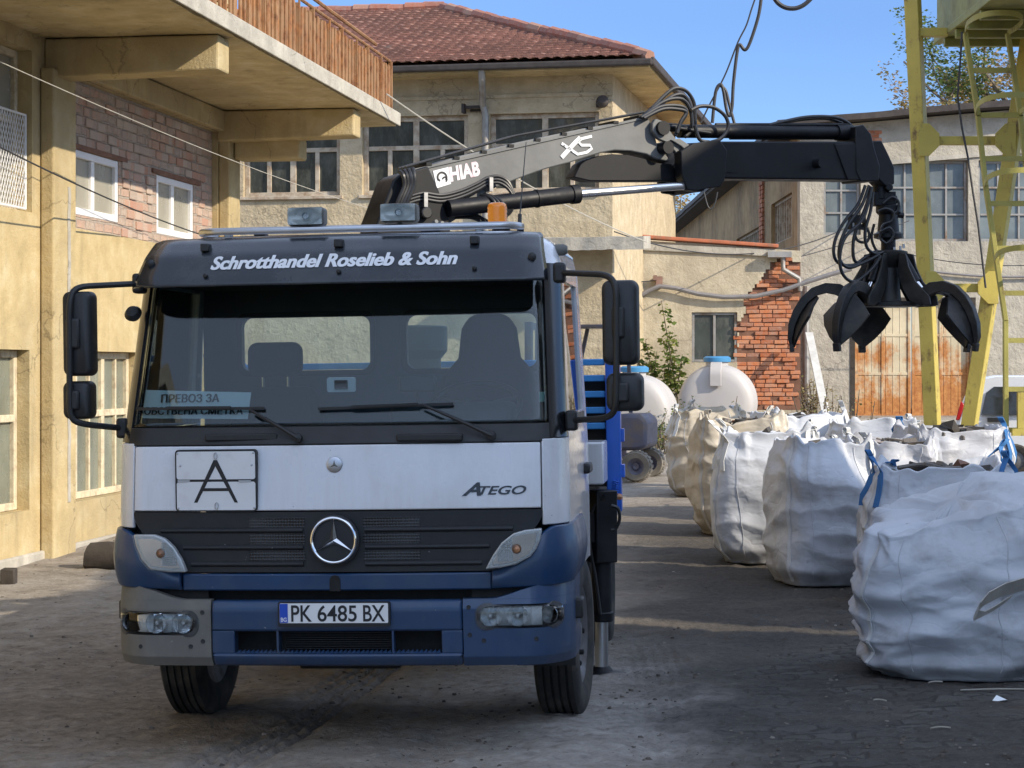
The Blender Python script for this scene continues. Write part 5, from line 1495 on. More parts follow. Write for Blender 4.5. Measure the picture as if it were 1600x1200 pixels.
def bag(base, w, d, h, yaw, seed, label, fab='w', slump=(0, 0), bulge=0.08, rim_drop=0.05, loops=(1, 1, 1, 1), loop_mat='strap_white', crump=1.0, topmat=True, skirt=0.0, corner=0.10, loop_h=0.16, taper=0.10, rag=1.0, closed=False):
    rnd = random.Random(seed); so = Vector((seed * 3.7, seed * 1.3, seed * 2.1))
    root = empty('bulk_bag', Matrix.Translation(base) @ Matrix.Rotation(yaw, 4, 'Z'), label, 'bulk bag', 'woven bulk bags in a row along the yard')
    hw, hd = w / 2, d / 2
    NT, NZ = 200, 96
    def shape(a, t, off=0.0):
        th = 2 * PI * a
        c, s_ = math.cos(th), math.sin(th)
        e = 2.0 / lerp(3.2, 5.0, sm(0.3, 1.0, t))
        x = math.copysign(abs(c) ** e, c); y = math.copysign(abs(s_) ** e, s_)
        cornerness = sm(0.75, 1.0, abs(x)) * sm(0.75, 1.0, abs(y))
        # vertical profile : rounded foot, belly, neck
        pr = 1.0 + bulge * math.sin(PI * min(1, t * 1.15)) - 0.16 * (1 - sm(0.0, 0.10, t)) ** 1.0 - 0.03 * sm(0.8, 1.0, t) + skirt * (1 - sm(0.0, 0.35, t))
        pr -= 0.06 * (1 - sm(0.02, 0.35, t)) + taper * sm(0.72, 1.0, t) * (1 - 0.5 * cornerness)
        v = Vector((x * hw * 2, y * hd * 2, t * h * 2.2)) + so
        # folds : gathered towards the corners near the top, sagging creases lower down
        dsp = 0.0
        dsp += 0.030 * noise.noise(v * 0.9)
        tw = Vector((0.25 * noise.noise(v * 0.8 + so), 0.25 * noise.noise(v * 0.8 - so), 0.3 * noise.noise(v * 0.7)))
        vv = v + tw
        dsp += 0.026 * crump * (ridged(Vector((vv.x * 0.8, vv.y * 0.8, vv.z * 1.9))) - 0.6) * sm(0.0, 0.1, t) * (1 - 0.5 * sm(0.75, 1, t))
        dsp += 0.018 * crump * (ridged(Vector((vv.x * 1.1 + vv.z, vv.y * 1.1 - vv.z * 0.8, vv.z * 1.3))) - 0.5)
        dsp += 0.004 * crump * (ridged(Vector((vv.x * 2.4, vv.y * 2.4, vv.z * 4.0))) - 0.5)
        dsp += 0.018 * crump * (ridged(Vector((vv.x * 2.6, vv.y * 2.6, vv.z * 0.35))) - 0.5) * sm(0.5, 0.9, t)
        dsp += 0.05 * crump * (ridged(Vector((vv.x * 1.5, vv.y * 1.5, vv.z * 0.3 + 7))) - 0.55) * sm(0.7, 1.0, t)
        dsp += 0.030 * (ridged(Vector((vv.x * 2.2, vv.y * 2.2, vv.z * 0.6))) - 0.5) * (1 - sm(0.0, 0.16, t))
        # stitched corner seam stands proud
        r_ = pr + dsp / max(0.3, min(hw, hd)) + 0.012 * cornerness
        p = Vector((x * hw * r_, y * hd * r_, 0))
        top = h * (1 - rim_drop * (1 - cornerness)) + corner * cornerness - rag * 0.12 * (0.5 + 0.5 * noise.noise(Vector((x * 1.6, y * 1.6, seed)))) + rag * 0.07 * noise.noise(Vector((x * 4, y * 4, seed)))
        sl = slump[0] * x + slump[1] * y
        top += sl
        p.z = top * t ** 0.94 + 0.012 * noise.noise(v * 2.0) * sm(0, 0.2, t)
        p.x += slump[0] * -0.25 * t * t; p.y += slump[1] * -0.25 * t * t
        return p
    m = MB(); vs = []; fs = []
    for j in range(NZ + 1):
        t = j / NZ
        for i in range(NT): vs.append(shape(i / NT, t))
    # rolled rim and inner wall going down to the filling
    for q, (sc_, dz) in enumerate(((0.93, 0.012), (0.75, 0.03), (0.5, 0.035), (0.25, 0.03)) if closed else ((0.965, 0.004), (0.93, -0.05), (0.90, -0.13), (0.87, -0.22))):
        for i in range(NT):
            p = shape(i / NT, 1.0); k = 0.02 * noise.noise(Vector((i * 0.31, q, seed)))
            vs.append(Vector((p.x * (sc_ + k), p.y * (sc_ + k), p.z + dz + (0.05 if closed else 0.02) * noise.noise(Vector((math.cos(i * 0.0314) * 2.5, math.sin(i * 0.0314) * 2.5, q * 0.7 + seed + 5))))))
    n_r = NZ + 1 + 4
    for j in range(n_r - 1):
        for i in range(NT):
            i2 = (i + 1) % NT
            fs.append((j * NT + i, j * NT + i2, (j + 1) * NT + i2, (j + 1) * NT + i))
    fs.append(tuple(reversed(range(NT))))
    ci = len(vs); zc = sum(vs[(n_r - 1) * NT + i].z for i in range(NT)) / NT
    vs.append(Vector((0, 0, zc + 0.02)))
    for i in range(NT): fs.append(((n_r - 1) * NT + i, (n_r - 1) * NT + (i + 1) % NT, ci))
    m.add(vs, fs)
    m.build('sack', FAB[fab], root, ang=180)
    # stitched seam tape down each vertical corner
    for k, (sx_, sy_) in enumerate(((1, 1), (-1, 1), (-1, -1), (1, -1))):
        a = (math.atan2(sy_, sx_) / (2 * PI)) % 1.0
        a += (0.035 if sy_ < 0 else -0.03) * (1 if k % 2 else -1)
        pts = [shape(a + 0.004 * math.sin(t * 0.2), t / 48.0) for t in range(1, 49)]
        c0 = Vector((0, 0, 0)); pts = [p + Vector((p.x, p.y, 0)).normalized() * 0.004 for p in pts]
        tn = Vector((-pts[20].y, pts[20].x, 0)).normalized() * 0.016
        MB().ribbon(pts, tn, 0.006).build('seam_tape', MT['strap_white' if fab != 'b' else 'strap_grey'], root)
        if loops[k]:
            p0 = shape(a - 0.05, 0.97) + Vector((0, 0, -0.02)); p1 = shape(a + 0.05, 0.97) + Vector((0, 0, -0.02))
            out = Vector((sx_, sy_, 0)).normalized(); lp = []
            hh = loop_h * rnd.uniform(0.4, 1.2); lean = rnd.uniform(-0.14, 0.20)
            for q in range(17):
                t = q / 16; s_ = math.sin(PI * t)
                lp.append(p0.lerp(p1, t) + Vector((0, 0, hh * s_ ** 0.8)) + out * (lean * s_ + 0.02) + (p1 - p0).normalized() * 0.05 * math.sin(2 * PI * t) * 1.0)
            tail0 = [shape(a - 0.05, t) + (Vector((p0.x, p0.y, 0)).normalized()) * 0.012 for t in (0.70, 0.78, 0.86, 0.92)]
            tail1 = [shape(a + 0.05, t) + (Vector((p1.x, p1.y, 0)).normalized()) * 0.012 for t in (0.92, 0.86, 0.78, 0.70)]
            seq = tail0 + lp + tail1
            wv = out.cross(Vector((0, 0, 1))).normalized() * 0.0
            wv_l = [Vector((-out.y, out.x, 0)) * 0.026] * 4 + [out * 0.027] * 17 + [Vector((-out.y, out.x, 0)) * 0.026] * 4
            # blend the strap width direction so it does not pinch
            for q in range(3):
                f = (q + 1) / 4
                wv_l[4 + q] = (wv_l[3] * (1 - f) + out * 0.027 * f); wv_l[20 - q] = (wv_l[21] * (1 - f) + out * 0.027 * f)
            MB().ribbon(seq, wv_l, 0.006).build('lifting_loop', MT[loop_mat], root)
    # stitch lines down the panels
    for q in (0.70, 0.79, 0.60, 0.04):
        pts = [shape(q + 0.006 * noise.noise(Vector((t * 0.1, q * 9, seed))), t / 40.0) for t in range(2, 40)]
        pts = [p + Vector((p.x, p.y, 0)).normalized() * 0.003 for p in pts]
        tn = Vector((-pts[20].y, pts[20].x, 0)).normalized() * 0.0025
        MB().ribbon(pts, tn, 0.003).build('stitch_line', MT['stitch'], root)
    return root, shape, zc

def scrapfill(items, name, label):
    """loose scrap lying in the open tops"""
    rnd = random.Random(77); m = MB()
    for (base, yaw, w, d, z, n, big) in items:
        M0 = Matrix.Translation(base) @ Matrix.Rotation(yaw, 4, 'Z')
        for _ in range(n):
            x, y = rnd.uniform(-0.34, 0.34) * w, rnd.uniform(-0.34, 0.34) * d
            hgt = 0.17 * (1 - (2 * x / w) ** 2) * (1 - (2 * y / d) ** 2)
            s_ = rnd.uniform(0.02, 0.06) * big
            M = M0 @ Matrix.Translation((x, y, z + hgt + rnd.uniform(-0.03, 0.05))) @ Matrix.Rotation(rnd.random() * 6, 4, 'Z') @ Matrix.Rotation(rnd.uniform(-1, 1), 4, 'X')
            if rnd.random() < 0.35:
                m.tube([M @ Vector((-s_ * 2, 0, 0)), M @ Vector((0, s_ * 0.4, 0)), M @ Vector((s_ * 2, 0, s_ * 0.5))], s_ * 0.25, 5)
            else:
                k = rnd.uniform(0.3, 1.0); j = lambda: rnd.uniform(0.6, 1.2)
                v = [(sx_ * s_ * j(), sy_ * s_ * j(), sz_ * s_ * 0.5 * k * j()) for sz_ in (-1, 1) for sy_ in (-1, 1) for sx_ in (-1, 1)]
                m.add([M @ Vector(q) for q in v], [(0, 2, 3, 1), (4, 5, 7, 6), (0, 1, 5, 4), (2, 6, 7, 3), (0, 4, 6, 2), (1, 3, 7, 5)])
    return m.build(name, MT['scrap'], smooth=False, kind='stuff')

def bagpos(pxl, Y, w):
    x = (pxl - 800) * Y / FPX + w / 2
    return Vector((x, Y, gz(x, Y)))
fills = []
def put(pxl, Yf, w, d, h, yaw, seed, label, fill=0, big=1.0, **k):
    b = bagpos(pxl, Yf + d / 2, w)
    r_, sh, zc = bag(b, w, d, h, yaw, seed, label, **k)
    if fill: fills.append((b, yaw, w, d, zc, fill, big))
    return r_, b, sh
front_sack = put(1352, 11.6, 1.06, 0.95, 1.05, R(-10), 1, 'slumped white bulk bag with a grey strap, nearest the camera at the right', fab='w', slump=(0.11, 0.07), bulge=0.07, skirt=0.10, loops=(0, 0, 0, 0), corner=0.02, crump=1.9, taper=0.16, rag=0.5, closed=True)
put(1352, 15.0, 1.15, 1.05, 1.16, R(-8), 2, 'wide full white bulk bag with blue lifting loops, right behind the nearest slumped bag', fab='w', bulge=0.07, fill=70, big=1.3, loops=(1, 1, 1, 1), loop_mat='strap_blue', rim_drop=0.06)
put(1312, 17.3, 0.86, 0.9, 1.22, R(-3), 3, 'grey dirty bulk bag wedged between two whiter bags near the front', fab='d', bulge=0.05, fill=60, big=1.2, loops=(0, 1, 1, 0), crump=1.3)
put(1206, 16.25, 0.78, 0.9, 1.27, R(9), 4, 'tall bluish white bulk bag with narrow seam, second from the front in the left column', fab='w', bulge=0.06, skirt=0.04, fill=60, big=1.1, loops=(1, 0, 0, 1))
put(1118, 17.7, 0.92, 0.92, 1.27, R(-6), 5, 'bright white bulk bag with a pale vertical strap, third from the front at left', fab='w', bulge=0.07, fill=60, loops=(1, 1, 1, 1))
put(1084, 20.0, 0.9, 0.9, 1.26, R(4), 6, 'beige crinkled bulk bag with a grey hanging strap, second from the back of the row', fab='b', bulge=0.08, crump=1.7, fill=40, loops=(1, 1, 0, 0), loop_mat='strap_grey')
put(1048, 24.3, 0.92, 0.9, 1.14, R(-5), 7, 'beige crinkled bulk bag at the far end of the row beside the weeds', fab='b', bulge=0.09, crump=1.7, loops=(1, 1, 1, 0), corner=0.18)
put(1176, 21.5, 1.0, 0.95, 1.22, R(12), 8, 'white bulk bag in the back column behind the bright strapped bag', fab='w', fill=60, loops=(1, 1, 1, 1))
put(1290, 20.8, 1.0, 0.95, 1.18, R(-12), 9, 'open white bulk bag heaped with scrap in the back column under the dry weed tuft', fab='w', fill=90, big=1.1, loops=(1, 1, 0, 1))
put(1400, 18.6, 1.0, 0.95, 1.24, R(6), 10, 'white bulk bag with dark lumps on top beside the gantry leg', fab='d', fill=80, big=1.5, loops=(0, 1, 0, 1), loop_mat='strap_blue')
bpy.context.view_layer.update()
fi = front_sack[0].matrix_world.inverted()
sp = [(1640, 905), (1600, 912), (1566, 922), (1540, 936), (1527, 952), (1524, 964), (1534, 966), (1552, 956), (1580, 938), (1606, 926), (1640, 920)]
pts = [fi @ P(px, py, 11.52 - 0.05 * math.sin(i * 0.6)) for i, (px, py) in enumerate(sp)]
MB().ribbon(pts, [Vector((0.016, -0.028, 0.042))] * len(pts), 0.006).build('lifting_loop', MT['strap_grey'], front_sack[0])
scrapfill(fills, 'scrap_metal', None)

# ------------------------------------------------------------------ small things in the yard
def plank():
    a = P(1297, 655, 37.0); b_ = P(1264, 520, 39.6)
    a.z = gz(a.x, a.y); d = b_ - a
    m = MB(); m.beam(a, b_, 0.15, 0.035, (0, 1, 0.2))
    o = m.build('wood_plank', MT['plank'], None, bevel=0.006)
    tag(o, 'pale weathered plank leaning on the wall beside the exposed brick', 'plank')
plank()
def stump():
    p = gpt(168, 18.6); m = MB()
    M = Matrix.Translation(p + Vector((0, 0, 0.09))) @ Matrix.Rotation(R(80), 4, 'Z') @ Matrix.Rotation(R(90), 4, 'X')
    vs = []
    m.lathe([(0.05, -0.2), (0.13, -0.17), (0.15, 0.0), (0.13, 0.17), (0.06, 0.2)], M, 14)
    m.v = [v + Vector((1, 1, 0.6)) * 0.03 * noise.noise(v * 6) for v in m.v]
    tag(m.build('log', MT['wood_dark'], None), 'short dark log lying at the foot of the yellow wall', 'log')
    p = gpt(14, 17.6); m = MB().box(p.x - 0.06, p.x + 0.06, p.y - 0.06, p.y + 0.06, p.z - 0.05, p.z + 0.13)
    m.v = [v + Vector((1, 1, 1)) * 0.01 * noise.noise(v * 9) for v in m.v]
    tag(m.build('wooden_post', MT['wood_dark'], None, bevel=0.01), 'stub of a wooden post by the yellow wall at the left edge', 'post')
stump()
rnd = random.Random(31)
for i, (px, py, L, rot, lab) in enumerate(((1560, 1103, 0.42, 0.05, 'long pale straw curved on the cobbles at the right edge'), (1462, 1089, 0.09, 0.3, 'short pale stick on the cobbles left of the straw'), (1375, 1116, 0.07, -0.5, 'tiny white splinter lying on the dark cobbles'), (1470, 1162, 0.10, 0.1, 'small white scrap near the bottom right corner'))):
    Y = 5920 / (py - 575.0) ; x = (px - 800) * Y / FPX; z = gz(x, Y) + 0.008
    pts = [(x + L * (t - 0.5) * math.cos(rot), Y + L * (t - 0.5) * math.sin(rot) + 0.03 * math.sin(t * 3), z + 0.01) for t in (0, .25, .5, .75, 1)]
    tag(MB().tube(pts, 0.005, 5).build('straw', MT['straw'], None), lab, 'straw')
p = P(1562, 1120, 5920 / 545.0); p.z = gz(p.x, p.y) + 0.012
m = MB(); m.add([(p.x - .05, p.y - .02, p.z), (p.x + .03, p.y - .03, p.z + .015), (p.x + .05, p.y + .02, p.z + .004), (p.x - .01, p.y + .03, p.z + .03)], [(0, 1, 2, 3)])
m.f.append((3, 2, 1, 0)) if False else None
tag(m.build('paper_scrap', MT['paper'], None), 'crumpled scrap of white paper on the cobbles below the slumped bag', 'paper scrap')

# ------------------------------------------------------------------ overhead wires
def cat_pts(a, b_, sag, n=24):
    a = Vector(a); b_ = Vector(b_)
    return [a.lerp(b_, i / n) - Vector((0, 0, sag * 4 * (i / n) * (1 - i / n))) for i in range(n + 1)]
def wire(pts, r, mat, label, name='overhead_wire', cat='wire'):
    return tag(MB().tube(pts, r, 5).build(name, MT[mat], None), label, cat)
# pale rope from the balcony corner down across the facade
wire(cat_pts(P(604, 147, 25.4), P(1010, 378, 34.5), 0.15), 0.010, 'wire_pale', 'pale rope running down from the balcony corner across the beige facade', 'rope', 'rope')
wire(cat_pts(P(-10, 92, 16.5), P(760, 372, 33.0), 0.18), 0.0045, 'wire_pale', 'thin pale wire slanting from the top left corner down past the brick bay')
wire(cat_pts(P(-10, 225, 16.4), P(330, 372, 24.6), 0.05), 0.008, 'wire', 'thin dark wire along the yellow wall below the white windows')
wire(cat_pts(P(985, 441, 39.6), P(1420, 345, 43.5), 0.25), 0.010, 'wire', 'thin wire rising across the annexe plaster to the workshop')
wire(cat_pts(P(960, 362, 35.4), P(1330, 352, 43.8), 0.5), 0.012, 'wire', 'slack wire hung from the house corner over the red coping')
wire(cat_pts(P(1410, 395, 42.0), P(1620, 414, 42.0), 0.1), 0.010, 'wire', 'thin wire along the workshop wall behind the gantry legs')
def looped(pts_px, Y, r, label):
    c = [P(px, py, Y) for px, py in pts_px]; out = []
    for i in range(len(c) - 1):
        p0, p1, p2, p3 = c[max(i - 1, 0)], c[i], c[i + 1], c[min(i + 2, len(c) - 1)]
        for k in range(6):
            t = k / 6
            out.append(0.5 * ((2 * p1) + (p2 - p0) * t + (2 * p0 - 5 * p1 + 4 * p2 - p3) * t * t + (3 * p1 - p0 - 3 * p2 + p3) * t ** 3))
    out.append(c[-1])
    return tag(MB().tube(out, r, 6).build('overhead_cable', MT['wire'], None), label, 'cable')
looped([(1182, -8), (1174, 15), (1166, 40), (1153, 66), (1136, 110), (1124, 135), (1108, 165), (1095, 192)], 20.0, 0.009, 'thin steel carrier wire descending from the top of the sky to the boom')
looped([(1190, -8), (1185, 25), (1172, 66), (1164, 78), (1156, 70), (1152, 80), (1146, 130), (1144, 165), (1140, 181), (1135, 170), (1130, 140), (1125, 132), (1118, 145), (1113, 192)], 20.0, 0.018, 'black festoon cable looping below the carrier wire in the sky')
looped([(1126, 134), (1134, 142), (1140, 165), (1148, 195)], 20.0, 0.016, 'short black cable tail hanging from the wire knot above the boom')
looped([(1208, -6), (1216, 5), (1228, 12), (1243, 13), (1257, 7), (1270, -5)], 20.0, 0.024, 'short black cable loop dipping in at the top edge of the sky')
# slack telephone cables on the side of the tiled house
looped([(1100, 300), (1106, 322), (1112, 326), (1118, 315), (1121, 300)], 34.0, 0.012, 'small slack cable loop hanging by the house corner under the boom')
# ------------------------------------------------------------------ the truck
TR = Frame((-0.838, 9.82, gz(-0.85, 9.9) - 0.004), R(-6.0), R(-0.9))
truck = empty('tipper_truck', TR.M, 'white and blue flatbed truck with a black loader crane behind its cab, facing the camera', 'truck')

class Prof:
    """plan outline of the cab at each height: front bulge, rounded corner, straight flank"""
    def __init__(s, W, F, r=0.2, b=0.07, ry=1.3, yb=1.66):
        s.W, s.F, s.r, s.b, s.ry, s.yb = W, F, r, b, ry, yb
    def at(s, u, z, off=0.0):
        w, f, r = interp(s.W, z), interp(s.F, z), s.r
        sg = -1.0 if u < 0 else 1.0; a = abs(u)
        if a <= 1.0:
            x = a * (w - r); y = f + s.b * (x / w) ** 2
            n = Vector((2 * s.b * x / w / w * 0.9, -1, 0))
            n.x = 2 * s.b * x / (w * w)
            n = Vector((-(-n.x), -1, 0)).normalized()
        elif a <= 1.3:
            t = (a - 1) / 0.3 * PI / 2
            y0 = s.b * ((w - r) / w) ** 2
            x = w - r + r * math.sin(t); y = f + y0 + r * s.ry * (1 - math.cos(t))
            n = Vector((math.sin(t) + 0.12 * math.cos(t), -math.cos(t), 0)).normalized()
        else:
            y1 = f + s.b * ((w - r) / w) ** 2 + r * s.ry
            x = w; y = y1 + (s.yb - y1) * (a - 1.3) / 0.7
            n = Vector((1, 0, 0))
        return Vector((sg * (x + n.x * off), y + n.y * off, z))
    def front(s, x, z):
        w, f, r = interp(s.W, z), interp(s.F, z), s.r
        a = min(abs(x), w - 0.001)
        if a <= w - r: return f + s.b * (a / w) ** 2
        t = math.asin(min(1, (a - (w - r)) / r))
        return f + s.b * ((w - r) / w) ** 2 + r * s.ry * (1 - math.cos(t))
    def u_of(s, x, z):
        w = interp(s.W, z); r = s.r; a = abs(x); sg = -1 if x < 0 else 1
        if a <= w - r: return sg * a / (w - r)
        return sg * (1 + 0.3 * math.asin(min(1, (a - (w - r)) / r)) / (PI / 2))

W_T = [(0.3, 1.10), (0.85, 1.115), (1.5, 1.11), (1.56, 1.105), (2.36, 1.065), (2.45, 1.045), (2.49, 1.0), (2.53, 0.92), (2.545, 0.8)]
F_T = [(0.3, 0.02), (1.17, 0.0), (1.5, 0.03), (1.563, 0.06), (2.36, 0.34), (2.45, 0.40), (2.49, 0.46), (2.53, 0.60), (2.545, 0.75)]
CAB = Prof(W_T, F_T, 0.17, 0.07, 1.3)
BUM = Prof([(0.3, 1.12), (0.5, 1.135), (0.9, 1.13)], [(0.38, 0.03), (0.47, -0.035), (0.70, -0.045), (0.80, -0.02), (0.95, 0.01)], 0.24, 0.06, 1.35, 0.80)
VIS = Prof([(2.2, 1.085), (2.3, 1.08), (2.50, 1.04), (2.53, 1.01)], [(2.24, 0.06), (2.30, 0.10), (2.42, 0.20), (2.50, 0.33), (2.525, 0.42)], 0.2, 0.09, 1.2, 1.2)
def ON(px, py, prof=CAB, off=0.0):
    """point of the cab front seen at a photo pixel"""
    ly = 0.0
    for _ in range(6):
        p = TR.at(px, py, ly); ly = prof.front(p.x, p.z) - off
    return Vector((p.x, ly, p.z))
def fit(prof, off):
    return lambda p: Vector((p.x, prof.front(p.x, p.z) - off, p.z))
def patch(name, prof, u0, u1, z0, z1, mat, parent=None, nu=40, nz_=10, th=0.02, off=0.0, keep=None, bevel=0.0, ang=35):
    m = MB()
    def fn(a, b, o):
        u = lerp(u0(b) if callable(u0) else u0, u1(b) if callable(u1) else u1, a)
        z = lerp(z0(a) if callable(z0) else z0, z1(a) if callable(z1) else z1, b)
        return prof.at(u, z, off + o)
    m.sheet(fn, nu, nz_, keep, th)
    return m.build(name, MT[mat] if isinstance(mat, str) else mat, parent or truck, bevel=bevel, ang=ang)
def plate(name, pts, prof, off, th, mat, parent, bevel=0.0, n=1):
    """flat outline (x,z) laid on the front skin with a thickness"""
    k = len(pts); m = MB()
    a = [Vector((x, prof.front(x, z) - off - th, z)) for x, z in pts]; b = [Vector((x, prof.front(x, z) - off, z)) for x, z in pts]
    m.add(a + b, [tuple(range(k)), tuple(reversed(range(k, 2 * k)))] + [(i, (i + 1) % k, k + (i + 1) % k, k + i) for i in range(k)])
    return m.build(name, MT[mat] if isinstance(mat, str) else mat, parent, bevel=bevel)
def rrect(cx, cz, w, h, r, n=6):
    out = []
    for (sx, sz, a0) in ((1, 1, 0), (-1, 1, 90), (-1, -1, 180), (1, -1, 270)):
        for k in range(n + 1):
            a = R(a0 + 90 * k / n)
            out.append((cx + sx * (w / 2 - r) + r * math.cos(a), cz + sz * (h / 2 - r) + r * math.sin(a)))
    return out
def ring_plate(name, outer, inner, prof, off, th, mat, parent):
    k = len(outer); m = MB()
    V = lambda pts, o: [Vector((x, prof.front(x, z) - o, z)) for x, z in pts]
    m.add(V(outer, off + th) + V(inner, off + th) + V(outer, off) + V(inner, off), [])
    b = len(m.v) - 4 * k
    for i in range(k):
        j = (i + 1) % k
        for (p, q) in ((0, k), (k, 3 * k), (3 * k, 2 * k), (2 * k, 0)):
            m.f.append((b + p + i, b + p + j, b + q + j, b + q + i))
    return m.build(name, MT[mat], parent)

# --- white skin
patch('front_panel', CAB, -1.06, 1.06, 1.172, 1.484, 'truck_white', nu=50, nz_=12, th=0.02, off=0.006, bevel=0.006)
for s in (-1, 1):
    a, b_ = (1.068, 1.29) if s > 0 else (-1.29, -1.068)
    patch('corner_panel', CAB, a, b_, 1.09, 1.50, 'truck_white', nu=12, nz_=8, th=0.02, off=0.004, bevel=0.004)
# swage line across the bottom of the bonnet flap
m = MB()
def sw(a, b, o):
    u = lerp(-1.05, 1.05, a); z = lerp(1.185, 1.225, b)
    return CAB.at(u, z, 0.0075 + 0.012 * math.sin(PI * b) + o)
# --- doors
for s in (-1, 1):
    a, b_ = (1.30, 1.965) if s > 0 else (-1.965, -1.30)
    d = patch('door', CAB, a, b_, 0.80, 1.555, 'truck_white', nu=20, nz_=14, th=0.03, off=0.004, bevel=0.006)
    patch('door_sill', CAB, a, b_, 0.50, 0.793, 'truck_blue', d, nu=20, nz_=4, th=0.03, off=0.004,
          keep=(lambda q, w_, s=s: ((CAB.at(lerp(1.30, 1.965, q if s > 0 else 1 - q), 0.6).y - 1.25) ** 2 + (lerp(0.5, 0.793, w_) - 0.42) ** 2) ** 0.5 > 0.53))
    # raised window frame
    kp = lambda q, w_: not (0.10 < (q if True else q) < 0.90 and 0.06 < w_ < 0.90)
    patch('window_frame', CAB, a, b_, 1.560, 2.36, 'truck_white', d, nu=30, nz_=30, th=0.04, off=0.002, keep=kp)
    patch('side_window', CAB, lerp(a, b_, 0.08), lerp(a, b_, 0.92), 1.59, 2.30, 'side_glass', d, nu=6, nz_=6, th=0.006, off=-0.012)
    patch('window_seal', CAB, lerp(a, b_, 0.09), lerp(a, b_, 0.91), 1.565, 1.605, 'black_plastic', d, nu=10, nz_=2, th=0.01, off=0.006)
    y = 1.38; x = s * 1.115
    m = MB(); m.box(x - 0.012, x + 0.035, y - 0.11, y + 0.11, 1.27, 1.325); m.build('door_handle', MT['black_plastic'], d, bevel=0.012)
    patch('rear_quarter', CAB, s * 1.972, s * 2.0, 0.80, 2.36, 'truck_white', nu=4, nz_=10, th=0.03, off=0.004)
# --- pillars, cowl, roof
for s in (-1, 1):
    a, b_ = (1.115, 1.295) if s > 0 else (-1.295, -1.115)
    patch('pillar', CAB, a, b_, 1.505, 2.36, 'black_gloss', nu=12, nz_=20, th=0.035, off=0.002)
patch('cowl', CAB, -1.115, 1.115, 1.488, 1.575, 'black_plastic', nu=50, nz_=5, th=0.03, off=0.004, bevel=0.004)
ws = patch('windscreen', CAB, -1.13, 1.13, 1.566, 2.36, 'windscreen', nu=60, nz_=24, th=0.006, off=-0.006, ang=180)
m = MB(); NR = 140
lev = [2.352, 2.40, 2.45, 2.475, 2.49, 2.51, 2.53, 2.54, 2.545]
us = [lerp(-2.0, 2.0, i / NR) for i in range(NR + 1)]
for z in lev:
    for u in us:
        p = CAB.at(u, z, 0.0)
        if abs(u) >= 1.999: p.y = 1.66 - (z - 2.45) * 0.4 if z > 2.45 else 1.66
        m.v.append(p)
for j in range(len(lev) - 1):
    for i in range(NR): m.f.append((j * (NR + 1) + i, j * (NR + 1) + i + 1, (j + 1) * (NR + 1) + i + 1, (j + 1) * (NR + 1) + i))
q = (len(lev) - 1) * (NR + 1)
m.f.append(tuple(q + i for i in range(NR + 1)))
m.build('roof', MT['truck_white'], truck, ang=60)
MB().box(-1.04, 1.04, 0.55, 1.64, 2.30, 2.345).build('headliner', MT['interior_wall'], truck, smooth=False)
# --- inside of the cab
m = MB().wall([-1.04, 1.04], [0.75, 2.36], 1.60, 1.645, [])
def rear_holes():
    out = []
    for (xa, ya, xb, yb_) in ((375, 489, 582, 583), (632, 485, 842, 582)):
        p0 = TR.at(xa, yb_, 1.6); p1 = TR.at(xb, ya, 1.6)
        out.append((p0.x, p1.x, min(p0.z, p1.z), max(p0.z, p1.z)))
    z0 = sum(o[2] for o in out) / 2; z1 = sum(o[3] for o in out) / 2
    return [(o[0], o[1], z0, z1) for o in out]
RH = rear_holes()
m = MB().wall([-1.04, 1.04], [0.75, 2.36], 1.60, 1.65, RH)
rw = m.build('rear_wall', MT['interior_wall'], truck, smooth=False)
for h in RH:
    o_ = rrect((h[0] + h[1]) / 2, (h[2] + h[3]) / 2, h[1] - h[0] + 0.03, h[3] - h[2] + 0.03, 0.06)
    i_ = rrect((h[0] + h[1]) / 2, (h[2] + h[3]) / 2, h[1] - h[0] - 0.03, h[3] - h[2] - 0.03, 0.05)
    m = MB(); k = len(o_)
    m.add([Vector((x, y, z)) for y in (1.59, 1.66) for pts in (o_, i_) for x, z in pts], [])
    for i in range(k):
        j = (i + 1) % k
        for (a, b_) in ((0, k), (k, 3 * k), (3 * k, 2 * k), (2 * k, 0)): m.f.append((a + i, a + j, b_ + j, b_ + i))
    w = m.build('rear_window', MT['black_plastic'], truck)
    MB().box(h[0] - 0.01, h[1] + 0.01, 1.622, 1.628, h[2] - 0.01, h[3] + 0.01).build('pane', MT['lamp_glass'], w, smooth=False)
MB().box(-1.05, 1.05, 0.12, 1.60, 0.78, 0.86).build('cab_floor', MT['interior'], truck, smooth=False)
MB().box(-0.35, 0.35, 0.5, 1.58, 0.862, 1.22).build('engine_hump', MT['interior'], truck, bevel=0.08)
m = MB(); m.prism([(0.16, 1.2), (0.14, 1.535), (0.28, 1.56), (0.52, 1.575), (0.62, 1.50), (0.60, 1.2)], -1.02, 1.02, Matrix(((0, 1, 0, 0), (1, 0, 0, 0), (0, 0, 1, 0), (0, 0, 0, 1))))
m.build('dashboard', MT['interior'], truck, bevel=0.02)
m = MB(); m.prism([(0.30, 1.565), (0.34, 1.66), (0.50, 1.68), (0.62, 1.58)], 0.22, 0.84, Matrix(((0, 1, 0, 0), (1, 0, 0, 0), (0, 0, 1, 0), (0, 0, 0, 1))))
m.build('instrument_binnacle', MT['interior'], truck, bevel=0.03)
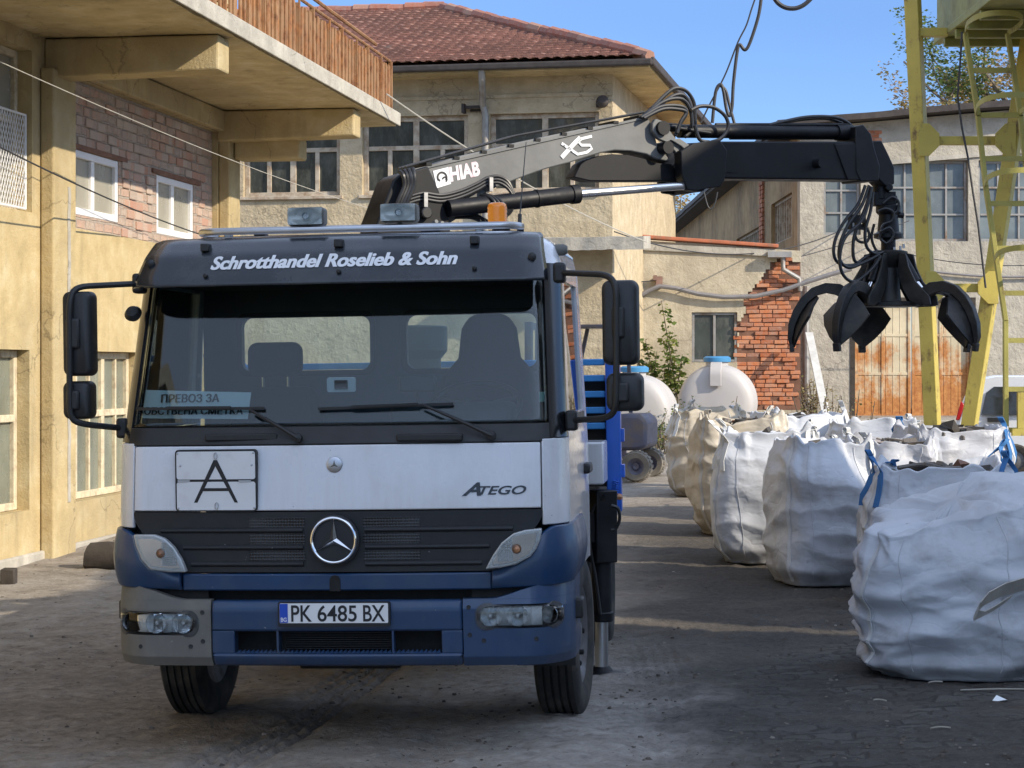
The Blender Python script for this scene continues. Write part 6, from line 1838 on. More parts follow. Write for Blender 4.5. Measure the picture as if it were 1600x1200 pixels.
def seat(cx, kind):
    m = MB(); m.box(cx - 0.25, cx + 0.25, 0.85, 1.38, 1.10, 1.28)
    s_ = m.build('seat', MT['seat'], truck, bevel=0.06, seg=3)
    m = MB()
    if kind == 'bucket':
        prof = [(cx - 0.27, 1.22), (cx - 0.29, 1.62), (cx - 0.26, 1.80), (cx - 0.17, 1.90), (cx - 0.15, 2.06), (cx - 0.10, 2.14), (cx + 0.10, 2.14), (cx + 0.15, 2.06), (cx + 0.17, 1.90), (cx + 0.26, 1.80), (cx + 0.29, 1.62), (cx + 0.27, 1.22)]
        m.prism(prof, 1.34, 1.47); m.build('backrest', MT['seat'], s_, bevel=0.05, seg=3)
    else:
        prof = [(cx - 0.25, 1.22), (cx - 0.26, 1.62), (cx - 0.22, 1.76), (cx + 0.22, 1.76), (cx + 0.26, 1.62), (cx + 0.25, 1.22)]
        m.prism(prof, 1.34, 1.46); m.build('backrest', MT['seat'], s_, bevel=0.05, seg=3)
        m = MB(); m.prism(rrect(cx, 1.91, 0.30, 0.19, 0.055), 1.35, 1.45); m.build('headrest', MT['seat'], s_, bevel=0.03, seg=3)
        m = MB()
        for dx in (-0.07, 0.07): m.tube([(cx + dx, 1.40, 1.72), (cx + dx, 1.40, 1.86)], 0.008, 6)
        m.build('headrest_stay', MT['steel'], s_)
p = TR.at(430, 535, 1.4); seat(p.x, 'rest')
p = TR.at(765, 560, 1.4); seat(p.x, 'bucket')
sw_c = TR.at(742, 618, 0.62)
M = Matrix.Translation((sw_c.x, 0.66, 1.66)) @ Matrix.Rotation(R(28), 4, 'X')
m = MB(); m.tube([M @ Vector((0.225 * math.cos(a * PI / 20), 0.225 * math.sin(a * PI / 20), 0)) for a in range(40)], 0.016, 8, closed=True)
for a in (20, 160, 270): m.beam(M @ Vector((0, 0, -0.02)), M @ Vector((0.22 * math.cos(R(a)), 0.22 * math.sin(R(a)), 0)), 0.035, 0.02)
m.lathe([(0.06, -0.05), (0.07, 0.0), (0.03, 0.02)], M, 16); m.tube([M @ Vector((0, 0, -0.04)), (sw_c.x, 0.5, 1.45)], 0.03, 8)
m.build('steering_wheel', MT['black_plastic'], truck)
# sun-visor, toll box, camera and sticker seen through the glass
m = MB(); p = TR.at(650, 600, 0.45); m.box(p.x - 0.08, p.x + 0.10, 0.42, 0.50, p.z - 0.04, p.z + 0.04); m.beam((p.x, 0.46, p.z - 0.04), (p.x + 0.03, 0.46, 1.57), 0.02, 0.02)
m.build('dash_camera', MT['black_plastic'], truck, bevel=0.01)
p = ON(533, 601, CAB, -0.02)
m = MB(); m.prism(rrect(p.x, p.z, 0.142, 0.072, 0.012), p.y + 0.004, p.y + 0.016)
tb = m.build('toll_bracket', MT['sign_white'], truck, smooth=False)
m = MB(); m.box(p.x - 0.032, p.x + 0.032, p.y - 0.012, p.y + 0.003, p.z - 0.022, p.z + 0.022); m.build('toll_device', MT['black_plastic'], tb, bevel=0.004)
p0 = ON(841, 628, CAB, -0.014); p1 = ON(857, 612, CAB, -0.014)
st = simple('vignette_sticker', (0.40, 0.62, 0.52), 0.6, var=0.4, vs=45)
m = MB(); m.box(p0.x, p1.x, max(p0.y, p1.y) + 0.004, max(p0.y, p1.y) + 0.008, p0.z, p1.z); m.build('sticker', st, truck, smooth=False)
# --- roof visor with lettering
patch('sun_visor', VIS, -1.16, 1.16, 2.262, 2.52, simple('tinted_visor_acrylic', (0.018, 0.023, 0.029), 0.2, var=0.1, coat=0.3, dirt=(0.045, 0.05, 0.055), ds=2.5, dth=0.58), nu=80, nz_=14, th=0.008, bevel=0.0, ang=180)
vis = truck.children[-1] if truck.children else truck
vis = [o for o in truck.children if o.name.startswith('sun_visor')][0]
bl = ON(328, 422, VIS, 0.004); br = ON(713, 413, VIS, 0.004); tl = ON(330, 401, VIS, 0.004)
for dx, o_ in ((0.0, 0.004), (0.004, 0.0045)):
    text_on('lettering', 'Schrotthandel Roselieb & Sohn', ((bl.x + dx, 0, bl.z), (br.x + dx, 0, br.z), (bl.x + dx, 0, tl.z)), MT['letter_white'], vis, bold=0.025, shear=0.22, fn=fit(VIS, o_), spacing=1.0)
for (px, py) in ((322, 392), (530, 385), (742, 380)):
    p = ON(px, py, VIS, 0.0); q = ON(px, py + 39, VIS, 0.0)
    m = MB(); m.box(p.x - 0.022, p.x + 0.022, p.y - 0.03, p.y + 0.03, p.z - 0.005, p.z + 0.035); m.lathe([(0.012, 0), (0.012, 0.02), (0, 0.02)], Matrix.Translation((q.x, q.y - 0.002, q.z)) @ Matrix.Rotation(R(90), 4, 'X'), 10)
    m.build('visor_clip', MT['black_plastic'], vis, bevel=0.006)
for (px, py) in ((236, 412), (832, 401)):
    p = ON(px, py, VIS, 0.0); m = MB(); m.lathe([(0.02, 0), (0.02, 0.022), (0.008, 0.028), (0, 0.028)], Matrix.Translation((p.x, p.y, p.z)) @ Matrix.Rotation(R(90), 4, 'X'), 12)
    m.build('visor_bolt', MT['black_plastic'], vis)
# --- roof rail, lamps, beacon, aerial
zb = TR.at(560, 357, 0.45).z; y = 0.45
xl_, xr_ = TR.at(307, 362, y).x, TR.at(810, 352, y).x
m = MB()
for dz, rr in ((0.0, 0.019), (-0.038, 0.013)):
    pts = []
    for k in range(9):
        a = R(180 - 90 * k / 8) if False else None
    x0, x1 = xl_ + 0.10, xr_ - 0.10
    pts = [(xl_ + 0.02, y + 0.30, zb + dz)] + [(x0 - 0.10 * math.sin(R(q)), y + 0.12 - 0.12 * math.cos(R(q)) + 0.0, zb + dz) for q in (90, 60, 30, 0)] + [(x1 + 0.10 * math.sin(R(q)), y + 0.12 - 0.12 * math.cos(R(q)), zb + dz) for q in (0, 30, 60, 90)] + [(xr_ - 0.02, y + 0.30, zb + dz)]
    m.tube(pts, rr, 10)
m.build('roof_rail', MT['steel'], truck)
rail = [o for o in truck.children if o.name.startswith('roof_rail')][0]
for px in (355, 748):
    x = TR.at(px, 365, y).x
    MB().box(x - 0.02, x + 0.02, y + 0.01, y + 0.05, 2.46, zb - 0.01).build('rail_post', MT['steel'], rail, bevel=0.006)
for (px, py) in ((477, 338), (622, 332)):
    p = TR.at(px, py, 0.45); w, h = 0.188, 0.094
    m = MB(); m.prism(rrect(p.x, p.z, w, h, 0.02), 0.46, 0.55); m.prism(rrect(p.x, p.z, w * 0.8, h * 0.8, 0.02), 0.551, 0.60); m.beam((p.x, 0.50, p.z - h / 2), (p.x, 0.50, zb), 0.03, 0.02)
    lh = m.build('roof_lamp', MT['bumper_grey'], truck, bevel=0.008)
    # reflector bowl and bulb behind a lens
    m = MB()
    def bowl(a, b, o):
        x = p.x + (a - 0.5) * w * 0.92; z = p.z + (b - 0.5) * h * 0.88
        d = ((a - 0.5) ** 2 * 4 + (b - 0.5) ** 2 * 4)
        return (x, 0.456 - 0.018 * min(1, d) , z)
    m.sheet(bowl, 16, 10); m.build('reflector', MT['old_reflector'], lh)
    m = MB(); m.lathe([(0.0, 0.0), (0.014, 0.004), (0.018, 0.012), (0.018, 0.016)], Matrix.Translation((p.x + 0.004, 0.442, p.z)) @ Matrix.Rotation(R(90), 4, 'X'), 12, cap=False); m.build('bulb', MT['lamp_lens'], lh)
    m = MB(); m.prism(rrect(p.x, p.z, w * 0.93, h * 0.9, 0.018), 0.428, 0.434); m.build('lens', MT['lamp_glass'], lh)
p = TR.at(777, 334, 1.15)
m = MB(); m.lathe([(0.055, 0.0), (0.055, 0.02), (0.048, 0.022), (0.048, 0.03)], Matrix.Translation((p.x, 1.15, 2.53)), 24)
m.tube([(p.x, 1.15, 2.50), (p.x, 1.15, p.z - 0.04)], 0.03, 12)
bc = m.build('beacon', MT['black_plastic'], truck)
m = MB(); prof = [(0.050, -0.055)]
for k in range(5): prof += [(0.053, -0.05 + k * 0.02), (0.050, -0.04 + k * 0.02)]
prof += [(0.048, 0.05), (0.035, 0.058), (0, 0.06)]
m.lathe(prof, Matrix.Translation((p.x, 1.15, p.z)), 28); m.build('beacon_lens', MT['amber'], bc, ang=60)
p = TR.at(812, 350, 0.6); q = TR.at(822, 222, 0.9)
m = MB(); m.tube([p, p + Vector((0, 0.02, 0.05))], 0.010, 8); m.tube([p + Vector((0, 0.02, 0.05)), q], [0.004, 0.002], 5); m.box(p.x - 0.012, p.x + 0.02, 0.58, 0.62, p.z - 0.10, p.z)
m.build('aerial', MT['black_plastic'], truck)
for (px, py, w) in ((408, 372, 0.06), (785, 362, 0.08)):
    p = TR.at(px, py, 0.55); m = MB()
    for k in range(7): m.box(p.x - w / 2 + k * w / 7, p.x - w / 2 + (k + 0.6) * w / 7, 0.52, 0.60, p.z - 0.03, p.z + 0.02)
    m.box(p.x - w / 2, p.x + w / 2, 0.53, 0.59, p.z - 0.05, p.z - 0.005)
    m.build('roof_vent', MT['black_plastic'], truck, smooth=False)
p = TR.at(873, 392, 0.7); m = MB(); m.lathe([(0.0, -0.05), (0.028, -0.035), (0.03, 0.03), (0.02, 0.05), (0, 0.05)], Matrix.Translation((p.x, 0.62, p.z)) @ Matrix.Rotation(R(90), 4, 'Y'), 16)
m.build('marker_lamp', MT['bumper_grey'], truck)
# --- grille
grp = lambda px, py: ON(px, py)
gz0, gz1 = 0.875, 1.166
def glo(a):   # lower corners cut away for the indicators
    u = lerp(-1.06, 1.06, a); return gz0 + 0.0
patch('grille', CAB, lambda b: -lerp(0.83, 1.065, sm(0.0, 0.95, b)), lambda b: lerp(0.83, 1.065, sm(0.0, 0.95, b)), gz0, gz1, 'grille_black', nu=60, nz_=20, th=0.02, off=0.0)
grille = [o for o in truck.children if o.name.startswith('grille')][0]
mesh_m, nt, b_ = nm('grille_mesh'); t = tco(nt)
vz = nd(nt, 'ShaderNodeTexVoronoi'); vz.inputs['Scale'].default_value = 70.0; vz.inputs['Randomness'].default_value = 0.0; lk(nt, t, vz.inputs['Vector'])
lk(nt, rmp(nt, vz.outputs['Distance'], [(0.3, (0.003, 0.003, 0.003)), (0.5, (0.03, 0.032, 0.035))]), b_.inputs['Base Color']); bmp(nt, b_, vz.outputs['Distance'], 0.6, 0.01)
for (zc, h, ul) in ((1.115, 0.045, 0.86), (1.035, 0.05, 0.74), (0.955, 0.05, 0.70)):
    for s in (-1, 1):
        lo, hi = (0.15, 0.44) if s > 0 else (-0.44, -0.15)
        l2, h2 = (0.442, ul) if s > 0 else (-ul, -0.442)
        patch('grille_recess', CAB, l2, h2, zc - h / 2, zc + h / 2, 'grille_black', grille, nu=20, nz_=3, th=0.004, off=0.001)
        ms = patch('grille_slot', CAB, lo, hi, zc - h / 2, zc + h / 2, mesh_m, grille, nu=24, nz_=3, th=0.004, off=0.003)
    # moulded bar below each slot
    for s in (-1, 1):
        m = MB(); lo, hi = (0.16, ul + 0.05) if s > 0 else (-ul - 0.05, -0.16)
        m.sheet(lambda a, b, o, lo=lo, hi=hi, zc=zc, h=h: CAB.at(lerp(lo, hi, a), lerp(zc - h / 2 - 0.028, zc - h / 2 - 0.003, b), 0.003 + 0.011 * math.sin(PI * min(1, b * 1.05)) ** 0.8 + o), 24, 8, None, 0.012)
        m.build('grille_bar', MT['grille_black'], grille)
# star emblem
c = ON(524, 843); yy = CAB.front(c.x, c.z)
Mx = Matrix.Translation((c.x, yy - 0.03, c.z)) @ Matrix.Rotation(R(90), 4, 'X')
m = MB(); m.lathe([(0.0, -0.02), (0.122, -0.02), (0.122, 0.006), (0.10, 0.010), (0.0, 0.004)], Mx, 40); em = m.build('emblem', MT['grille_black'], truck)
m = MB(); rr = 0.106
m.tube([Vector((c.x + rr * math.cos(k * PI / 32), yy - 0.046, c.z + rr * math.sin(k * PI / 32))) for k in range(64)], 0.0085, 10, closed=True)
for a in (90, 210, 330):
    d = Vector((math.cos(R(a)), 0, math.sin(R(a)))); n_ = Vector((-d.z, 0, d.x)); o = Vector((c.x, yy - 0.045, c.z))
    tip = o + d * 0.102; up = Vector((0, -0.016, 0))
    b1 = o + n_ * 0.018 - d * 0.004; b2 = o - n_ * 0.018 - d * 0.004
    m.add([b1, b2, tip, o + up, tip + up * 0.2], [(0, 2, 4, 3), (2, 1, 3, 4), (1, 0, 3), (0, 1, 2)])
m.build('emblem_star', MT['chrome'], em, ang=20)
# --- small round badge, model lettering, hinged letter sign
c = ON(523, 726); yy = CAB.front(c.x, c.z) - 0.006
m = MB(); m.lathe([(0.039, 0), (0.038, 0.006), (0.03, 0.009), (0, 0.009)], Matrix.Translation((c.x, yy, c.z)) @ Matrix.Rotation(R(90), 4, 'X'), 28); bd = m.build('badge', MT['steel'], truck)
m = MB()
for a in (90, 210, 330):
    d = Vector((math.cos(R(a)), 0, math.sin(R(a)))); n_ = Vector((-d.z, 0, d.x)); o = Vector((c.x, yy - 0.0095, c.z))
    m.add([o + n_ * 0.006, o - n_ * 0.006, o + d * 0.024, o + Vector((0, -0.004, 0))], [(0, 2, 3), (2, 1, 3), (1, 0, 3)])
m.build('badge_star', MT['bumper_grey'], bd, smooth=False)
z0 = ON(770, 774).z; z1 = ON(770, 757).z; bx0 = ON(722, 776).x; bx1 = ON(822, 773).x
chr_dark = simple('dark_chrome_letters', (0.05, 0.052, 0.056), 0.3, 0.5, 0.1)
wA = (bx1 - bx0) * 0.30
text_on('model_lettering', 'A', ((bx0, 0, z0), (bx0 + wA * 1.0, 0, z0), (bx0 + 0.012, 0, z1 + 0.012)), chr_dark, truck, bold=0.03, shear=0.25, fn=fit(CAB, 0.010))
text_on('model_lettering', 'TEGO', ((bx0 + wA * 0.86, 0, z0 + 0.004), (bx1, 0, z0 + 0.004), (bx0 + wA * 0.86 + 0.004, 0, z1 - 0.006)), chr_dark, truck, bold=0.02, shear=0.25, fn=fit(CAB, 0.010))
a = ON(276, 800); b2 = ON(404, 702); yy = CAB.front((a.x + b2.x) / 2, 1.33)
sz0, sz1 = ON(340, 799).z, ON(340, 702).z
ya = CAB.front(a.x, 1.33) - 0.03; yb = CAB.front(b2.x, 1.33) - 0.03
def sgn(x, z, o): return Vector((x, lerp(ya, yb, (x - a.x) / (b2.x - a.x)) - o, z))
def sgn_plate(name, pts, o0, o1, mat, par):
    k = len(pts); m = MB(); m.add([sgn(x, z, o1) for x, z in pts] + [sgn(x, z, o0) for x, z in pts], [tuple(range(k)), tuple(reversed(range(k, 2 * k)))] + [(i, (i + 1) % k, k + (i + 1) % k, k + i) for i in range(k)])
    return m.build(name, MT[mat], par, smooth=False)
cx, cz = (a.x + b2.x) / 2, (sz0 + sz1) / 2; w, h = b2.x - a.x, sz1 - sz0
sg_ = sgn_plate('letter_sign', rrect(cx, cz, w, h, 0.018), -0.03, 0.0, 'letter_black', truck)
sgn_plate('sign_face', rrect(cx, cz + h * 0.245, w - 0.016, h * 0.49 - 0.012, 0.012), 0.001, 0.004, 'sign_white', sg_)
sgn_plate('sign_face', rrect(cx, cz - h * 0.248, w - 0.016, h * 0.49 - 0.010, 0.012), 0.001, 0.004, 'sign_white', sg_)
la, lb = ON(305, 785), ON(374, 718)
m = MB(); ax, az_, bx_, bz_ = la.x, la.z, lb.x, lb.z; mx_ = (ax + bx_) / 2; t_ = 0.016; o_ = 0.0055
zc0, zc1 = az_ + (bz_ - az_) * 0.27, az_ + (bz_ - az_) * 0.27 + 0.0145
def lx_(z, s_): return mx_ + s_ * ((bx_ - ax) / 2 - t_ * 1.06) * (1 - (z - az_) / (bz_ - az_) * 1.0)
for s_ in (-1, 1):
    q = [(mx_ + s_ * (bx_ - ax) / 2, az_), (mx_ + s_ * ((bx_ - ax) / 2 - t_ * 1.06), az_), (mx_, bz_ - t_ * 1.9), (mx_, bz_), (mx_ + s_ * t_ * 0.55, bz_)]
    if s_ < 0: q = list(reversed(q))
    m.add([sgn(x, z, o_) for x, z in q], [tuple(range(5))])
wi = lambda z: ((bx_ - ax) / 2 - t_ * 1.06) * (1 - (z - az_) / (bz_ - t_ * 1.9 - az_))
m.add([sgn(x, z, o_) for x, z in ((mx_ - wi(zc0), zc0), (mx_ + wi(zc0), zc0), (mx_ + wi(zc1), zc1), (mx_ - wi(zc1), zc1))], [(0, 1, 2, 3)])
m.build('sign_letter', MT['letter_black'], sg_, smooth=False)
m = MB()
for (px, py) in ((281, 708), (399, 707), (281, 794), (399, 793), (285, 727), (396, 726)):
    p = ON(px, py); m.lathe([(0.006, 0), (0.005, 0.004), (0, 0.005)], Matrix.Translation(sgn(p.x, p.z, 0.003)) @ Matrix.Rotation(R(90), 4, 'X'), 8)
for py in (712, 790):
    p = ON(340, py); m.tube([sgn(p.x + 0.008 * math.cos(k), p.z + 0.016 * math.sin(k), 0.008) for k in [q * PI / 6 for q in range(12)]], 0.0022, 5, closed=True)
for px in (290, 385): p = ON(px, 751); m.box(p.x - 0.03, p.x + 0.03, sgn(p.x, 0, 0.008).y, sgn(p.x, 0, 0.003).y, p.z - 0.004, p.z + 0.004)
m.build('sign_rivet', MT['steel'], sg_)
# --- blue lower grille bar and the dark gap
patch('lower_bar', CAB, -0.80, 0.80, 0.786, 0.868, 'truck_blue', nu=50, nz_=8, th=0.03, off=0.008, bevel=0.008)
c = ON(524, 910); m = MB(); m.prism([(c.x + 0.026 * math.cos(R(q)), 0.835 + 0.026 * math.sin(R(q))) for q in range(0, 181, 20)] + [(c.x - 0.026, 0.784), (c.x + 0.026, 0.784)], CAB.front(c.x, .82) - 0.0125, CAB.front(c.x, .82) + 0.01)
m.build('tow_eye_cover', MT['void'], truck, smooth=False)
# --- blue corner fenders
for s in (-1, 1):
    m = MB()
    def fen(a, b, o, s=s):
        u = s * lerp(0.80, 1.62, a)
        z = lerp(0.79 + 0.03 * a, lerp(0.878, 1.085, sm(0.0, 0.42, a)), b)
        return CAB.at(u, z, 0.02 + 0.022 * math.sin(PI * min(1, max(0, b))) + o)
    m.sheet(fen, 44, 14, None, 0.03)
    m.build('corner_fender', MT['truck_blue'], truck, bevel=0.006)
# --- indicators
def poly_px(pts, prof=CAB): return [(ON(px, py, prof).x, ON(px, py, prof).z) for px, py in pts]
IND = [[(214, 834), (246, 834), (262, 840), (276, 853), (288, 872), (296, 892), (270, 892), (240, 888), (226, 872), (218, 852)],
       [(848, 824), (846, 840), (840, 856), (830, 868), (808, 880), (784, 885), (761, 887), (772, 866), (786, 846), (804, 832), (822, 827)]]
for pts in IND:
    q = poly_px(pts); cx = sum(p[0] for p in q) / len(q); cz = sum(p[1] for p in q) / len(q)
    base = plate('indicator', [(cx + (x - cx) * 1.0, cz + (z - cz) * 1.0) for x, z in q], CAB, 0.02, 0.045, 'lamp_lens', truck, bevel=0.006)
    plate('indicator_bezel', [(cx + (x - cx) * 0.80, cz + (z - cz) * 0.78) for x, z in q], CAB, 0.0655, 0.003, 'reflector', base)
    kx = cx + (0.012 if cx < 0 else 0.0)
    m = MB(); m.lathe([(0.024, 0), (0.02, 0.01), (0.0, 0.016)], Matrix.Translation((kx, CAB.front(cx, cz) - 0.069, cz)) @ Matrix.Rotation(R(90), 4, 'X'), 16); m.build('indicator_bulb', MT['amber_dull'], base)
    gl = plate('indicator_lens', q, CAB, 0.078, 0.004, 'lamp_glass', base, bevel=0.0)
    m = MB()
    for k in range(13):
        z = cz - 0.055 + k * 0.009
        for j in range(9):
            x = cx + (0.022 if cx < 0 else -0.085) + j * 0.008
            # ribs only inside the outline
            c_ = False; qq = [(cx + (x2 - cx) * 0.9, cz + (z2 - cz) * 0.9) for x2, z2 in q]
            for i in range(len(qq)):
                (xa, za), (xb, zb_) = qq[i], qq[i - 1]
                if (za > z) != (zb_ > z) and x < (xb - xa) * (z - za) / (zb_ - za) + xa: c_ = not c_
            if c_: m.box(x - 0.0028, x + 0.0028, CAB.front(x, z) - 0.075, CAB.front(x, z) - 0.069, z - 0.0032, z + 0.0032)
    if m.v: m.build('indicator_prisms', MT['lamp_lens'], base, smooth=False)
# --- bumper : centre beam, lower lip, two ends
def bz(px, py): return ON(px, py, BUM)
zt, zm, zl, zb0 = 0.742, 0.595, 0.49, 0.425
uc0 = BUM.u_of(ON(330, 960, BUM).x, 0.65); uc1 = BUM.u_of(ON(722, 950, BUM).x, 0.65)
bumper = patch('bumper', BUM, uc0, uc1, zm, zt, 'truck_blue', nu=40, nz_=10, th=0.06, bevel=0.012)
patch('bumper_lip', BUM, uc0, uc1, zb0, zl, 'truck_blue', bumper, nu=40, nz_=5, th=0.10, off=0.004, bevel=0.014)
u1_, u2_ = BUM.u_of(ON(435, 1000, BUM).x, .55), BUM.u_of(ON(612, 1000, BUM).x, .55)
u3_, u4_ = BUM.u_of(ON(366, 1000, BUM).x, .55), BUM.u_of(ON(690, 1000, BUM).x, .55)
for (a, b_) in ((uc0, u3_), (u1_ - 0.012, u1_), (u2_, u2_ + 0.012), (u4_, uc1)):
    patch('bumper_upright', BUM, a, b_, zl - 0.004, zm + 0.004, 'truck_blue', bumper, nu=6, nz_=5, th=0.07, off=-0.004, bevel=0.006)
m = MB()
for k in range(46):
    u = lerp(u3_ + 0.02, u4_ - 0.02, k / 45); p = BUM.at(u, zl, 0.0)
    m.add([p + Vector((-0.012, 0.0, 0)), p + Vector((0.012, 0.0, 0)), p + Vector((0.006, 0.03, 0.016)), p + Vector((-0.012, 0.05, 0)), p + Vector((0.012, 0.05, 0))], [(0, 1, 2), (1, 4, 2), (4, 3, 2), (3, 0, 2), (0, 3, 4, 1)])
m.build('bumper_teeth', MT['truck_blue'], bumper, smooth=False)
m = MB()
for k in range(9):
    z = 0.50 + k * 0.011; m.sheet(lambda a, b, o, z=z: BUM.at(lerp(u1_ + 0.01, u2_ - 0.01, a), z + 0.004 * b, -0.09 + o), 16, 1, None, 0.03)
m.build('radiator_slats', MT['grille_black'], bumper, smooth=False)
HLs = [((190, 949), (307, 949), (307, 994), (190, 994)), ((746, 941), (879, 938), (879, 980), (746, 983))]
for s, hl, mat in ((-1, HLs[0], 'bumper_grey'), (1, HLs[1], 'truck_blue')):
    q = [ON(*p, BUM) for p in hl]; zc = sum(p.z for p in q) / 4; hh = 0.118; xa, xb = min(p.x for p in q), max(p.x for p in q)
    ua, ub = BUM.u_of(xa, zc), BUM.u_of(xb, zc)
    uo = 1.72 * s; ui = uc0 - 0.004 if s < 0 else uc1 + 0.004
    lo, hi = (uo, ui) if s < 0 else (ui, uo)
    ztop = lambda a, s=s: 0.742 + 0.10 * sm(0.1, 0.55, (a if s > 0 else 1 - a))
    cxm = (xa + xb) / 2; wv = xb - xa
    def kp(a, b, lo=lo, hi=hi, zc=zc, cxm=cxm, wv=wv):
        p = BUM.at(lerp(lo, hi, a), 0.6); z = lerp(0.425, 0.744, b)
        return not ((abs(p.x - cxm) / (wv / 2 + 0.002)) ** 5 + (abs(z - zc) / (hh / 2)) ** 5 < 1.0)
    e = patch('bumper_end', BUM, lo, hi, 0.425, 0.744, mat, bumper, nu=150, nz_=64, th=0.05, off=0.0, keep=kp, ang=40)
    patch('bumper_horn', BUM, lo, hi, lambda a: 0.7445, lambda a, z_=ztop: max(0.7465, z_(a)), mat, bumper, nu=60, nz_=8, th=0.05, off=0.0, ang=40)
    # step that returns to the fender
    patch('bumper_shelf', CAB, (lo if s > 0 else lo * 0.9), (hi if s < 0 else hi * 0.9), lambda a: 0.745, lambda a: 0.80, 'void', bumper, nu=20, nz_=2, th=0.02, off=-0.03)
    # lamp : dark tray, bezel, three bowls, cover glass
    def umap(a, zz, o, ua=ua, ub=ub): return BUM.at(lerp(ua, ub, a), zz, o)
    m = MB(); m.sheet(lambda a, b, o: umap(a * 1.06 - 0.03, zc + (b - 0.5) * hh * 1.12, -0.075 + o), 24, 4, None, 0.01)
    tray = m.build('headlamp', MT['lamp_tray'], truck, smooth=False)
    cfg = (((0.17, 0.042), (0.47, 0.050), (0.81, 0.050)) if s < 0 else ((0.17, 0.052), (0.53, 0.050), (0.86, 0.042)))
    for (fa, r_) in cfg:
        p = umap(fa, zc, -0.015)
        m = MB(); m.lathe([(r_, 0.018), (r_ * 1.03, 0.012), (r_ * 0.97, -0.004), (r_ * 0.75, -0.028), (r_ * 0.45, -0.046), (r_ * 0.2, -0.052), (0, -0.053)], Matrix.Translation(p) @ Matrix.Rotation(R(90), 4, 'X') @ Matrix.Rotation(R(0), 4, 'Y'), 30, cap=False)
        b_ = m.build('reflector', MT['reflector'], tray, ang=60)
        m = MB(); m.lathe([(0.011, -0.05), (0.013, -0.01), (0.008, 0.0), (0, 0.002)], Matrix.Translation(p) @ Matrix.Rotation(R(90), 4, 'X'), 12); m.build('bulb_cap', MT['lamp_lens'], tray)
    mid = [(c0[0] + c1[0]) / 2 for c0, c1 in zip(cfg, cfg[1:])]
    for f_ in mid:
        m = MB(); m.sheet(lambda a, b, o, f_=f_: umap(f_ + (a - 0.5) * 0.20, zc + (b - 0.5) * hh * 0.82, -0.045 + 0.02 * abs(a - 0.5) * 2 + o), 6, 6, None, 0.004); m.build('lamp_filler', MT['lamp_lens'], tray)
    ring_plate('lamp_bezel', rrect(cxm, zc, wv + 0.016, hh + 0.010, 0.05), rrect(cxm, zc, wv - 0.020, hh - 0.022, 0.045), BUM, -0.004, 0.009, 'lamp_rim', tray)
    m = MB(); m.sheet(lambda a, b, o: umap(a, zc + (b - 0.5) * (hh - 0.02), 0.006 * math.sin(PI * b) + o), 30, 8, lambda a, b: (abs(a - .5) * 2) ** 6 + (abs(b - .5) * 2) ** 4 < 1.0, 0.003); m.build('lamp_cover', MT['lamp_glass'], tray, ang=180)
    m = MB()
    for (px, py) in (((316, 957), (317, 1002), (220, 1010), (298, 1010)) if s < 0 else ((732, 949), (734, 992), (756, 1001), (838, 998))):
        p = ON(px, py, BUM); m.lathe([(0.011, 0.0), (0.010, 0.004), (0.0, 0.003)], Matrix.Translation((p.x, p.y, p.z)) @ Matrix.Rotation(R(90), 4, 'X'), 12)
    m.build('bumper_bolt', MT['grille_black'], e)
    # rubber stop at the outer end
    m = MB(); p = BUM.at(1.36 * s, 0.655, 0.0); m.box(p.x - 0.03, p.x + 0.035, p.y - 0.04, p.y + 0.09, 0.61, 0.71); m.build('corner_stop', MT['black_plastic'], e, bevel=0.012)
# dark space behind bumper and under the cab
m = MB(); m.box(-0.98, 0.98, 0.13, 0.62, 0.46, 0.80)
m.build('engine_bay', MT['void'], truck, smooth=False)
m = MB(); m.box(-0.60, 0.60, 0.70, 1.6, 0.50, 0.78); m.box(-0.42, -0.32, 0.35, 4.8, 0.62, 0.86); m.box(0.32, 0.42, 0.35, 4.8, 0.62, 0.86)
m.tube([(-0.95, 1.25, 0.40), (0.95, 1.25, 0.40)], 0.06, 10); m.tube([(-0.1, 1.2, 0.36), (0.2, 1.3, 0.36)], [0.11, 0.11], 12); m.box(-0.25, 0.25, 0.35, 0.9, 0.36, 0.5)
m.build('chassis', MT['void'], truck, bevel=0.01)
# --- number plate
a = ON(436, 976, BUM, 0.02); b2 = ON(609, 939, BUM, 0.02); pz0, pz1 = ON(522, 976, BUM).z, ON(522, 939, BUM).z
yy = BUM.front(0, 0.68) - 0.012
m = MB(); m.prism(rrect((a.x + b2.x) / 2, (pz0 + pz1) / 2 - 0.004, b2.x - a.x + 0.006, pz1 - pz0 + 0.006, 0.008), yy - 0.012, yy + 0.01); pl = m.build('number_plate', MT['letter_black'], truck, smooth=False)
w = b2.x - a.x; h = pz1 - pz0
m = MB(); m.prism(rrect((a.x + b2.x) / 2 + 0.0, (pz0 + pz1) / 2 + 0.002, w - 0.012, h - 0.018, 0.005), yy - 0.0145, yy - 0.0125); m.build('plate_face', MT['plate_white'], pl, smooth=False)
m = MB(); m.box(a.x + 0.007, a.x + 0.046, yy - 0.0165, yy - 0.0148, pz0 + 0.013, pz1 - 0.009); m.build('plate_band', MT['plate_blue'], pl, smooth=False)
flat = lambda y: (lambda p: Vector((p.x, y, p.z)))
text_on('plate_country', 'BG', ((a.x + 0.012, 0, pz0 + 0.018), (a.x + 0.041, 0, pz0 + 0.018), (a.x + 0.012, 0, pz0 + 0.038)), MT['letter_white'], pl, bold=0.02, fn=flat(yy - 0.0175))
cz0, cz1 = pz0 + 0.018, pz1 - 0.016; X = lambda px: ON(px, 958, BUM).x
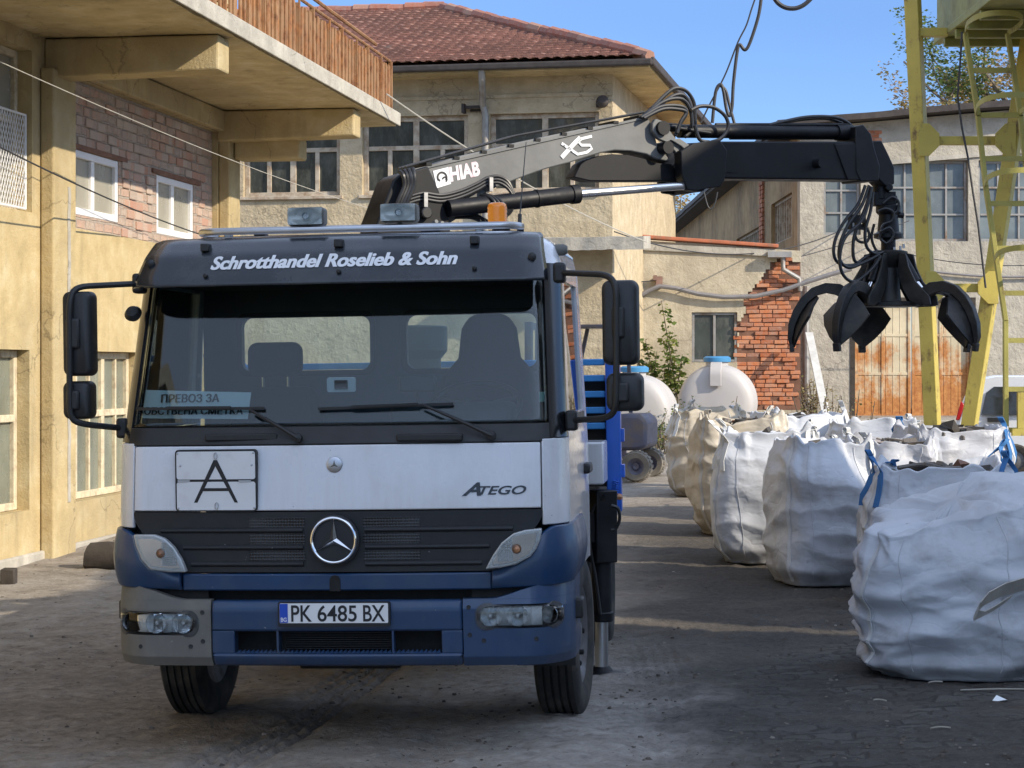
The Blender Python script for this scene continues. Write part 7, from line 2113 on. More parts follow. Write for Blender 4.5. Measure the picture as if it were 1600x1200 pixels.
for s_, x0, x1 in (('PK', X(457), X(489)), ('6485', X(498), X(559)), ('BX', X(569), X(603))):
    text_on('plate_characters', s_, ((x0, 0, cz0), (x1, 0, cz0), (x0, 0, cz1)), MT['letter_black'], pl, bold=0.012, fn=flat(yy - 0.0165))
# --- wipers
for (pivot, tip0, tip1, elbow) in (((466, 684), (412, 638), (213, 639), (390, 640)), ((768, 680), (708, 631), (497, 639), (660, 632))):
    pv = ON(*pivot, CAB, 0.02); e1 = ON(*elbow, CAB, 0.045); t0, t1 = ON(*tip0, CAB, 0.02), ON(*tip1, CAB, 0.02)
    m = MB(); m.lathe([(0.022, 0), (0.02, 0.025), (0.0, 0.03)], Matrix.Translation(pv) @ Matrix.Rotation(R(90), 4, 'X'), 14)
    m.tube([pv + Vector((0, -0.02, 0)), pv.lerp(e1, 0.3) + Vector((0, -0.025, 0.004)), e1], [0.013, 0.010, 0.006], 8)
    wp = m.build('wiper', MT['black_plastic'], truck)
    m = MB(); n = 16; pts = []
    for k in range(n + 1):
        x = lerp(t0.x, t1.x, k / n); z = lerp(t0.z, t1.z, k / n); pts.append(Vector((x, CAB.front(x, z) - 0.012, z)))
    m.ribbon(pts, (0, 0, 0.007), 0.012)
    m.beam(pts[4] + Vector((0, -0.02, 0.006)), pts[12] + Vector((0, -0.02, 0.006)), 0.012, 0.012)
    m.build('wiper_blade', MT['black_plastic'], wp)
for px0, px1 in ((322, 434), (620, 724)):
    p0, p1 = ON(px0, 683, CAB, 0.0), ON(px1, 681, CAB, 0.0)
    m = MB(); m.prism(rrect((p0.x + p1.x) / 2, p0.z - 0.002, p1.x - p0.x, 0.034, 0.012), CAB.front(p0.x, 1.53) - 0.03, CAB.front((p0.x + p1.x) / 2, 1.53) + 0.02); m.build('grab_step', MT['black_plastic'], truck, bevel=0.006)
# --- mirrors
def mirror(path, big, small, y, s):
    pts = [TR.at(px, py, y + dy) for px, py, dy in path]
    # round the corners of the bracket
    out = [pts[0]]
    for i in range(1, len(pts) - 1):
        a, b_, c = pts[i - 1], pts[i], pts[i + 1]; r = 0.07
        p0 = b_ + (a - b_).normalized() * min(r, (a - b_).length / 2); p1 = b_ + (c - b_).normalized() * min(r, (c - b_).length / 2)
        for k in range(6):
            t = k / 5; out.append(p0 * (1 - t) ** 2 + b_ * 2 * t * (1 - t) + p1 * t * t)
    out.append(pts[-1])
    arm = MB().tube(out, 0.0155, 10).build('mirror_arm', MT['black_plastic'], truck)
    for q in (out[0], out[-1]): MB().box(q.x - 0.03, q.x + 0.03, q.y - 0.03, q.y + 0.06, q.z - 0.05, q.z + 0.05).build('arm_mount', MT['black_plastic'], arm, bevel=0.015)
    for (x0, y0, x1, y1) in (big, small):
        p0 = TR.at(x0, y1, y); p1 = TR.at(x1, y0, y); cx, cz = (p0.x + p1.x) / 2, (p0.z + p1.z) / 2; w, h = p1.x - p0.x, p1.z - p0.z
        m = MB(); prof = rrect(0, 0, w, h, min(w, h) * 0.22); K = len(prof); lay = [(-0.075, 0.72), (-0.068, 0.86), (-0.045, 0.96), (0.0, 1.0), (0.03, 1.0), (0.04, 0.97)]
        for (dy, sc_) in lay: m.v += [Vector((cx + x * (1 - (1 - sc_) * 0.8), y + dy, cz + z * (1 - (1 - sc_) * 0.8 * w / h))) for x, z in prof]
        for j in range(len(lay) - 1):
            for i in range(K): m.f.append((j * K + i, j * K + (i + 1) % K, (j + 1) * K + (i + 1) % K, (j + 1) * K + i))
        m.f.append(tuple(reversed(range(K)))); m.f.append(tuple((len(lay) - 1) * K + i for i in range(K)))
        hs = m.build('mirror_housing', MT['black_plastic'], arm, ang=50)
        # clamp joining housing and bracket
        ax = interp(sorted([(q.z, q.x) for q in out[len(out) // 2 - 3:len(out) // 2 + 4]]), cz)
        m = MB(); hz = min(0.075, h * 0.26); m.box(min(ax, cx) - 0.022, max(ax, cx) + 0.022, y - 0.095, y - 0.06, cz - hz, cz + hz); m.build('mirror_clamp', MT['black_plastic'], arm, bevel=0.012)
mirror([(217, 443, 0.16), (117, 448, -0.06), (108, 470, -0.09), (109, 655, -0.09), (130, 663, -0.06), (192, 669, 0.16)], (104, 455, 148, 588), (104, 595, 147, 655), 0.14, -1)
mirror([(874, 426, 0.18), (950, 429, -0.04), (963, 445, -0.09), (963, 640, -0.09), (950, 653, -0.04), (893, 657, 0.16)], (942, 437, 998, 571), (948, 582, 1006, 643), 0.10, 1)
p = TR.at(208, 490, 0.35); m = MB(); m.lathe([(0.0, -0.03), (0.035, -0.02), (0.045, 0.0), (0.03, 0.025), (0, 0.03)], Matrix.Translation(p) @ Matrix.Rotation(R(60), 4, 'X'), 16); m.build('kerb_mirror', MT['black_plastic'], truck)
# --- wheels
def wheel(x, y, r=0.425, w=0.235, dual=False, nuts=1, steer=0.0):
    s = 1 if x > 0 else -1
    M = Matrix.Translation((x, y, r - 0.012)) @ Matrix.Rotation(R(steer), 4, 'Z') @ Matrix.Rotation(R(90) * s, 4, 'Y')
    hw = w / 2
    prof = [(r * .60, -hw * 0.8), (r * .72, -hw), (r * .90, -hw * 0.98), (r * 0.965, -hw * 0.88)]
    k = 5
    for i in range(k):
        a0 = -hw * 0.84 + i * (1.68 * hw / k); a1 = a0 + 1.68 * hw / k
        g = 0.007
        prof += [(r, a0 + g), (r, a1 - g)]
        if i < k - 1: prof += [(r - 0.014, a1 - g * 0.8), (r - 0.014, a1 + g * 0.8)]
    prof += [(r * 0.965, hw * 0.88), (r * .90, hw * 0.98), (r * .72, hw), (r * .60, hw * 0.8)]
    t = MB().lathe(prof, M, 64, cap=False).build('wheel', MT['tyre'], truck, ang=28)
    MB().lathe([(0, -hw * 0.5), (r * .3, -hw * 0.5), (r * .61, -hw * 0.8), (r * .62, hw * 0.82), (r * .56, hw * 0.75), (r * .40, hw * 0.2), (r * .3, hw * 0.3), (r * .16, hw * 0.35), (r * .15, hw * 0.75), (0, hw * 0.8)], M, 40, cap=False).build('rim', MT['rim'], t)
    for q in range(8):
        a = 2 * PI * q / 8; m = MB(); m.lathe([(0.014, hw * 0.2), (0.014, hw * 0.2 + 0.065), (0.0, hw * 0.2 + 0.07)], M @ Matrix.Translation((r * .36 * math.cos(a), r * .36 * math.sin(a), 0)), 8)
        if y < 2: m.build('wheel_nut', MT['void'], t)
wheel(-0.985, 1.25, steer=-3.0); wheel(1.0, 1.25, steer=-3.0)
for y in (4.1,):
    for x in (-0.98, -0.70, 0.98, 0.70): wheel(x, y)
m = MB()
for s in (-1, 1):
    for k in range(17):
        a = R(180 * k / 16); 
    M_ = None
def arch(s):
    m = MB(); rr = 0.53
    def fn(a, b, o):
        t = R(lerp(-8, 188, a)); x = s * lerp(0.80, 1.10, b)
        return (x, 1.25 - (rr - o) * math.cos(t), 0.40 + (rr - o) * math.sin(t))
    m.sheet(fn, 24, 3, None, 0.012); m.build('wheel_arch', MT['grille_black'], truck)
    m = MB(); m.box(s * 0.80 - 0.0, s * 1.08, 1.84, 1.86, 0.28, 0.62); m.build('mud_flap', MT['black_plastic'], truck, smooth=False)
arch(-1); arch(1)
# --- load bed : headboard, blue stakes, side boards
yb0 = 2.95
p = TR.at(957, 560, yb0 + 0.1)
xr = TR.at(958, 600, yb0 + 0.05).x
zs = [TR.at(925, q, yb0 + 0.05).z for q in (566, 591, 616, 641)]
m = MB(); m.box(-xr + 0.1, xr - 0.1, yb0, 4.9, 0.98, 1.10); m.build('load_bed', MT['wood_dark'], truck, bevel=0.01)
for s in (-1, 1):
    m = MB(); x = xr * s
    m.box(x - 0.045, x + 0.045, yb0 - 0.02, yb0 + 0.10, 0.95, zs[0] + 0.03)
    st_ = m.build('stake', MT['bright_blue'], truck, bevel=0.008)
    m = MB()
    for z in (1.2, 1.42): m.box(x + 0.046 * s - 0.01, x + 0.046 * s + 0.02, yb0 + 0.0, yb0 + 0.08, z - 0.04, z + 0.04)
    m.build('stake_latch', MT['bright_blue'], st_, bevel=0.004)
for z in zs + [TR.at(925, 668, yb0 + .05).z + 0.01]:
    MB().box(-xr + 0.05, xr - 0.05, yb0 + 0.02, yb0 + 0.07, z - 0.02, z + 0.02).build('headboard_rail', MT['light_blue'], truck, bevel=0.006)
MB().box(-xr + 0.05, xr - 0.05, yb0 + 0.10, yb0 + 0.12, 1.10, zs[1] - 0.0).build('headboard', MT['wood_dark'], truck, smooth=False)
for s in (-1, 1):
    m = MB(); x = (xr - 0.13) * s
    m.box(x - 0.02, x + 0.02, yb0 + 0.12, 4.9, 1.12, zs[3]); m.build('side_board', MT['bright_blue'], truck, bevel=0.008)
MB().box(-xr + 0.16, xr - 0.16, 4.86, 4.9, 1.12, zs[3]).build('tailboard', MT['bright_blue'], truck, bevel=0.008)
# white locker box between cab and bed, and its lid catch
p0 = TR.at(912, 756, 2.3); p1 = TR.at(944, 690, 2.3)
m = MB(); m.box(p0.x - 0.35, p1.x, 2.2, 2.6, p0.z, p1.z); m.build('locker_box', MT['truck_white'], truck, bevel=0.01)
# --- paper sign on the dashboard (a thing of its own)
yp = 0.215
A4 = [TR.at(px, py, yp) for px, py in ((209, 653), (394, 654), (396, 613), (212, 609))]
Mp = TR.M
sh = MB(); 
def pp(a, b, o):
    lo = A4[0].lerp(A4[1], a); hi = A4[3].lerp(A4[2], a); q = lo.lerp(hi, b)
    bow = CAB.front(q.x, q.z) + 0.035
    return Vector((q.x, bow + o, q.z))
sh.sheet(pp, 20, 6, None, 0.0015)
paper = sh.build('paper_sign', MT['paper'], None)
paper.matrix_world = Mp
tag(paper, 'white paper sign with two lines of black Cyrillic capitals behind the windscreen', 'paper sign')
def ptext(s, x0, y0, x1, y1):
    a = TR.at(x0, y1, yp); b2 = TR.at(x1, y1 - 1, yp); c = TR.at(x0, y0, yp)
    for dx, o_ in ((0.0, 0.027), (0.0022, 0.0262), (0.0044, 0.0254)):
        text_on('sign_text', s, ((a.x + dx, 0, a.z), (b2.x + dx, 0, b2.z), (a.x + dx, 0, c.z)), MT['letter_black'], paper, bold=0.0, fn=lambda p: Vector((p.x, CAB.front(p.x, p.z) + o_, p.z)))
ptext('ПРЕВОЗ ЗА', 254, 616, 346, 629); ptext('СОБСТВЕНА СМЕТКА', 217, 636, 385, 648)
# ------------------------------------------------------------------ loader crane (a part of the truck, its pieces sub-parts)
CY = 12.4
c0 = P(640, 575, CY)
CF = Frame((c0.x, CY, gz(c0.x, CY)), R(26.9))      # the boom is swung out to the right and a little away from the cab
CM = CF.M; CI = CF.I
def K(px, py, off=0.0): return CF.at(px, py, off)
def KP(pts): return [(K(*p).x, K(*p).z) for p in pts]
m = MB()
m.box(-0.95, 0.95, -0.20, 0.25, 0.66, 0.84, Matrix.Rotation(R(-30), 4, 'Z')); m.lathe([(0.28, 0.84), (0.28, 1.0), (0.2, 1.02), (0.19, 1.9), (0.23, 1.95), (0.23, 2.1)], None, 24)
m.prism(KP([(575, 352), (601, 284), (612, 275), (655, 262), (672, 300), (690, 352), (690, 470), (575, 470)]), -0.13, 0.13)
column = m.build('loader_crane', MT['crane_black'], truck, bevel=0.01)
column.matrix_basis = TR.I @ CM
def cpart(name, mb, mat, **k):
    return mb.build(name, MT[mat], column, **k)
# first boom
B1 = [(640, 268), (700, 248), (800, 224), (900, 203), (960, 193), (1002, 187), (1010, 200), (1016, 226), (1030, 240), (1036, 254), (1014, 250), (1000, 243), (975, 238), (950, 237), (928, 241), (905, 248), (880, 256), (842, 266), (800, 281), (762, 296), (735, 320), (702, 345), (690, 352), (672, 352), (655, 320), (640, 300)]
m = MB(); m.prism(KP(B1), -0.085, 0.085); cpart('first_boom', m, 'boom_grey', bevel=0.008)
m = MB()
for (a, b_) in (((636, 270), (1002, 187)),):
    p, q = K(*a), K(*b_); m.beam(p + Vector((0, 0, 0.008)), q + Vector((0, 0, 0.008)), 0.19, 0.014)
cpart('boom_flange', m, 'boom_grey')
m = MB()
for k in range(9):
    t = k / 8; p = K(660, 264).lerp(K(990, 190), t); m.box(p.x - 0.018, p.x + 0.018, -0.10, 0.10, p.z + 0.012, p.z + 0.03)
cpart('hose_clip', m, 'crane_black')
m = MB()
for dy in (-0.05, 0.0, 0.05): m.tube([K(628, 270) + Vector((0, dy, 0.03)), K(800, 221) + Vector((0, dy, 0.03)), K(1000, 184) + Vector((0, dy, 0.03))], 0.009, 6)
cpart('boom_pipe', m, 'hose')
# lettering, logo panel and boom mark on the camera side
def face_text(name, s, bl, br, tl, mat, bold, shear=0.0, y=-0.088):
    a, b_, c = K(*bl), K(*br), K(*tl)
    vs, fs, asp = text_mb(s, bold, shear)
    m = MB(); m.add([Vector((a.x + (b_.x - a.x) * u + (c.x - a.x) * v, y, a.z + (b_.z - a.z) * u + (c.z - a.z) * v)) for u, v in vs], fs)
    return m.build(name, MT[mat], column, smooth=False)
face_text('boom_lettering', 'HIAB', (695, 286), (741, 276), (692, 263), 'letter_pink', 0.045)
m = MB(); q = KP([(667, 269), (691, 263), (695, 289), (673, 296)]); m.prism(q, -0.0895, -0.0865); cpart('logo_panel', m, 'letter_white', smooth=False)
m = MB(); c = K(681, 279)
def arcp(cx, cz, r, a0, a1, n=14): return [Vector((cx + r * math.cos(R(a0 + (a1 - a0) * k / n)), -0.091, cz + r * math.sin(R(a0 + (a1 - a0) * k / n)))) for k in range(n + 1)]
m.ribbon(arcp(c.x, c.z, 0.030, 215, -30), [Vector((math.cos(R(215 - 245 * k / 14)), 0, math.sin(R(215 - 245 * k / 14)))) * 0.006 for k in range(15)], 0.002)
m.ribbon(arcp(c.x + 0.018, c.z - 0.012, 0.014, 180, -60, 10), [Vector((math.cos(R(180 - 24 * k)), 0, math.sin(R(180 - 24 * k)))) * 0.005 for k in range(11)], 0.002)
m.ribbon([Vector((c.x - 0.03, -0.091, c.z - 0.014)), Vector((c.x - 0.012, -0.091, c.z - 0.02))], Vector((0, 0, 0.006)), 0.002)
cpart('logo_mark', m, 'letter_black', smooth=False)
# the XS mark : wide strokes
def stroke(pts, hw):
    m = MB(); P_ = [Vector((K(*p).x, -0.090, K(*p).z)) for p in pts]; wv = []
    for i in range(len(P_)):
        t = P_[min(i + 1, len(P_) - 1)] - P_[max(i - 1, 0)]; n = Vector((-t.z, 0, t.x)).normalized(); wv.append(n * hw)
    return m.ribbon(P_, wv, 0.002)
m = stroke([(867, 248), (884, 229), (896, 217)], 0.014); m2 = stroke([(867, 226), (880, 235), (892, 243), (906, 240), (914, 234), (911, 229), (898, 229), (893, 224), (898, 219), (914, 215)], 0.009)
m.v_off = None; n0 = len(m.v); m.v += m2.v; m.f += [tuple(i + n0 for i in f) for f in m2.f]
cpart('boom_mark', m, 'letter_worn', smooth=False)
# lift cylinder and chrome rod
a, b_ = K(700, 326, -0.15), K(903, 303, -0.15); d = (b_ - a).normalized()
m = MB(); m.tube([a, b_ - d * 0.05], 0.052, 20); m.tube([b_ - d * 0.05, b_], 0.060, 20); m.tube([b_ - d * 0.30, b_ - d * 0.285], 0.057, 20)
cpart('lift_cylinder', m, 'crane_black')
m = MB(); m.tube([b_, K(1070, 290, -0.15)], 0.026, 20); cpart('cylinder_rod', m, 'chrome_rod')
# knuckle : links, pins
for y0, y1 in ((-0.19, -0.10), (0.10, 0.14)):
    m = MB(); m.prism(KP([(1040, 240), (1060, 228), (1100, 222), (1112, 240), (1108, 285), (1100, 296), (1080, 298), (1066, 302), (1050, 300), (1042, 280)]), y0, y1)
    cpart('knuckle', m, 'crane_black', bevel=0.006)
m = MB()
lk1 = [(1008, 189), (1020, 193), (1028, 205), (1036, 216), (1050, 232), (1066, 248), (1056, 256), (1040, 242), (1026, 226), (1012, 220), (1003, 208), (1003, 196)]
m.prism(KP(lk1), -0.135, -0.10); m.prism(KP([(1028, 222), (1042, 220), (1066, 236), (1060, 246), (1044, 232)]), -0.16, -0.137)
cpart('link_plate', m, 'boom_grey', bevel=0.005)
for (px, py, r) in ((1017, 204, 0.045), (1024, 234, 0.040), (1088, 238, 0.035), (1094, 280, 0.04), (1072, 291, 0.05), (1262, 258, 0.03)):
    p = K(px, py); m = MB(); m.lathe([(r, -0.165), (r, 0.165)], Matrix.Translation((p.x, 0, p.z)) @ Matrix.Rotation(R(90), 4, 'X'), 20)
    cpart('pivot_pin', m, 'crane_black')
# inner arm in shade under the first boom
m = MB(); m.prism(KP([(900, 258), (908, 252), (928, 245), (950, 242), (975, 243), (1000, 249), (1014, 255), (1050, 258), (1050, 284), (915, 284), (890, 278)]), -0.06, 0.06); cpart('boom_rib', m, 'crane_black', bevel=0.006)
# second boom box, extension cylinder and hose tray on top
m = MB(); m.prism(KP([(1060, 226), (1110, 223), (1325, 223), (1340, 205), (1348, 210), (1346, 283), (1120, 281), (1060, 284), (1040, 262)]), -0.095, 0.095); cpart('second_boom', m, 'crane_black', bevel=0.010)
m = MB(); m.prism(KP([(1180, 232), (1334, 232), (1334, 277), (1180, 277)]), -0.075, 0.075); m.prism(KP([(1290, 227), (1332, 226), (1345, 283), (1310, 283)]), -0.105, 0.105); cpart('extension_boom', m, 'crane_black', bevel=0.006)
m = MB(); m.tube([K(1060, 205), K(1315, 207)], 0.044, 18); m.tube([K(1306, 207), K(1330, 207)], 0.055, 18); m.box(K(1095, 0).x, K(1136, 0).x, -0.10, -0.045, K(0, 214).z, K(0, 200).z)
cpart('extension_cylinder', m, 'crane_black')
m = MB(); m.tube([K(1118, 195), K(1330, 195)], 0.012, 8); m.tube([K(1140, 216), K(1330, 216)], 0.010, 8); m.tube([K(1030, 198), K(1062, 200)], 0.028, 14); m.tube([K(1030, 196, -0.06), K(1110, 208, -0.06)], 0.012, 8)
cpart('boom_line', m, 'crane_black')
# boom tip, fork and eye plates
m = MB(); m.prism(KP([(1322, 200), (1334, 197), (1346, 212), (1352, 236), (1360, 262), (1358, 285), (1330, 286), (1322, 270)]), -0.11, 0.11)
m.prism(KP([(1345, 222), (1368, 221), (1376, 237), (1388, 263), (1388, 289), (1374, 292), (1356, 274), (1350, 250)]), -0.07, 0.07)
cpart('boom_tip', m, 'crane_black', bevel=0.008)
m = MB().wall([K(1325, 0).x, K(1349, 0).x], [K(0, 309).z, K(0, 281).z], -0.03, 0.0, [(K(1328, 0).x, K(1335, 0).x, K(0, 304).z, K(0, 296).z), (K(1341, 0).x, K(1347, 0).x, K(0, 303).z, K(0, 295).z)])
cpart('eye_plate', m, 'crane_black', smooth=False)
# hoses
def spl(pts, n=7):
    out = []
    for i in range(len(pts) - 1):
        p0, p1, p2, p3 = pts[max(i - 1, 0)], pts[i], pts[i + 1], pts[min(i + 2, len(pts) - 1)]
        for k in range(n):
            t = k / n; out.append(0.5 * ((2 * p1) + (p2 - p0) * t + (2 * p0 - 5 * p1 + 4 * p2 - p3) * t * t + (3 * p1 - p0 - 3 * p2 + p3) * t ** 3))
    out.append(pts[-1]); return out
HO = [
 ([(1000, 186), (1020, 168), (1040, 148), (1055, 138), (1072, 142), (1084, 160), (1086, 185), (1086, 200)], 0.02, 0.0),
 ([(1000, 186), (1030, 165), (1052, 150), (1068, 149), (1078, 164), (1081, 190), (1078, 206), (1070, 214)], -0.05, 0.0),
 ([(1002, 184), (1035, 160), (1058, 154), (1072, 160), (1080, 178), (1082, 200)], -0.09, 0.01),
 ([(1002, 184), (1030, 168), (1050, 165), (1068, 168), (1072, 178), (1062, 195), (1055, 212)], -0.12, 0.0),
 ([(1006, 185), (1035, 171), (1060, 171), (1072, 176), (1064, 190), (1058, 208)], -0.14, 0.0),
 ([(1080, 172), (1095, 166), (1115, 168), (1132, 180), (1138, 195), (1134, 208), (1124, 218), (1112, 222)], -0.12, 0.0),
 ([(1086, 196), (1090, 212), (1096, 220), (1108, 222)], -0.13, 0.0),
 ([(1200, 196), (1225, 190), (1262, 183), (1300, 183), (1322, 190), (1332, 202), (1330, 214)], 0.0, 0.0),
 ([(1210, 195), (1250, 187), (1290, 185), (1316, 192)], 0.04, 0.0),
]
for pts, off, _ in HO: cpart('hose', MB().tube(spl([K(px, py, off) for px, py in pts]), 0.0125, 8), 'hose')
for k in range(4):   # bundle over the back of the column
    dx = k * 7
    cpart('hose', MB().tube(spl([K(624 + dx, 268 - k * 1.5, -0.16), K(630 + dx * 0.8, 274, -0.19), K(632 + dx * 0.7, 290, -0.19), K(624 + dx * 0.7, 310, -0.19), K(616 + dx * 0.7, 330, -0.18)]), 0.014, 8), 'hose')
for k in range(3):   # bundle along the lower edge of the first boom
    o = k * 5
    cpart('hose', MB().tube(spl([K(632, 320 - o, -0.13), K(660, 312 - o, -0.13), K(690, 315 - o, -0.13), K(720, 308 - o, -0.13), K(745, 297 - o, -0.13), K(762, 288 - o, -0.13), K(780, 286 - o, -0.14), K(796, 297 - o, -0.16), K(803, 314, -0.17), K(797 - o, 332, -0.16), K(782 - o, 342, -0.14)]), 0.011, 8), 'hose')
for k in range(3):
    cpart('hose', MB().tube(spl([K(752 + k * 4, 305, -0.12), K(768 + k * 5, 310, -0.2), K(776 + k * 7, 325, -0.22), K(774 + k * 8, 345, -0.2)]), 0.010, 8), 'hose')
    cpart('hose', MB().tube(spl([K(712, 334 + k * 3, -0.1), K(735, 332 + k * 4, -0.1), K(752, 340 + k * 3, -0.1), K(772, 352, -0.1)]), 0.010, 8), 'hose')
for (px, py) in ((662, 312), (764, 288)):
    p = K(px, py, -0.13); m = MB(); m.box(p.x - 0.012, p.x + 0.012, p.y - 0.035, p.y + 0.03, p.z - 0.045, p.z + 0.04)
    cpart('hose_clamp', m, 'steel', smooth=False)
m = MB(); p = K(664, 333, -0.14); m.lathe([(0.035, -0.02), (0.035, 0.03), (0.028, 0.035), (0, 0.035)], Matrix.Translation(p) @ Matrix.Rotation(R(90), 4, 'X'), 20); cpart('cap', m, 'black_plastic')
m = MB(); p = K(680, 350, -0.12)
for k in range(3): m.lathe([(0.014, 0), (0.018, 0.03), (0.012, 0.06)], Matrix.Translation(K(676 + 9 * k, 352, -0.16)) @ Matrix.Rotation(R(70 + 10 * k), 4, 'X'), 10)
m.box(K(665, 0).x, K(705, 0).x, -0.2, -0.08, K(0, 362).z, K(0, 354).z); cpart('valve_fitting', m, 'boom_grey')
# hoses from the boom tip down to the grapple
GH = [([(1352, 290), (1340, 320), (1318, 348), (1305, 375), (1303, 398), (1312, 412), (1334, 414), (1352, 402), (1372, 392)], -0.1),
      ([(1358, 290), (1346, 322), (1326, 350), (1313, 380), (1312, 405), (1326, 418), (1350, 410), (1374, 398)], -0.14),
      ([(1362, 292), (1352, 325), (1340, 352), (1333, 380), (1336, 408), (1356, 408), (1376, 396)], -0.1),
      ([(1362, 292), (1356, 320), (1346, 345), (1320, 372), (1312, 405), (1318, 430), (1336, 440), (1362, 420), (1376, 400)], -0.16),
      ([(1364, 300), (1360, 330), (1352, 360), (1354, 385), (1366, 396), (1380, 394)], -0.12)]
for pts, off in GH: cpart('hose', MB().tube(spl([K(px, py, off) for px, py in pts]), 0.0115, 8), 'hose')
# stabiliser leg beside the cab
xs = 940
pS = P(xs, 1050, 12.25); gS = gz(pS.x, 12.25)
SI = CI
m = MB()
loc = CI @ Vector((pS.x, 12.25, gS))
zt = (CI @ P(xs, 768, 12.25)).z; zm = (CI @ P(xs, 968, 12.25)).z
m.tube([(loc.x, loc.y, zm), (loc.x, loc.y, zt)], 0.062, 20); m.tube([(loc.x, loc.y, zm - 0.01), (loc.x, loc.y, zm + 0.05)], 0.070, 20)
m.box(loc.x - 0.085, loc.x + 0.06, loc.y - 0.09, loc.y + 0.09, zt - 0.42, zt + 0.01); m.box(loc.x - 0.6, loc.x - 0.06, loc.y - 0.07, loc.y + 0.07, zt - 0.30, zt - 0.12)
leg = cpart('stabiliser_leg', m, 'crane_black', bevel=0.008)
m = MB(); m.tube([(loc.x, loc.y, 0.03), (loc.x, loc.y, zm)], 0.040, 20); cpart('stabiliser_rod', m, 'steel')
m = MB(); m.lathe([(0.145, 0.0), (0.148, 0.02), (0.07, 0.035), (0.05, 0.06)], Matrix.Translation((loc.x, loc.y, 0.002)), 28); cpart('foot_plate', m, 'crane_black')
cpart('hose', MB().tube(spl([CI @ P(px, py, 12.15) for px, py in ((945, 775), (925, 800), (922, 850), (930, 900), (938, 960))]), 0.010, 8), 'hose')
cpart('hose', MB().tube(spl([CI @ P(px, py, 12.1) for px, py in ((955, 790), (966, 795), (968, 812), (962, 826), (955, 828))]), 0.010, 8), 'hose')
# blue coil line beside the stake
co = []
for k in range(90):
    t = k / 89; p = CI @ P(963 - 4 * t, 750 + 50 * t, 12.6); co.append(p + Vector((0.016 * math.cos(k * 1.05), 0.016 * math.sin(k * 1.05), 0)))
cpart('coiled_air_line', MB().tube(co, 0.006, 5), 'bright_blue')
m = MB(); p = CI @ P(966, 776, 12.5); m.lathe([(0.0, -.03), (0.02, -.02), (0.02, 0.02), (0, .03)], Matrix.Translation(p) @ Matrix.Rotation(R(90), 4, 'X'), 12); cpart('side_marker', m, 'amber_dull')

# ------------------------------------------------------------------ orange-peel grapple hanging from the boom tip
GY = (CM @ K(1388, 300)).y
gp = P(1388, 478, GY)
GM = Matrix.Translation(gp)
grap = empty('scrap_grapple', GM, 'black orange-peel scrap grapple with five open curved tines hanging from the boom tip', 'grapple')
GI = GM.inverted()
def GK(px, py, off=0.0): return GI @ P(px, py, GY + off)
m = MB(); m.tube([GK(1376, 283), GK(1376, 312)], 0.055, 14); m.box(GK(1364, 0).x, GK(1398, 0).x, -0.05, 0.05, GK(0, 322).z, GK(0, 300).z)
a = GK(1386, 294); m.lathe([(0.026, -0.09), (0.026, 0.09)], Matrix.Translation(a) @ Matrix.Rotation(R(90), 4, 'X'), 16); a = GK(1390, 312); m.lathe([(0.03, -0.05), (0.03, 0.05)], Matrix.Translation(a) @ Matrix.Rotation(R(90), 4, 'Y'), 16)
m.build('hanger_link', MT['crane_black'], grap, bevel=0.006)
m = MB(); c = GK(1386, 330)
m.lathe([(0.05, GK(0, 395).z), (0.05, GK(0, 375).z), (0.10, GK(0, 372).z), (0.10, GK(0, 366).z), (0.075, GK(0, 362).z), (0.065, GK(0, 336).z), (0.085, GK(0, 332).z), (0.085, GK(0, 322).z), (0.045, GK(0, 318).z)], None, 24)
m.tube([GK(1395, 335), GK(1412, 337)], 0.02, 10)
m.build('rotator', MT['crane_black'], grap)
m = MB()
for pts, off in (([(1380, 318), (1394, 308), (1404, 316), (1402, 330), (1392, 334)], -0.08), ([(1372, 330), (1384, 326), (1396, 332), (1394, 345), (1380, 352), (1374, 372)], -0.10), ([(1366, 350), (1362, 372), (1370, 392), (1382, 396)], -0.11), ([(1376, 362), (1390, 356), (1396, 368), (1386, 380), (1376, 374)], -0.12), ([(1344, 352), (1336, 362), (1340, 376), (1354, 378), (1358, 366), (1352, 354), (1344, 352)], -0.1)):
    MB().tube(spl([GK(px, py, off) for px, py in pts]), 0.010, 7).build('hose', MT['hose'], grap)
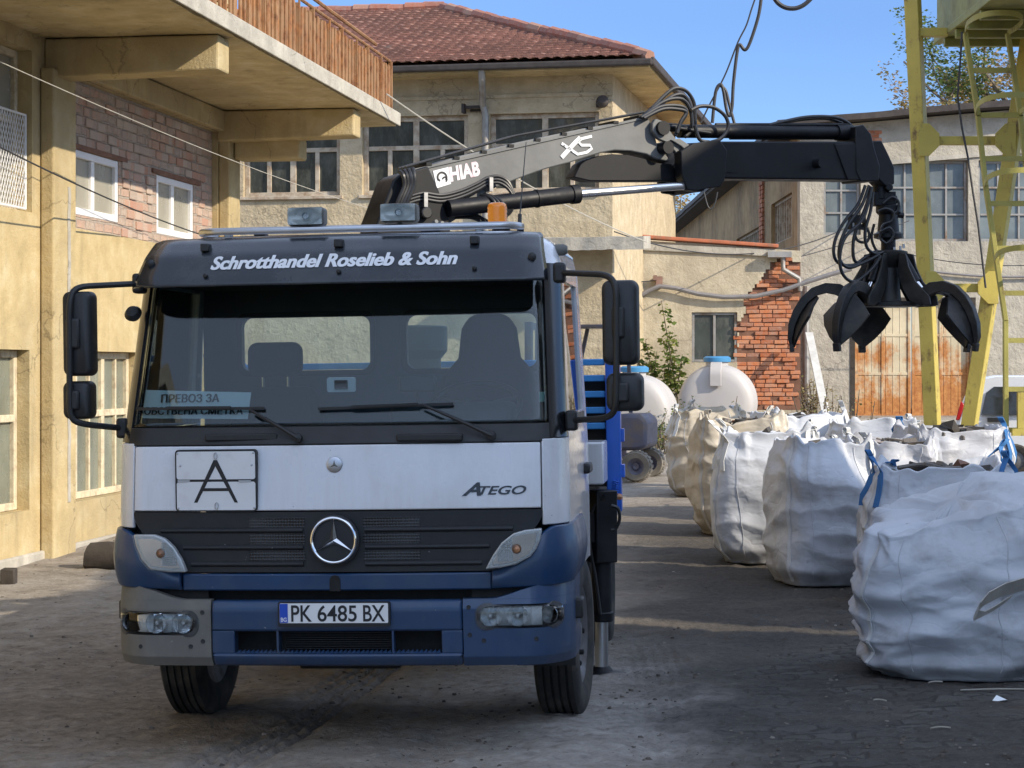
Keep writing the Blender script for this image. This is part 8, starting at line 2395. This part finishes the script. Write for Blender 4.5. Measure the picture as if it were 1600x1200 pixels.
# hub with flared side plates
zt = GK(0, 396).z
m = MB(); m.lathe([(0.09, 0.02), (0.085, 0.06), (0.07, zt - 0.10), (0.12, zt - 0.03), (0.13, zt), (0.13, zt + 0.012), (0.10, zt + 0.02)], None, 28); m.lathe([(0.205, -0.005), (0.21, 0.0), (0.21, 0.018), (0.16, 0.03), (0.05, 0.03)], None, 30)
hub = m.build('hub', MT['grapple_steel'], grap, ang=30)
for (px, py) in ((1397, 393), (1407, 391), (1412, 388)): m = MB(); m.lathe([(0.009, 0), (0.009, 0.03)], Matrix.Translation(GK(px, py, -0.05)), 8); m.build('hub_bolt', MT['steel'], hub)
def tine(az):
    A = Matrix.Rotation(R(az), 4, 'Z') @ Matrix.Diagonal((1.14, 1.14, 1.0, 1.0))
    # lever plates between hub ring and tine shoulder (radial plane: local x outward, z up)
    m = MB()
    for s in (-1, 1):
        m.prism([(0.10, zt), (0.145, zt - 0.01), (0.165, zt - 0.10), (0.21, 0.16), (0.30, 0.06), (0.31, 0.0), (0.24, -0.005), (0.17, 0.03), (0.12, 0.12), (0.09, 0.22)], s * 0.045 - 0.007, s * 0.045 + 0.007, A)
    m.build('side_plate', MT['grapple_steel'], grap, bevel=0.004)
    m = MB(); m.tube([A @ Vector((0.10, 0, zt - 0.03)), A @ Vector((0.19, 0, 0.16))], 0.030, 14); m.build('tine_cylinder', MT['crane_black'], grap)
    m = MB(); m.tube([A @ Vector((0.19, 0, 0.16)), A @ Vector((0.26, 0, 0.06))], 0.016, 12); m.build('tine_rod', MT['chrome'], grap)
    # tine: curved spine
    path = [(0.20, 0.02), (0.24, 0.075), (0.30, 0.115), (0.37, 0.125), (0.44, 0.10), (0.50, 0.04), (0.545, -0.04), (0.575, -0.13), (0.585, -0.22), (0.575, -0.285)]
    hts = [0.05, 0.075, 0.08, 0.07, 0.062, 0.055, 0.05, 0.042, 0.03, 0.012]
    wid = [0.045, 0.05, 0.05, 0.05, 0.05, 0.05, 0.05, 0.05, 0.045, 0.03]
    m = MB(); n = len(path); rows = []
    for i, (r_, z_) in enumerate(path):
        t = Vector((path[min(i + 1, n - 1)][0] - path[max(i - 1, 0)][0], 0, path[min(i + 1, n - 1)][1] - path[max(i - 1, 0)][1])).normalized()
        nn = Vector((-t.z, 0, t.x)) if False else Vector((t.z, 0, -t.x))   # towards the inside of the curve
        o = Vector((r_, 0, z_)); rows.append((o, nn))
        for sy, sn in ((-1, 0), (1, 0), (1, 1), (-1, 1)):
            m.v.append(A @ (o + Vector((0, sy * wid[i] / 2, 0)) - nn * (0.5 - sn) * hts[i] * 2 * 0.5))
    for i in range(n - 1):
        for k in range(4):
            k2 = (k + 1) % 4; m.f.append((i * 4 + k, i * 4 + k2, (i + 1) * 4 + k2, (i + 1) * 4 + k))
    m.f.append((3, 2, 1, 0)); m.f.append(tuple((n - 1) * 4 + k for k in range(4)))
    tn = m.build('tine', MT['grapple_steel'], grap, bevel=0.004)
    # kite shaped blade welded inside the lower half
    m = MB(); wb = [(4, 0.03), (5, 0.10), (6, 0.155), (7, 0.125), (8, 0.07), (9, 0.006)]
    rowsv = []
    for i, hw in wb:
        o, nn = rows[i]; back = hts[i] * 0.5
        rowsv.append([A @ (o + nn * (back * (1 - 0.0) + 0.02 * (abs(q)) ** 1.0 * 2.4 * hw / 0.15) + Vector((0, q * hw, 0))) for q in (-1, -0.5, 0, 0.5, 1)])
    base = len(m.v)
    for th in (0.0, 0.012):
        for (i, hw), rv in zip(wb, rowsv):
            nn = A.to_3x3() @ rows[i][1]
            m.v += [p + nn * th for p in rv]
    nr = len(wb); N1 = nr * 5
    for j in range(nr - 1):
        for q in range(4):
            a_ = base + j * 5 + q
            m.f.append((a_, a_ + 1, a_ + 6, a_ + 5)); m.f.append((a_ + N1 + 5, a_ + N1 + 6, a_ + N1 + 1, a_ + N1))
        for q in (0, 4):
            a_ = base + j * 5 + q; m.f.append((a_, a_ + 5, a_ + 5 + N1, a_ + N1))
    for j in (0, nr - 1):
        for q in range(4):
            a_ = base + j * 5 + q; m.f.append((a_, a_ + 1, a_ + 1 + N1, a_ + N1))
    m.build('tine_blade', MT['grapple_steel'], tn, ang=20)
    m = MB(); o, nn = rows[9]; o2, _ = rows[8]
    d = (o - o2).normalized(); 
    m.beam(A @ (o2 + d * 0.04), A @ (o + d * 0.03), 0.05, 0.03, A.to_3x3() @ Vector((1, 0, 0))); m.build('tine_tip', MT['grapple_steel'], tn, bevel=0.004)
for az in (96, 24, -40, -131, 171): tine(az)
